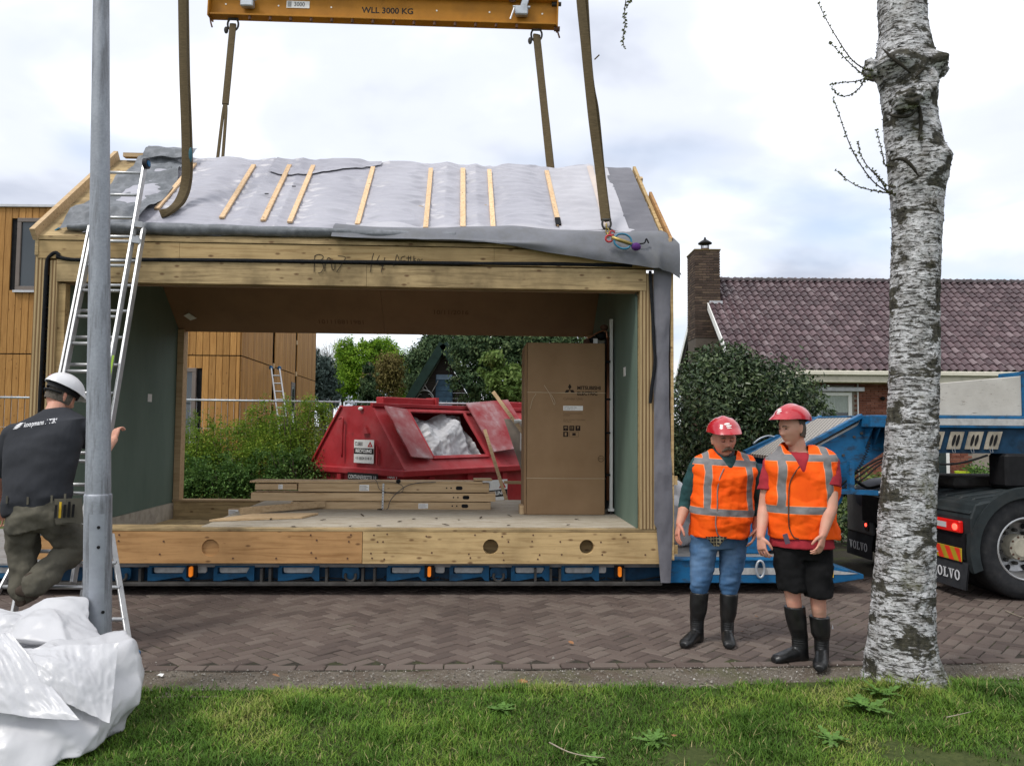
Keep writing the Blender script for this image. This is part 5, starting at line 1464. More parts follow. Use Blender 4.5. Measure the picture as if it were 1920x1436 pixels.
# ------------------------------------------------------------------ site fence
def build_fence():
	# rail runs from (330,748) to (930,757): a little further away on the right
	A, Bp = at(-60, 744, 14.6), at(1100, 759.5, 16.9)
	d = (Bp - A); d.z = 0; L = d.length; d.normalize()
	ztop = 2.17
	j = at(643, 752, 15.9); s0 = (Vector((j.x, j.y, 0)) - Vector((A.x, A.y, 0))).dot(d)
	k = 0
	where = ['in front of the timber clad wall beside the shrubs', 'running behind the red container', 'hidden partly behind the cardboard box', 'at the timber clad corner']
	for i, st in enumerate((s0 - 3.5 - 3.5, s0 - 3.5, s0, s0 + 3.5)):
		o = Vector((A.x, A.y, 0)) + d * (st + 0.03)
		t = thing('fence_panel', ['mesh site fence panel behind the worker at the clad wall', 'mesh site fence panel standing behind the leafy shrubs', 'mesh site fence panel running behind the red container', 'mesh site fence panel behind the cardboard box'][i], 'fence', o, math.atan2(d.y, d.x), 'site fence panels')
		r = 0.021; W = 3.42
		mb = MB(); mb.cyl((0, 0, ztop), (W, 0, ztop), r, n=10); mb.build('rail', M['steel'], t, smooth=True)
		mb = MB(); mb.cyl((0, 0, 0.2), (W, 0, 0.2), r, n=8); mb.build('rail', M['steel'], t, smooth=True)
		for x in (0, W):
			mb = MB(); mb.cyl((x, 0, 0.0), (x, 0, ztop), r, n=10); mb.build('post', M['steel'], t, smooth=True)
		mb = MB()
		for x in np.arange(0.11, W, 0.115): mb.cyl((x, 0.01, 0.2), (x, 0.01, ztop + 0.05), 0.0028, n=4)
		for z in (0.5, 1.02, 1.62): mb.cyl((0, 0.012, z), (W, 0.012, z), 0.0028, n=4)
		mb.build('wire_mesh', M['steel'], t)['kind'] = 'stuff'
		mb = MB(); mb.box(W - 0.08, W + 0.22, -0.3, 0.3, 0.0, 0.13); mb.build('foot', M['concrete'], t, bevel=0.02)
		mb = MB(); mb.box(W - 0.04, W + 0.10, -0.03, 0.03, 1.48, 1.54); mb.build('clamp', M['rust'], t)
build_fence()

# ------------------------------------------------------------------ leafy shrubs in front of the clad wall
M['leaf_shrub'] = leaf_mat('fresh_shrub_leaf', (0.050, 0.100, 0.012), (0.150, 0.250, 0.026), (0.36, 0.44, 0.06), 0.45, trans=0.4)
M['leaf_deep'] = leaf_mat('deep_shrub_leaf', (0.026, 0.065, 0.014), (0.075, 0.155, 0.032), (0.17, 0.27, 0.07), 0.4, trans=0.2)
def shrub(label, px, Y, top_py, w, d, count, mat, seed, size=0.045, lean=0.0, stems=14):
	c = at(px, top_py, Y); h = c.z
	t = thing('shrub', label, 'shrub', (c.x, c.y, 0), 0, 'shrubs beside the clad building')
	rr = random.Random(seed)
	blobs = [((0, 0, h * 0.42), (w * 0.5, d * 0.5, h * 0.42)), ((lean, 0, h * 0.70), (w * 0.36, d * 0.4, h * 0.26))]
	for k in range(9):
		blobs.append(((rr.uniform(-w, w) * 0.38 + lean * 0.5, rr.uniform(-d, d) * 0.3, h * rr.uniform(0.45, 0.9)), (w * 0.15, d * 0.16, h * 0.14)))
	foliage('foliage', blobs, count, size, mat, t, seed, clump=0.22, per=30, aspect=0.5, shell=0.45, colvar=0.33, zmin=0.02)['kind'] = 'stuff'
	mb = MB()
	for k in range(stems):
		a = rr.uniform(0, 6.28); e = Vector((math.cos(a) * w * 0.42 * rr.random() + lean, math.sin(a) * d * 0.4, h * rr.uniform(0.75, 1.04)))
		mb.tube([(rr.uniform(-.1, .1), rr.uniform(-.1, .1), 0), e * 0.5 + Vector((0, 0, 0.1)), e], [0.012, 0.008, 0.003], 5)
	mb.build('stem', M['bark'], t, smooth=True)['kind'] = 'stuff'
	# sprigs standing above the crown
	tips = [((rr.uniform(-w, w) * 0.45 + lean, rr.uniform(-d, d) * 0.3, h * rr.uniform(0.86, 1.03)), (0.05, 0.05, 0.14)) for _ in range(22)]
	foliage('sprig', tips, count // 9, size * 0.8, mat, t, seed + 50, clump=0.5, per=20, colvar=0.25)['kind'] = 'stuff'
shrub('low broad green shrub growing below the clad house window', 350, 13.6, 806, 1.6, 1.5, 17000, M['leaf_shrub'], 3)
shrub('bushy green shrub before the clad house corner', 440, 13.8, 788, 1.6, 1.5, 18000, M['leaf_shrub'], 4)
shrub('tallest upright green shrub by the distant ladder', 548, 13.6, 757, 1.45, 1.4, 20000, M['leaf_shrub'], 5, stems=20)
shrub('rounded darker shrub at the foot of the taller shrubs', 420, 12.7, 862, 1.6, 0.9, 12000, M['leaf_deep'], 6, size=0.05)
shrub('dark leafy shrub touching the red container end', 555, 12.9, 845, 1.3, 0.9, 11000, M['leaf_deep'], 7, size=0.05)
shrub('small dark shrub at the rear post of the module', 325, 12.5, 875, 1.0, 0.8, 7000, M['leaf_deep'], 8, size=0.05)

# ------------------------------------------------------------------ red recycling container
def build_container():
	yaw = math.radians(50)
	c0 = Vector((-1.56, 11.7, 0))
	e1 = Vector((math.cos(yaw), math.sin(yaw), 0)); e2 = Vector((-math.sin(yaw), math.cos(yaw), 0))
	T = thing('recycling_container', 'dented red recycling container with open hatch full of white film', 'container', c0, yaw)
	red = NT('worn_red_paint')
	a = red.noise(red.vec(1), 2.5, 5, 0.6)
	c = red.ramp(a, [(0.3, (0.30, 0.020, 0.026)), (0.7, (0.40, 0.032, 0.038))])
	b = red.noise(red.vec(1, loc=(3, 3, 3)), 6, 6, 0.7)
	c = red.mix(red.ramp(b, [(0.60, 0.0), (0.74, 0.55)]), c, (0.10, 0.03, 0.025))
	f = red.noise(red.vec(1, loc=(8, 1, 5)), 1.4, 4, 0.6)
	c = red.mix(red.ramp(f, [(0.5, 0.0), (0.75, 0.28)]), c, (0.40, 0.20, 0.20))
	red.bump(red.noise(red.vec(1), 2.0, 3), 0.5, 0.03)
	red = red.done(c, red.ramp(b, [(0.4, 0.35), (0.7, 0.6)]))
	fade = NT('faded_red_lid')
	a = fade.noise(fade.vec(1, loc=(1, 5, 0)), 2.2, 4, 0.6)
	fade_m = fade.done(fade.ramp(a, [(0.38, (0.26, 0.024, 0.03)), (0.52, (0.30, 0.10, 0.105)), (0.66, (0.40, 0.29, 0.30))]), 0.5)
	Wd, Ln, zr, zt = 2.3, 5.2, 1.05, 2.01
	y0t, y1t = 0.78, 1.52                                   # top edges across the width
	def part(mb, name, mat, parent=None, **k): return mb.build(name, mat, parent or T, **k)
	mb = MB(); mb.prism([(0, 0.10, 0.25), (0, Wd - 0.10, 0.25), (0, Wd - 0.06, 0.94), (0, 0.06, 0.94)], (Ln, 0, 0)); part(mb, 'lower_body', red)
	for x in np.arange(0.5, Ln, 0.85):
		mb = MB(); mb.box(x, x + 0.12, 0.0, 0.10, 0.25, 0.94); part(mb, 'stiffener', red, bevel=0.008)
	for y in (0.12, 0.85, 1.45, 2.1):
		mb = MB(); mb.box(-0.06, 0.0, y, y + 0.10, 0.25, 0.94); part(mb, 'stiffener', red, bevel=0.008)
	mb = MB(); mb.box(-0.08, Ln + 0.05, -0.05, Wd + 0.05, 0.94, zr); part(mb, 'rim', red, bevel=0.018)
	# hipped upper part as open sheet: end wall and slopes, opening left free
	def slope(x, t): return Vector((x, 0.0 + y0t * t, zr + (zt - zr) * t))
	nloc = Vector((0, -(zt - zr), y0t)).normalized()
	nW = (e2 * nloc.y + Vector((0, 0, nloc.z))).normalized()
	def slp(px, py, h=0.0):
		P = ray_plane(px, py, c0 + Vector((0, 0, zr)) + nW * h, nW)
		q = P - c0
		return q.dot(e1), (q.z - zr) / (zt - zr)
	o0, o1 = slp(776, 789)[0], slp(893, 787)[0]
	t0, t1 = 0.16, 0.90
	ob0, ob1 = slp(812, 866)[0], slp(900, 861)[0]
	oa, ob = min(o0, ob0) * 0.5 + max(o0, ob0) * 0.5, (o1 + ob1) / 2
	mb = MB()
	for (xa, xb, ta, tb) in ((0, oa, 0, 1), (oa, ob, 0, t0), (oa, ob, t1, 1), (ob, Ln, 0, 1)):
		mb.add([slope(xa, ta), slope(xb, ta), slope(xb, tb), slope(xa, tb)], [(0, 1, 2, 3)])
	part(mb, 'slope_wall', red)
	mb = MB(); mb.add([(0, y0t, zt), (Ln, y0t, zt), (Ln, y1t, zt), (0, y1t, zt)], [(0, 1, 2, 3)]); mb.add([(0, y1t, zt), (Ln, y1t, zt), (Ln, Wd, zr), (0, Wd, zr)], [(0, 1, 2, 3)]); part(mb, 'top_wall', red)
	def endw(u, v):
		ya, yb = 0.0 + y0t * v, Wd + (y1t - Wd) * v
		y = ya + (yb - ya) * u
		return (-0.004 - 0.03 * max(0, fbm((y * 1.6, v * 2.2, 4.0), 3)) * math.sin(u * 3.1) * math.sin(v * 3.1), y, zr + (zt - zr) * v)
	mb = MB(); mb.grid(endw, 24, 20); part(mb, 'end_wall', red, smooth=True)
	for (ya, yb) in ((0.0, y0t), (Wd, y1t)):
		mb = MB(); mb.bar((-0.012, ya, zr), (-0.012, yb, zt), 0.03, 0.05, (1, 0, 0)); part(mb, 'corner_trim', red)
	mb = MB(); mb.bar((-0.03, y0t - 0.02, zt + 0.01), (Ln, y0t - 0.02, zt + 0.01), 0.07, 0.06); part(mb, 'top_rail', red, bevel=0.006)
	# frame of the opening
	for a, b in ((slope(oa - 0.05, t1 + 0.02), slope(ob + 1.2, t1 + 0.02)), (slope(oa, t0), slope(ob, t0)), (slope(oa, t0), slope(oa, t1)), (slope(ob, t0), slope(ob, t1))):
		mb = MB(); mb.bar(a + nloc * 0.012, b + nloc * 0.012, 0.06, 0.035, nloc); part(mb, 'hatch_frame', red, bevel=0.004)
	# shut and raised lids
	la = slp(722, 783)[0]
	def lid(xa, xb, ta, tb, h0, h1, mat, name='hatch_lid'):
		vs = [slope(xa, ta) + nloc * h0, slope(xb, ta) + nloc * h1, slope(xb, tb) + nloc * h1, slope(xa, tb) + nloc * h0]
		mb = MB(); mb.prism(vs, nloc * 0.025); return part(mb, name, mat, bevel=0.004)
	lid(la - 0.02, oa - 0.05, 0.12, 0.92, 0.10, 0.035, fade_m)['label'] = 'left hatch lid, faded'
	lid(ob + 0.06, ob + 1.05, 0.16, 1.02, 0.10, 0.24, fade_m)['label'] = 'right hatch lid, tilted open'
	# bundled film inside
	inn = MB(); wf = crumpler(17, 9, (0.22, 0.7), 0.075)
	def wad(u, v):
		x = oa - 0.1 + (ob - oa + 0.2) * u; t = t0 - 0.08 + (t1 - t0 + 0.14) * v
		d = -0.07 + 0.02 * mnoise.noise(Vector((u * 22, v * 16, 2))) + wf(Vector((x, t * 0.9, 0))) - 0.06 * v
		return slope(x, t) + nloc * (d - 0.02)
	inn.grid(wad, 110, 80); w = part(inn, 'waste_film', M['tarp'], auto=24)
	# upper beams
	for x0, x1, z0, z1 in ((0.35, 1.55, zt + 0.03, zt + 0.15), (3.4, 4.9, zt + 0.03, zt + 0.16)):
		mb = MB(); mb.box(x0, x1, y0t + 0.15, y0t + 0.33, z0, z1); part(mb, 'lifting_beam', red, bevel=0.012)
		mb = MB(); mb.box(x1 - 0.06, x1, y0t + 0.11, y0t + 0.36, z0 - 0.02, z1 + 0.02); part(mb, 'lifting_beam', red)
	# details on the end wall
	def endp(px, py, off=0.0):
		P = ray_plane(px, py, c0 - e1 * off, e1); q = P - c0
		return Vector((-off, q.dot(e2), q.z))
	A, Bq = endp(643, 785, 0.06), endp(641, 857, 0.06)
	mb = MB(); mb.tube(catmull([A + Vector((0, 0.10, 0.005)), A, A.lerp(Bq, 0.4), Bq], 5), 0.016, 7); part(mb, 'rope', red, smooth=True)
	q = endp(684, 813, 0.05); mb = MB(); mb.prism([q + Vector((0, 0.07, 0)), q + Vector((0, -0.07, 0)), q + Vector((0, -0.01, 0.10)), q + Vector((0, 0.01, 0.12))], (0.05, 0, 0)); part(mb, 'hook', red)
	q = endp(676, 766, 0.03); mb = MB(); mb.ball(q, 0.03, 0.05, 0.03); part(mb, 'shackle', M['white'])
	q = endp(707, 850, 0.04); mb = MB(); mb.bar(q + Vector((0, 0, 0.11)), q + Vector((0, 0, -0.17)), 0.03, 0.02); part(mb, 'handle', red)
	def sign(face, corners_c, w, h, xdir, ydir, half=False):
		Mx = frame(corners_c, xdir, ydir)
		mb = MB(); mb.box(-w / 2, w / 2, -h / 2, h / 2, 0.0, 0.006, M=Mx); s = part(mb, 'sign', M['paper'])
		mb = MB(); mb.box(-w / 2 + 0.004, w / 2 - 0.004, -h * 0.11, h * 0.14, 0.006, 0.008, M=Mx); part(mb, 'black_band', M['ink'], s)
		z = 0.009
		text_mesh('CURRI', h * 0.25, M['ink'], 'lettering', s, 'LEFT', 0.0006, Mx @ Matrix.Translation((-w * 0.45, h * 0.31, z)), sx=0.72)
		text_mesh('RECYCLING', h * 0.19, M['paper'], 'lettering', s, 'CENTER', 0.0006, Mx @ Matrix.Translation((0, h * 0.015, z + 0.001)), bold=0.003, sx=0.80 * w / h)
		text_mesh('+31 (0)524 53 18 17', h * 0.17, M['ink'], 'lettering', s, 'CENTER', 0.0006, Mx @ Matrix.Translation((0, -h * 0.30, z)), sx=0.58 * w / h)
		tr = [(w * 0.19, h * 0.20), (w * 0.45, h * 0.20), (w * 0.32, h * 0.44)]
		mb = MB(); c_ = (w * 0.32, h * 0.27)
		for i in range(3):
			a, b = tr[i], tr[(i + 1) % 3]; ia = [c_[k] + (a[k] - c_[k]) * 0.38 for k in (0, 1)]; ib = [c_[k] + (b[k] - c_[k]) * 0.38 for k in (0, 1)]
			mb.add([Mx @ Vector((*p, z)) for p in (a, b, ib, ia)], [(0, 1, 2, 3)])
		part(mb, 'emblem', mat_basic('emblem_red', (0.42, 0.02, 0.02), 0.5, bump=0), s)
		return s
	c = (endp(666, 823, 0.05) + endp(703, 826, 0.05) + endp(699, 870, 0.05) + endp(663, 866, 0.05)) / 4
	wv = (endp(703, 826, 0.05) - endp(666, 823, 0.05)).length; hv = (endp(664, 866, 0.05) - endp(667, 823, 0.05)).length
	sign('end', c, wv, hv, (0, -1, 0), (0, 0, 1))
	q = endp(680, 895, 0.075)
	Mx = frame(q, (0, -1, 0), (0, 0, 1)); mb = MB(); mb.box(-0.36, 0.36, -0.09, 0.07, 0, 0.006, M=Mx); s = part(mb, 'sign', M['ink'])
	text_mesh('CONTAINERBESTEL.NL', 0.085, M['paper'], 'lettering', s, 'CENTER', 0.0006, Mx @ Matrix.Translation((0, 0, 0.008)), sx=0.78)
	q = endp(735, 893, 0.07); text_mesh('168M', 0.10, M['paper'], 'lettering', T, 'CENTER', 0.0006, frame(q, (0, -1, 0), (0, 0, 1)))
	Ps = ray_plane(925, 926, c0 - e2 * 0.02, e2) - c0
	sign('side', Vector((Ps.dot(e1), -0.012, Ps.z)), 0.72, 0.46, (1, 0, 0), (0, 0, 1))
M['tarp'] = None
def tarp_mat():
	n = NT('white_plastic_film')
	a = n.noise(n.vec(1), 1.6, 4, 0.6)
	c = n.ramp(a, [(0.3, (0.52, 0.525, 0.55)), (0.7, (0.64, 0.64, 0.655))])
	n.bump(n.noise(n.vec(1), 9, 5, 0.6, 0.6), 0.18, 0.02)
	n.done(c, 0.33, spec=0.5)
	tr = n.n('ShaderNodeBsdfTranslucent'); n.l(c, tr.inputs['Color'])
	mx = n.n('ShaderNodeMixShader'); mx.inputs[0].default_value = 0.2
	n.l(n.p.outputs[0], mx.inputs[1]); n.l(tr.outputs[0], mx.inputs[2]); n.l(mx.outputs[0], n.out.inputs['Surface'])
	return n.m
M['tarp'] = tarp_mat()
build_container()

# ------------------------------------------------------------------ dark A-frame shed and trees behind
def build_shed():
	Y = 24.0
	pk = at(832, 646, Y); lf = at(764, 756, Y)
	T = thing('shed', 'dark timber A frame shed with green roof edge and blue door', 'shed', (pk.x, Y, 0), 0)
	sl = Vector((lf.x - pk.x, 0, lf.z - pk.z)); sl *= (pk.z - 0.1) / -sl.z
	h = pk.z
	wood = mat_wood('dark_shed_board', (0.042, 0.036, 0.032), (0.020, 0.017, 0.015), 'X', False, 0.3)
	k = 0; z = 0.0
	while z < h - 0.35:
		w = (h - 0.1 - z) * abs(sl.x) / (h - 0.1) - 0.12; w2 = (h - 0.1 - z - 0.16) * abs(sl.x) / (h - 0.1) - 0.12
		mb = MB(); mb.prism([(-w, 0.12 + 0.01 * (k % 2), z), (w, 0.12 + 0.01 * (k % 2), z), (max(0.02, w2), 0.10, z + 0.165), (-max(0.02, w2), 0.10, z + 0.165)], (0, 0.04, 0)); mb.build('board', wood, T)
		z += 0.17; k += 1
	green = mat_basic('dark_green_paint', (0.010, 0.028, 0.022), 0.5, var=0.25, bump=0.1)
	for s in (-1, 1):
		mb = MB(); mb.bar((0, -0.05, h), (s * abs(sl.x), -0.05, 0.1), 0.30, 0.26, (0, 0, 1)); mb.build('roof_edge', green, T)
		mb = MB(); mb.bar((0, 3.0, h - 0.02), (s * abs(sl.x), 3.0, 0.08), 5.4, 0.10, (0, 0, 1)); mb.build('roof', green, T)
	A, Bq = at(817, 702, Y), at(848, 752, Y)
	blue = mat_basic('faded_blue_paint', (0.035, 0.075, 0.12), 0.6, var=0.3, scale=6, bump=0.1)
	mb = MB(); mb.box(A.x - pk.x, Bq.x - pk.x, 0.04, 0.10, 0.2, A.z); d = mb.build('door', blue, T)
	pale = mat_basic('pale_blue_paint', (0.17, 0.25, 0.34), 0.6, var=0.25, scale=5, bump=0.1)
	for zz in np.arange(0.4, A.z - 0.1, 0.17):
		mb = MB(); mb.box(A.x - pk.x + 0.02, Bq.x - pk.x - 0.02, 0.028, 0.042, zz, zz + 0.15); mb.build('door_slat', pale if (zz < 2.3 and zz > 1.9) or zz > A.z - 0.3 else blue, d)
	mb = MB()
	c = Vector((at(796, 752, Y).x - pk.x, 0.02, at(796, 750, Y).z))
	mb.tube([c + Vector((0.28 * math.cos(a), 0, 0.30 * math.sin(a))) for a in np.linspace(0, math.pi, 14)], 0.02, 6)
	rr = random.Random(4)
	for k in range(9):
		a = math.pi * k / 8; p = c + Vector((0.28 * math.cos(a), 0, 0.3 * math.sin(a)))
		e = p + Vector((rr.uniform(-.3, .25), 0, rr.uniform(0.15, 0.45)))
		mb.tube(catmull([p, p.lerp(e, 0.5) + Vector((rr.uniform(-.1, .1), 0, 0.08)), e], 4), 0.012, 5)
	mb.build('iron_ornament', M['alu'], T, smooth=True)
build_shed()

L_bright = leaf_mat('spring_leaf', (0.060, 0.135, 0.010), (0.155, 0.29, 0.020), (0.30, 0.44, 0.045), 0.5, trans=0.4)  # leaf tones of the far trees lightened, distance haze put into the colour
L_olive = leaf_mat('olive_leaf', (0.065, 0.11, 0.02), (0.14, 0.22, 0.035), (0.25, 0.32, 0.065), 0.5, trans=0.3)
L_con = leaf_mat('conifer_needle', (0.015, 0.034, 0.015), (0.055, 0.095, 0.040), (0.135, 0.18, 0.075), 0.6, trans=0.1)
L_blue = leaf_mat('blue_conifer', (0.032, 0.052, 0.046), (0.070, 0.100, 0.088), (0.125, 0.155, 0.135), 0.6, trans=0.1)
L_tan = leaf_mat('tan_bud', (0.085, 0.065, 0.022), (0.15, 0.125, 0.04), (0.24, 0.20, 0.07), 0.6, trans=0.2)
L_light = leaf_mat('pale_new_leaf', (0.06, 0.11, 0.025), (0.13, 0.20, 0.05), (0.27, 0.34, 0.12), 0.5, trans=0.3)
def blob(px, py, Y, rx, ry, rz):
	p = at(px, py, Y); return ((p.x, p.y, p.z), (rx, ry, rz))
def blobs_px(rows, Y, dy=1.0):
	"""(px, py, half width px, half height px) -> ellipsoids at distance Y."""
	out = []
	for (px, py, wx, wz) in rows:
		p = at(px, py, Y); s = Y / FOC
		out.append(((p.x, p.y + random.uniform(-.5, .5), p.z), (wx * s, max(wx, wz) * s * dy, wz * s)))
	return out
gT = 'trees beyond the fence'
bb = blobs_px([(690, 690, 48, 48), (660, 665, 30, 28), (720, 660, 32, 28), (745, 700, 30, 48), (700, 648, 30, 14), (660, 720, 40, 35), (755, 730, 18, 35)], 40)
tree('spring_tree', 'bright fresh green tree rising beyond the fence behind the container', (at(700, 700, 40).x, 40, 0), 6, bb, 30000, 0.13, L_bright, gT, 11, 0.25, clump=0.13, per=40, shell=0.7, colvar=0.4)
bb = blobs_px([(650, 690, 22, 45), (635, 715, 22, 35)], 42)
tree('olive_tree', 'loose olive green tree between bare tree and spring tree', (at(645, 700, 42).x, 42, 0), 6, bb, 9000, 0.13, L_olive, gT, 12, 0.2, colvar=0.4, shell=0.8)
bb = blobs_px([(725, 715, 30, 34), (738, 690, 22, 26)], 36)
tree('budding_tree', 'tan brown budding tree in front of the spring tree', (at(728, 715, 36).x, 36, 0), 5, bb, 7000, 0.13, L_tan, gT, 13, 0.12, limbs=16, clump=0.3)
def conifer_blobs(px, top, bottom, half, Y, k=9):
	rows = []
	for i in range(k):
		t = (i + 0.5) / k
		rows.append((px + random.uniform(-1, 1) * half * 0.15, top + (bottom - top) * t, half * (0.15 + 0.9 * t), (bottom - top) / k * 0.85))
	return blobs_px(rows, Y)
tree('conifer', 'small dark conical conifer standing before the spring tree', (at(693, 720, 31).x, 31, 0), 5, conifer_blobs(693, 678, 770, 24, 31), 9000, 0.13, L_con, gT, 14, 0.12, clump=0.2, droop=0.8)
bb = blobs_px([(602, 710, 22, 40), (612, 735, 24, 30), (590, 690, 14, 30)], 34)
tree('blue_conifer', 'bluish grey conifer beside the clad building edge', (at(604, 720, 34).x, 34, 0), 5, bb, 9000, 0.16, L_blue, gT, 15, 0.2, droop=0.6)
bb = blobs_px([(822, 660, 34, 40), (800, 700, 30, 55), (860, 650, 40, 30), (795, 735, 26, 25)], 29)
tree('dark_conifer', 'tall dark conifer rising behind the A frame shed', (at(830, 700, 29).x, 29, 0), 8, bb, 26000, 0.12, L_con, gT, 16, 0.3, droop=0.5)
bb = blobs_px([(890, 668, 44, 48), (925, 650, 40, 36), (880, 722, 34, 30), (960, 665, 40, 50), (1010, 650, 60, 40), (1090, 640, 60, 60), (1060, 720, 80, 60), (915, 735, 40, 26)], 22.5)
tree('dark_conifer', 'wide dark conifer beside the shed with shadowed hollows', (at(920, 700, 22.5).x, 22.5, 0), 7, bb, 36000, 0.12, L_con, gT, 17, 0.3, droop=0.4, colvar=0.33)
bb = blobs_px([(945, 720, 26, 24), (970, 735, 24, 30), (925, 672, 16, 16), (915, 695, 12, 14), (965, 700, 16, 14)], 19.5)
tree('pale_shrub', 'pale leaved tall shrub in front of the wide dark conifer', (at(950, 740, 19.5).x, 19.5, 0), 4, bb, 4200, 0.13, L_light, gT, 18, 0.05, limbs=14, clump=0.3, cat='shrub')
bb = blobs_px([(775, 690, 14, 22), (765, 705, 20, 40), (785, 668, 12, 14)], 60)
tree('pine', 'distant dark pine showing above the bright spring tree', (at(775, 700, 60).x, 60, 0), 8, bb, 7000, 0.25, L_con, gT, 19, 0.3)
def build_bare_tree():
	Y = 46; b = at(608, 800, Y)
	T = thing('bare_tree', 'bare branching tree with fine grey twigs beside the clad building', 'tree', (b.x, Y, 0), 0, gT)
	rr = random.Random(31); mb = MB(); tw_ = MB()
	def grow(p, d, l, r, lev):
		e = p + d * l
		m = p.lerp(e, 0.5) + Vector((rr.uniform(-1, 1), rr.uniform(-1, 1), rr.uniform(-.5, 1))) * l * 0.07
		(mb if lev < 4 else tw_).tube([p, m, e], [r, r * 0.82, r * 0.62], 5 if lev < 4 else 3, caps=False)
		if lev >= 7: return
		for k in range(3 if lev < 6 else 3):
			nd = (d + Vector((rr.gauss(0, 0.42), rr.gauss(0, 0.42), rr.gauss(0.12, 0.25)))).normalized()
			grow(p.lerp(e, rr.uniform(0.65, 1.0)), nd, l * rr.uniform(0.66, 0.82), r * 0.58, lev + 1)
	grow(Vector((0.3, 0, 0)), Vector((0.05, 0, 1)), 2.3, 0.17, 0)
	m_ = mat_basic('grey_twig', (0.17, 0.145, 0.12), 0.9, var=0.2, bump=0)
	mb.build('trunk', m_, T); tw_.build('twigs', m_, T)['kind'] = 'stuff'
build_bare_tree()

# ------------------------------------------------------------------ rhododendron and low plants by the house
L_rhodo = leaf_mat('rhododendron_leaf', (0.014, 0.032, 0.012), (0.055, 0.092, 0.034), (0.16, 0.205, 0.095), 0.36, spec=0.38, trans=0.12)
def build_rhodo():
	Y = 12.6
	rows = [(1352, 800, 88, 120), (1420, 790, 92, 105), (1310, 790, 55, 110), (1365, 715, 70, 66), (1440, 745, 70, 70), (1500, 790, 50, 80), (1490, 745, 40, 40), (1330, 690, 45, 38), (1380, 680, 45, 34), (1530, 775, 24, 34), (1450, 900, 110, 80), (1300, 880, 60, 70), (1400, 705, 50, 36)]
	bb = blobs_px(rows, Y, 0.9)
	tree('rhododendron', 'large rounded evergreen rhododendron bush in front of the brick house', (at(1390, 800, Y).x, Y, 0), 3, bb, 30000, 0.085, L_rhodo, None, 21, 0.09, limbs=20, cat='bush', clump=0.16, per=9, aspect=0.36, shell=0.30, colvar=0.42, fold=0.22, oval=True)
	for (px, py, Y2, w, n, lab, mt, sz) in ((1628, 888, 12.4, 0.62, 900, 'low leafy plant with yellowish tips below the gooseneck', L_light, 0.11), (1600, 960, 11.8, 0.5, 700, 'dark ground plant behind the grey lamp panel', L_rhodo, 0.10), (1470, 960, 11.6, 0.6, 700, 'dark leafy plant growing low behind the trailer neck', L_rhodo, 0.10)):
		p = at(px, py, Y2); t = thing('garden_plant', lab, 'plant', (p.x, p.y, 0), 0, 'garden plants by the brick house')
		foliage('foliage', [((0, 0, p.z * 0.55), (w, 0.4, p.z * 0.5))], n, sz, mt, t, int(px), clump=0.3, per=8, aspect=0.36, zmin=0.0)['kind'] = 'stuff'
		trunk((0, 0, 0), (0, 0, p.z * 0.8), 0.03, 0.01, t, 8, 3, 0.5, 'stem')
build_rhodo()
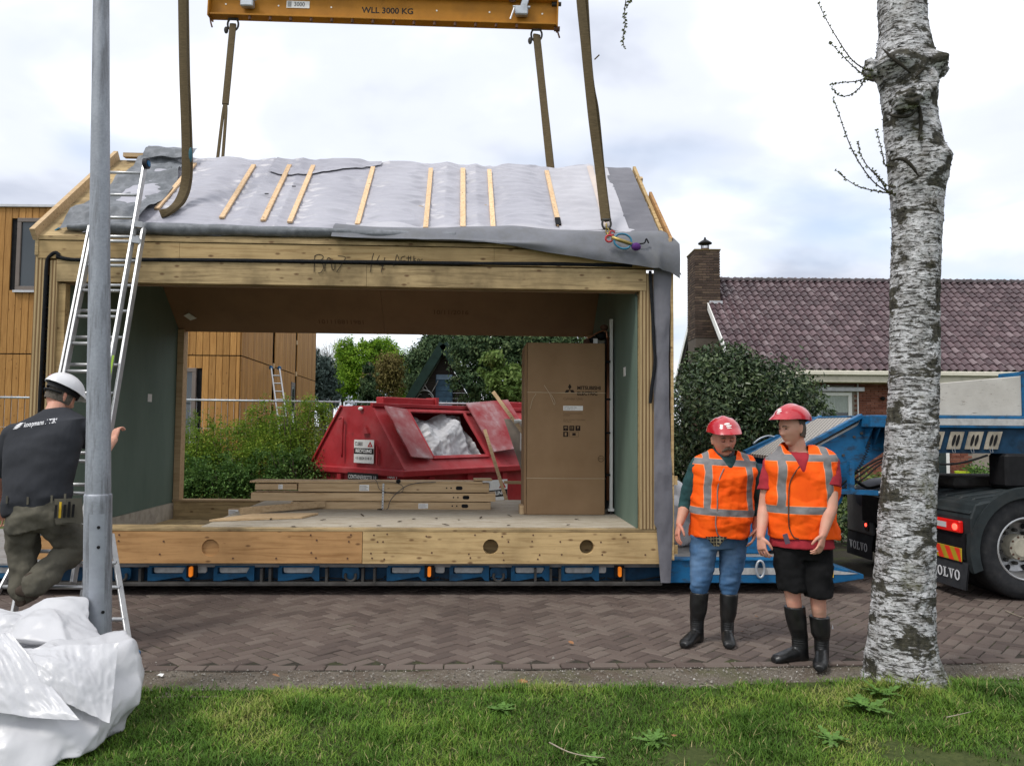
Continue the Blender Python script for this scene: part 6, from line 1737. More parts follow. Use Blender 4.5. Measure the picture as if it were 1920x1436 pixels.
# ------------------------------------------------------------------ brick house with tiled roof
def build_house():
	YE, YR, XV = 20.0, 23.7, 5.65
	ze, zr = 3.20, 6.14
	H = thing('brick_house', 'red brick bungalow with glazed purple brown pantile roof and tall chimney', 'house', (XV, YE, 0), 0)
	slope = Vector((0, YR - YE, zr - ze)); SL = slope.length; sd = slope.normalized(); nn = Vector((0, -sd.z, sd.y))
	LX = 10.4
	brick = NT('red_brown_brick')
	c = brick.ramp(brick.attr('rnd'), [(0, (0.15, 0.052, 0.034)), (0.5, (0.21, 0.078, 0.05)), (1, (0.26, 0.11, 0.075))])
	brick_m = brick.done(c, 0.85)
	mortar = mat_basic('mortar', (0.27, 0.235, 0.195), 0.95, var=0.15, bump=0.2)
	# wall backing and bricks (only the stretch that can be seen)
	mb = MB(); mb.box(0.35, LX + 6, 0.62, 8.0, 0.0, ze - 0.05); mb.build('wall', mortar, H)
	wx0, wx1, wz0, wz1 = at(1530, 770, 20.6).x - XV, at(1597, 770, 20.6).x - XV, 1.0, at(1560, 735, 20.6).z
	V, F_, R = [], [], []; nb = 0
	rr = np.random.default_rng(5)
	cube = np.array([(x, y, z) for z in (0, 1) for y in (0, 1) for x in (0, 1)], float)
	CF = np.array([(0, 2, 3, 1), (4, 5, 7, 6), (0, 1, 5, 4), (2, 6, 7, 3), (0, 4, 6, 2), (1, 3, 7, 5)])
	z = 0.3; row = 0
	while z < ze - 0.1:
		x = 0.36 - 0.11 * (row % 2)
		while x < 6.2:
			a, b = x, x + 0.20
			if not (b > wx0 - 0.06 and a < wx1 + 0.06 and wz0 - 0.06 < z < wz1 + 0.16):
				V.append(cube * np.array([0.20, 0.05, 0.052]) + np.array([x, 0.60 - 0.004 * rr.random(), z])); F_.append(CF + nb); nb += 8; R.append(np.full(8, rr.random()))
			x += 0.21
		z += 0.0625; row += 1
	o = np_mesh('wall_brick', np.concatenate(V), np.concatenate(F_), brick_m, H, attr={'rnd': np.concatenate(R)}); o['kind'] = 'stuff'
	# window with net curtain under a pale lintel
	mb = MB(); f = 0.10
	mb.box(wx0, wx1, 0.56, 0.66, wz1 - f, wz1); mb.box(wx1 - f, wx1, 0.561, 0.66, wz0, wz1 - f); mb.box(wx0, wx0 + f, 0.561, 0.66, wz0, wz1 - f); mb.box(wx0 + f, wx1 - f, 0.561, 0.66, wz0, wz0 + f)
	wd = mb.build('window', M['white'], H, bevel=0.01)
	mb = MB(); mb.box(wx0 + f, wx1 - f, 0.60, 0.612, wz0 + f, wz1 - f); mb.build('pane', M['glass'], wd)
	curt = mat_basic('net_curtain', (0.36, 0.40, 0.37), 0.8, var=0.1, scale=14, bump=0.2)
	mb = MB(); mb.grid(lambda u, v: (wx0 + f + (wx1 - wx0 - 2 * f) * u, 0.594 + 0.004 * math.sin(u * 60), wz1 - f - (0.42 + 0.02 * abs(math.sin(u * 42))) * v), 60, 4); mb.build('curtain', curt, wd)
	mb = MB(); mb.box(wx0 - 0.12, wx1 + 0.28, 0.44, 0.62, wz1 + 0.012, wz1 + 0.13); mb.build('awning_box', M['alu'], H, bevel=0.01)
	px_ = at(1610, 740, 20.5).x - XV
	mb = MB(); mb.cyl((px_, 0.55, 0.3), (px_, 0.55, ze - 0.1), 0.02, n=8); mb.build('downpipe', M['white'], H, smooth=True)
	q = at(1656, 747, 20.5); mb = MB(); mb.ball((q.x - XV, 0.52, q.z), 0.06); mb.build('wall_lamp', M['black'], H, smooth=True)
	# door further right, glimpsed under the gooseneck
	dx0, dx1 = at(1752, 890, 20.5).x - XV, at(1783, 890, 20.5).x - XV; dz0, dz1 = at(1770, 903, 20.5).z, at(1770, 840, 20.5).z
	mb = MB(); mb.box(dx0, dx1, 0.53, 0.585, dz0, dz1 + 0.6); d = mb.build('door', M['white'], H, bevel=0.01)
	mb = MB(); mb.box(dx0 + 0.10, dx1 - 0.10, 0.524, 0.532, dz0 + 0.10, dz1 + 0.5); mb.build('pane', M['glass'], d)
	# gutter and soffit
	cream = mat_basic('cream_paint', (0.62, 0.59, 0.49), 0.5, var=0.06, bump=0.03)
	mb = MB(); mb.box(-0.05, LX + 5, -0.10, 0.02, ze - 0.13, ze - 0.01); mb.build('gutter', cream, H, bevel=0.02)
	mb = MB(); mb.box(-0.02, LX + 5, -0.02, 0.62, ze - 0.30, ze - 0.14); mb.build('soffit', mat_basic('cream_soffit', (0.50, 0.47, 0.38), 0.6, bump=0), H)
	# roof boarding, bargeboards
	dark = mat_basic('roof_boarding', (0.03, 0.025, 0.022), 0.9, bump=0)
	mb = MB(); mb.prism([(0.02, 0.0, ze - 0.03), (0.02, YR - YE, zr - 0.03), (0.02, 2 * (YR - YE), ze - 0.03), (0.02, 2 * (YR - YE) - 0.3, ze - 0.2), (0.02, YR - YE, zr - 0.3), (0.02, 0.3, ze - 0.2)], (LX + 5, 0, 0)); roof = mb.build('roof', dark, H)
	for s in (0, 1):
		a = Vector((-0.02, -0.06, ze - 0.10)); b = Vector((-0.02, YR - YE, zr - 0.06))
		if s: a = Vector((-0.02, 2 * (YR - YE) + 0.06, ze - 0.10))
		mb = MB(); mb.bar(a, b, 0.03, 0.17, (0, 0, 1)); mb.build('barge_board', M['white'], H)
	# gable wall, dark brick
	mb = MB(); mb.prism([(0.30, 0.62, 0), (0.30, 2 * (YR - YE) - 0.62, 0), (0.30, 2 * (YR - YE) - 0.62, ze), (0.30, YR - YE, zr - 0.5), (0.30, 0.62, ze)], (0.1, 0, 0)); mb.build('gable_wall', mat_basic('gable_brick', (0.09, 0.045, 0.035), 0.9, bump=0.3), H)
	# pantiles: S-shaped courses
	tm = NT('glazed_pantile')
	r = tm.attr('rnd')
	c = tm.ramp(r, [(0.0, (0.060, 0.035, 0.040)), (0.4, (0.090, 0.054, 0.060)), (0.8, (0.115, 0.074, 0.080)), (1.0, (0.16, 0.12, 0.125))])
	ob = tm.objrand(); c = tm.hsv(c, 0.5, 0.95, tm.math('MULTIPLY_ADD', ob, 0.35, 0.85))
	pat = tm.noise(tm.vec(1, loc=(5, 1, 0)), 0.9, 5, 0.65); c = tm.mix(tm.ramp(pat, [(0.48, 0.0), (0.68, 0.5)]), c, (0.035, 0.024, 0.026))
	moss = tm.noise(tm.vec(1, loc=(2, 2, 2)), 6, 5, 0.7)
	c = tm.mix(tm.ramp(moss, [(0.60, 0.0), (0.75, 0.35)]), c, (0.10, 0.085, 0.05))
	tm.bump(tm.noise(tm.vec(1), 25, 3), 0.1, 0.004)
	tile_m = tm.done(c, tm.ramp(moss, [(0.3, 0.34), (0.7, 0.5)]), spec=0.4)
	TW, TL = 0.205, 0.272
	n = 8
	def tile_geo():
		vs, fs = [], []
		for j, t in enumerate((-0.06, TL)):
			for i in range(n + 1):
				s = i / n
				x = s * (TW + 0.02)
				h = 0.036 * math.sin(2 * math.pi * s - 0.6) + 0.040
				lift = 0.034 if j == 0 else 0.0
				vs.append(Vector((x, 0, 0)) + sd * t + nn * (h + lift))
		for i in range(n): fs.append((i, i + 1, n + 2 + i, n + 1 + i))
		b = len(vs)
		for i in range(n + 1): vs.append(vs[i]);
		for i in range(n + 1): vs.append(vs[i] - nn * 0.030)        # front lip
		for i in range(n): fs.append((b + n + 1 + i, b + n + 2 + i, b + i + 1, b + i))
		return np.array([tuple(v) for v in vs]), fs
	tv, tf = tile_geo(); tf4 = np.array(tf)
	rows = int(SL / TL); cols = int(LX / TW)
	cand = []
	for j in range(rows + 1):
		for i in range(cols):
			o = Vector((i * TW, 0, ze)) + sd * (j * TL)
			if o.z > zr - 0.03: continue
			if i < 3 and o.y > (2.3 if i < 2 else 3.2) and False: continue
			w = Vector((XV, YE, 0)) + o
			px = 960 + w.x / w.y * FOC; py = 803 - (w.z - EYE) / w.y * FOC
			hidden = (1658 < px < 1770) or px > 1925 or (px < 1545 and py > 655) or (px < 1410 and py > 600)
			cand.append((hidden, w.y, o, i, j))
	cand.sort(key=lambda c_: (c_[0], c_[1]))
	rr2 = random.Random(12); meshes = []
	for k in range(8):
		me = bpy.data.meshes.new('tile'); me.from_pydata([tuple(v) for v in tv], [], tf); me.shade_smooth()
		at_ = me.attributes.new('rnd', 'FLOAT', 'POINT'); at_.data.foreach_set('value', [(k + 0.5) / 8] * len(tv)); me.materials.append(tile_m); meshes.append(me)
	V, F_, R = [], [], []; nb = 0
	for q, (hid, _, o, i, j) in enumerate(cand):
		jit = Vector((rr2.uniform(-.004, .004), 0, rr2.uniform(-.004, .004)))
		v = rr2.random() ** 1.3
		if v > 0.9 and rr2.random() < 0.5: v = 0.3
		if not hid and q < 300:
			ob = link('tile', meshes[int(v * 8) % 8], roof); ob.location = o + jit
		else:
			V.append(tv + np.array(o + jit)); F_.append(tf4 + nb); nb += len(tv); R.append(np.full(len(tv), v))
	ob = np_mesh('tile_field', np.concatenate(V), np.concatenate(F_), tile_m, roof, smooth=True, attr={'rnd': np.concatenate(R)}); ob['kind'] = 'stuff'
	# rear slope tiles not visible; ridge tiles
	rm = mat_basic('ridge_tile', (0.065, 0.055, 0.058), 0.6, var=0.25, scale=4, bump=0.2)
	for k in range(int(LX / 0.335)):
		mb = MB(); x0 = 0.02 + k * 0.335
		vs, fs = [], []
		for j, (x, r_) in enumerate(((0, 0.098), (0.05, 0.115), (0.33, 0.092))):
			for i in range(9):
				a = math.pi * i / 8; vs.append((x0 + x, YR - YE + r_ * math.cos(a), zr + 0.02 + r_ * math.sin(a) * 1.0))
		for j in range(2):
			for i in range(8): fs.append((j * 9 + i, j * 9 + i + 1, (j + 1) * 9 + i + 1, (j + 1) * 9 + i))
		mb.add(vs, fs); mb.build('ridge_tile', rm, H, smooth=True)
	# chimney at the gable, of single bricks
	cb = NT('chimney_brick')
	c = cb.ramp(cb.objrand(), [(0, (0.045, 0.032, 0.026)), (0.6, (0.085, 0.058, 0.045)), (1, (0.12, 0.085, 0.06))])
	lich = cb.noise(cb.vec(1), 4, 5, 0.7); c = cb.mix(cb.ramp(lich, [(0.5, 0.0), (0.7, 0.5)]), c, (0.12, 0.085, 0.03))
	cb = cb.done(c, 0.9)
	cxa, cxb = at(1303, 500, 22.6).x - XV, at(1350, 500, 22.6).x - XV
	ya, yb = 2.6, 3.6; zt = at(1320, 469, 22.6).z; zb = 3.0
	mb = MB(); mb.box(cxa + 0.012, cxb - 0.012, ya + 0.012, yb - 0.012, zb, zt - 0.01); ch = mb.build('chimney', mat_basic('chimney_mortar', (0.10, 0.085, 0.07), 0.95), roof)
	bm_ = []
	for (sx, sy) in ((0.205, 0.03), (0.03, 0.205)):
		mm = MB(); mm.box(0, sx, 0, sy, 0, 0.054); me = mm.mesh('brick'); me.materials.append(cb); bm_.append(me)
	z = zt - 0.066; row = 0
	while z > 4.25:
		x = cxa - 0.10 * (row % 2)
		while x < cxb - 0.05:
			xa, xb = max(cxa, x), min(cxb, x + 0.205)
			ob = link('brick', bm_[0], ch); ob.location = (xa, ya - 0.002, z); ob.scale = ((xb - xa) / 0.205, 1, 1)
			x += 0.215
		y = ya + 0.03 - 0.10 * (row % 2)
		while y < yb:
			y0, y1 = max(ya + 0.03, y), min(yb, y + 0.205)
			if y1 - y0 > 0.03:
				ob = link('brick', bm_[1], ch); ob.location = (cxa - 0.002, y0, z); ob.scale = (1, (y1 - y0) / 0.205, 1)
			y += 0.215
		z -= 0.075; row += 1
	mb = MB(); mb.box(cxa - 0.02, cxb + 0.02, ya - 0.02, yb + 0.02, zt - 0.006, zt + 0.03); mb.build('chimney_capping', mat_basic('lichen_cement', (0.13, 0.10, 0.05), 0.95, bump=0.3), roof)
	mb = MB(); mb.box(0.01, cxb + 0.05, ya - 0.08, ya - 0.01, 5.28, 5.36); mb.build('lead_flashing', M['alu'], roof)
	cx, cy_ = (cxa + cxb) / 2 + 0.03, 3.0
	mb = MB(); mb.cyl((cx, cy_, zt + 0.03), (cx, cy_, zt + 0.13), 0.13, 0.12, 14); cw = mb.build('chimney_cowl', M['rust'], roof, auto=40)
	for k in range(6):
		a = k * math.pi / 3; mb = MB(); mb.cyl((cx + 0.11 * math.cos(a), cy_ + 0.11 * math.sin(a), zt + 0.13), (cx + 0.11 * math.cos(a), cy_ + 0.11 * math.sin(a), zt + 0.28), 0.014, n=5); mb.build('cowl_bar', M['black'], cw) if False else mb.build('cowl_bar', M['black'], roof)
	mb = MB(); mb.tube([(cx, cy_, zt + 0.27), (cx, cy_, zt + 0.30), (cx, cy_, zt + 0.36), (cx, cy_, zt + 0.40), (cx, cy_, zt + 0.47)], [0.20, 0.20, 0.11, 0.04, 0.02], 14); mb.build('cowl_cap', M['black'], roof, auto=40)
	# pot plant by the door
	q = at(1806, 876, 19.5)
	P = thing('potted_plant', 'bushy plant in a lime green pot near the house door', 'plant', (q.x, 19.5, 0))
	mb = MB(); mb.tube([(0, 0, q.z - 0.35), (0, 0, q.z - 0.10)], [0.14, 0.20], 14); mb.build('pot', mat_basic('lime_pot', (0.45, 0.55, 0.03), 0.5, bump=0), P, auto=40)
	mb = MB(); mb.box(-0.5, 0.3, -0.2, 0.4, 0, q.z - 0.35); mb.build('plinth', M['concrete'], P, bevel=0.03)
	foliage('foliage', [((0.45, 0.0, q.z - 0.25), (0.42, 0.35, 0.32))], 1500, 0.09, M['leaf_deep'], P, 71, clump=0.3)['kind'] = 'stuff'
build_house()
# ------------------------------------------------------------------ lifting gear
M['webbing'] = None
def webbing_mat():
	n = NT('brown_webbing')
	a = n.noise(n.vec((1, 1, 6)), 20, 4, 0.6)
	c = n.ramp(a, [(0.3, (0.065, 0.048, 0.024)), (0.7, (0.115, 0.085, 0.045))])
	n.bump(a, 0.4, 0.004)
	return n.done(c, 0.85)
M['webbing'] = webbing_mat()
M['beam_yellow'] = mat_basic('ochre_beam_paint', (0.36, 0.155, 0.015), 0.5, var=0.15, scale=4, bump=0.08, dirt=0.4, dirtcol=(0.14, 0.07, 0.02))
def ribbon(pts, w, th, wdir, mat, name='strap', parent=None, twist=0.0, k=8):
	P = catmull(pts, k); mb = MB(); vs, fs = [], []
	wdir = Vector(wdir).normalized(); n = len(P)
	for i, p in enumerate(P):
		t = (P[min(i + 1, n - 1)] - P[max(0, i - 1)]).normalized()
		s = (wdir - t * wdir.dot(t)).normalized(); nn = t.cross(s)
		a = twist * i / n + 0.25 * mnoise.noise(p * 1.7)
		s2 = s * math.cos(a) + nn * math.sin(a); n2 = -s * math.sin(a) + nn * math.cos(a)
		for x, y in ((-1, -1), (-0.3, -1.35), (0.3, -1.35), (1, -1), (1, 1), (0.3, 1.35), (-0.3, 1.35), (-1, 1)): vs.append(p + s2 * (w / 2 * x) + n2 * (th / 2 * y))
	for i in range(n - 1):
		for j in range(8): fs.append((i * 8 + j, i * 8 + (j + 1) % 8, (i + 1) * 8 + (j + 1) % 8, (i + 1) * 8 + j))
	fs += [tuple(range(7, -1, -1)), tuple((n - 1) * 8 + j for j in range(8))]
	mb.add(vs, fs)
	return mb.build(name, mat, parent, auto=40)
def shackle(mb, c, r, w, axis=Vector((1, 0, 0)), up=Vector((0, 0, 1))):
	c = Vector(c)
	pts = [c + axis * (r * math.cos(a)) + up * (r * 1.25 * math.sin(a)) for a in np.linspace(math.radians(-230), math.radians(50), 18)]
	mb.tube(pts, w, 7)
	mb.cyl(pts[0] - axis * w * 1.6, pts[-1] + axis * w * 1.6, w * 1.15, n=8)
def build_lifting():
	Y = 10.7
	A, Bq = at(394, 16, Y), at(1046, 36, Y)
	d = Bq - A; L = d.length; d.normalize()
	up = (Vector((0, 0, 1)) - d * d.z).normalized(); fw = up.cross(d).normalized() * -1   # fw points to the camera
	fr = Matrix((d, fw * -1, up)).transposed().to_4x4()
	T = thing('spreader_beam', 'ochre steel spreader beam marked WLL 3000 KG hanging above the roof', 'lifting beam', A)
	T.rotation_euler = fr.to_euler()
	def part(mb, name, mat, parent=None, **k): return mb.build(name, mat, parent or T, **k)
	h = 0.30
	mb = MB(); mb.box(0.02, L - 0.02, -0.006, 0.006, -0.10, 0.22); part(mb, 'web', M['beam_yellow'])
	mb = MB(); mb.box(0.02, L - 0.02, -0.085, 0.085, -0.125, -0.10); part(mb, 'flange', M['beam_yellow'], bevel=0.004)
	mb = MB(); mb.box(0.02, L - 0.02, -0.085, 0.085, 0.22, 0.245); part(mb, 'flange', M['beam_yellow'], bevel=0.004)
	for x in (0, L - 0.02):
		mb = MB(); mb.box(x, x + 0.02, -0.10, 0.10, -0.15, 0.26); part(mb, 'end_plate', M['beam_yellow'], bevel=0.004)
		mb = MB(); mb.tube(catmull([(x + 0.01, 0, -0.15), (x + 0.03, -0.02, -0.22), (x + 0.05, -0.02, -0.28)], 4), [0.012] * 9, 6); part(mb, 'hook', M['rust'], smooth=True)
	mb = MB(); mb.cyl((L - 0.09, -0.02, 0.20), (L + 0.04, -0.02, 0.20), 0.03, n=8); part(mb, 'bolt', M['grime'])
	mb = MB(); mb.cyl((L - 0.05, -0.02, -0.155), (L + 0.03, -0.02, -0.155), 0.035, n=8); part(mb, 'bolt', M['rust'])
	for i in range(14):
		x = 0.58 + i * (L - 1.15) / 13 if True else 0
		mb = MB(); mb.cyl((x, -0.06, -0.175), (x, -0.06, -0.10), 0.020, n=6); part(mb, 'bolt', M['rust'])
	for i in (0, 1, 2, 4, 5, 6):
		x = 0.22 + i * (L - 0.44) / 6
		mb = MB(); mb.cyl((x, -0.012, 0.06), (x, 0.012, 0.06), 0.012, n=8); part(mb, 'rivet', M['white'])
	Mx = Matrix.Translation((0, -0.009, 0)) @ Matrix.Rotation(math.pi / 2, 4, 'X')
	lx = (at(559, 14, Y) - A).dot(d)
	mb = MB(); mb.box(lx - 0.16, lx + 0.16, -0.012, -0.0075, 0.035, 0.135); pl = part(mb, 'rating_plate', M['paper'])
	text_mesh('3000', 0.085, M['ink'], 'lettering', pl, 'CENTER', 0.0005, Matrix.Translation((lx + 0.02, -0.0135, 0.085)) @ Matrix.Rotation(math.pi / 2, 4, 'X'), sx=0.9)
	for k in range(6):
		mb = MB(); mb.box(lx - 0.145, lx - 0.09, -0.0135, -0.012, 0.05 + 0.013 * k, 0.056 + 0.013 * k); part(mb, 'small_print', M['ink'], pl)
	tx = (at(727, 22, Y) - A).dot(d)
	text_mesh('WLL 3000 KG', 0.115, M['ink'], 'lettering', T, 'CENTER', 0.0005, Matrix.Translation((tx, -0.008, 0.035)) @ Matrix.Rotation(math.pi / 2, 4, 'X'), bold=0.002, sx=1.05)
	zk = M['steel']
	for px, lean in ((467, 0.0), (978, 0.10)):
		x = (at(px, 15, Y) - A).dot(d)
		mb = MB(); mb.box(x - 0.09, x + 0.09, -0.12, -0.02, 0.02 - 0.03, 0.12); c = part(mb, 'clamp', zk, bevel=0.015)
		mb = MB(); mb.bar((x, -0.07, 0.02), (x + lean * 2, -0.07, 0.75), 0.09, 0.05, (0, 1, 0)); part(mb, 'lifting_link', zk, c, bevel=0.008)
		mb = MB(); mb.cyl((x - 0.12, -0.09, 0.10), (x + 0.12, -0.09, 0.10), 0.022, n=8); part(mb, 'pin', zk, c)
		if lean:
			mb = MB(); mb.cyl((x - 0.10, -0.14, 0.06), (x - 0.15, -0.14, -0.10), 0.012, n=6); part(mb, 'locking_pin', M['alu'], c)
			mb = MB(); mb.tube([(x - 0.13 + 0.06 * math.cos(a), -0.05, 0.27 + 0.07 * math.sin(a)) for a in np.linspace(math.radians(120), math.radians(380), 12)], 0.014, 6); part(mb, 'hook', M['rust'], c, smooth=True)
	tx0, tx1 = (at(750, 2, Y) - A).dot(d), (at(800, 2, Y) - A).dot(d)
	mb = MB(); mb.box(tx0, tx1, -0.05, 0.05, 0.245, 0.34); part(mb, 'lug', mat_basic('red_lug', (0.30, 0.05, 0.02), 0.5), bevel=0.01)
	# --- four webbing slings
	def sling(label): return thing('lifting_sling', label, 'sling', (0, 0, 0), 0, 'webbing slings lifting the module')
	gl = []
	for px0, py0, px1, py1, lab in ((437, 38, 412, 306, 'rear webbing sling under the rating plate end of the beam'), (1006, 58, 1033, 322, 'rear webbing sling under the bolted end of the beam')):
		p0, p1 = at(px0, py0 + 8, Y), at(px1, py1, 10.1)
		S = sling(lab); S.location = p1; z = p1
		dirn = (p1 - p0)
		end = p1 + dirn * 0.22
		pts = [p0 - z, p0.lerp(p1, 0.33) - z, p0.lerp(p1, 0.66) - z, p1 - z, end - z]
		if px0 < 700:
			ribbon([pts[0], pts[1], pts[2].lerp(pts[1], 0.2)], 0.085, 0.03, (1, 0, 0), M['webbing'], 'strap', S)
			for s in (-1, 1): ribbon([pts[2].lerp(pts[1], 0.25), pts[2] + Vector((s * 0.02, 0, 0)), pts[3] + Vector((s * 0.035, 0, 0)), pts[4] + Vector((s * 0.05, 0, 0))], 0.036, 0.02, (1, 0, 0), M['webbing'], 'strap', S)
		else:
			ribbon(pts, 0.10, 0.03, (1, 0.2, 0), M['webbing'], 'strap', S, twist=1.0)
		mb = MB(); shackle(mb, p0 - z + Vector((0, 0, 0.0)), 0.075, 0.014); mb.build('shackle', M['grime'], S, smooth=True)
		mb = MB(); mb.ball(p0 - z + Vector((-0.09, -0.01, -0.09)), 0.03, 0.03, 0.05); mb.build('strap_tag', M['grime'], S)
	# front left: comes down and lies bent on the roof edge
	g = lambda px, py, Yd: at(px, py, Yd)
	def rp(px, py, h):
		u, s = mroof(px, py, h); q = roofp(u, s, h)
		return MO + EU * q.x + EV * q.y + Vector((0, 0, q.z - 0.32))
	S = sling('front webbing sling bent flat on the roof film beside the ladder top'); b = rp(300, 402, 0.06); S.location = b
	pts = [g(340, -330, 8.55), g(341, -100, 8.5), g(344, 120, 8.45), g(349, 290, 8.38), g(347, 345, 8.36), rp(336, 378, 0.12), rp(318, 396, 0.08), rp(301, 402, 0.06)]
	ribbon([p - b for p in pts], 0.085, 0.034, (1, 0.1, 0), M['webbing'], 'strap', S)
	ribbon([p - b + Vector((0.012, 0.05, 0.02)) for p in pts[:-1]], 0.07, 0.028, (1, -0.2, 0), M['webbing'], 'strap', S)
	mb = MB(); mb.ball(g(357, 291, 8.38) - b, 0.022, 0.02, 0.085); mb.build('strap_tag', mat_basic('blue_tag', (0.03, 0.10, 0.13), 0.5), S, smooth=True)
	S = sling('front webbing sling shackled to the blue tensioner near the roof corner'); e = g(1135, 412, 8.16); S.location = e
	pts = [g(1078, -330, 8.5), g(1085, -60, 8.45), g(1098, 90, 8.4), g(1110, 210, 8.36), g(1124, 320, 8.32), e]
	ribbon([p - e for p in pts], 0.095, 0.03, (1, 0.1, 0), M['webbing'], 'strap', S, twist=0.3)
	ribbon([p - e + Vector((0.03, 0.05, 0)) for p in (pts[0], pts[2], pts[3] + Vector((0.02, 0, 0)), pts[4], e)], 0.07, 0.026, (1, -0.4, 0), M['webbing'], 'strap', S)
	mb = MB(); q = g(1115, 112, 8.37) - e; mb.tube([q, q + Vector((0.05, 0, 0.05))], 0.008, 5); mb.build('strap_tag', M['webbing'], S)
	mb = MB(); shackle(mb, Vector((0.01, -0.02, -0.05)), 0.045, 0.012); mb.build('shackle', M['grime'], S, smooth=True)
	# tensioner lying on the flap: chain links, red hook, blue body, purple loop
	K = thing('chain_tensioner', 'blue chain tensioner with red hook and purple loop on roof corner', 'tensioner', e + Vector((0, 0, -0.1)))
	k0 = K.location
	gold = mat_basic('gold_chain', (0.33, 0.25, 0.08), 0.4, 0.7, bump=0); redm = mat_basic('red_hook', (0.38, 0.02, 0.025), 0.45, bump=0); bl = mat_basic('tensioner_blue', (0.02, 0.16, 0.27), 0.4, bump=0); pur = mat_basic('purple_loop', (0.075, 0.02, 0.13), 0.7, bump=0.3)
	for i, (px, py) in enumerate(((1137, 425), (1139, 434), (1140, 442))):
		c = g(px, py, 8.08) - k0; ax = Vector((1, 0, 0)) if i % 2 else Vector((0.3, 1, 0)).normalized()
		mb = MB(); mb.tube([c + ax * (0.016 * math.cos(a)) + Vector((0.006, 0, -1)) * (0.032 * math.sin(a)) for a in np.linspace(0, 2 * math.pi, 12, endpoint=False)], 0.007, 6, closed=True); mb.build('chain_link', gold, K, smooth=True)
	c = g(1142, 448, 7.96) - k0
	mb = MB(); mb.tube([c + Vector((0.036 * math.cos(a), -0.01, 0.034 * math.sin(a))) for a in np.linspace(math.radians(40), math.radians(330), 14)], 0.011, 7); mb.build('hook', redm, K, smooth=True)
	c2 = g(1148, 437, 7.97) - k0
	mb = MB(); mb.tube([c2 + Vector((0.025 * math.cos(a), 0, 0.022 * math.sin(a))) for a in np.linspace(0, 5.4, 10)], 0.009, 6); mb.build('hook', redm, K, smooth=True)
	a0, a1 = g(1152, 447, 7.93) - k0, g(1184, 458, 7.93) - k0
	ax = (a1 - a0).normalized(); pv = Vector((ax.z * -1, 0, ax.x))
	for s in (-1, 1):
		P = [a0, a0.lerp(a1, 0.12) + pv * 0.05 * s, a0.lerp(a1, 0.5) + pv * 0.075 * s, a0.lerp(a1, 0.85) + pv * 0.055 * s, a1]
		mb = MB(); mb.tube(catmull(P, 4), 0.011, 7); mb.build('handle', bl, K, smooth=True)
	mb = MB(); mb.cyl(a0 - ax * 0.03, a1, 0.02, n=10); mb.build('screw_body', gold, K, smooth=True)
	mb = MB(); mb.ball(a1 + ax * 0.05 + Vector((0, 0, -0.01)), 0.05, 0.03, 0.042); mb.build('loop', pur, K, smooth=True)
	q = g(1208, 456, 7.98) - k0
	mb = MB(); mb.tube(catmull([q + Vector((-0.08, 0, -0.01)), q, q + Vector((0.02, 0, 0.045)), q + Vector((0.045, 0, 0.0))], 4), 0.008, 6); mb.build('strap_end', M['foam'], K, smooth=True)
	# purple and blue loop end at the left corner of the roof
	q = g(113, 437, 7.95); K2 = thing('strap_loop', 'purple strap loop with blue tag at the roof corner near the ladder', 'strap', q)
	mb = MB(); mb.ball((0, 0, 0), 0.05, 0.03, 0.03); mb.build('loop', pur, K2, smooth=True)
	mb = MB(); mb.bar((-0.04, -0.02, 0.02), (0.01, -0.02, 0.05), 0.02, 0.012); mb.build('tag', bl, K2)
build_lifting()

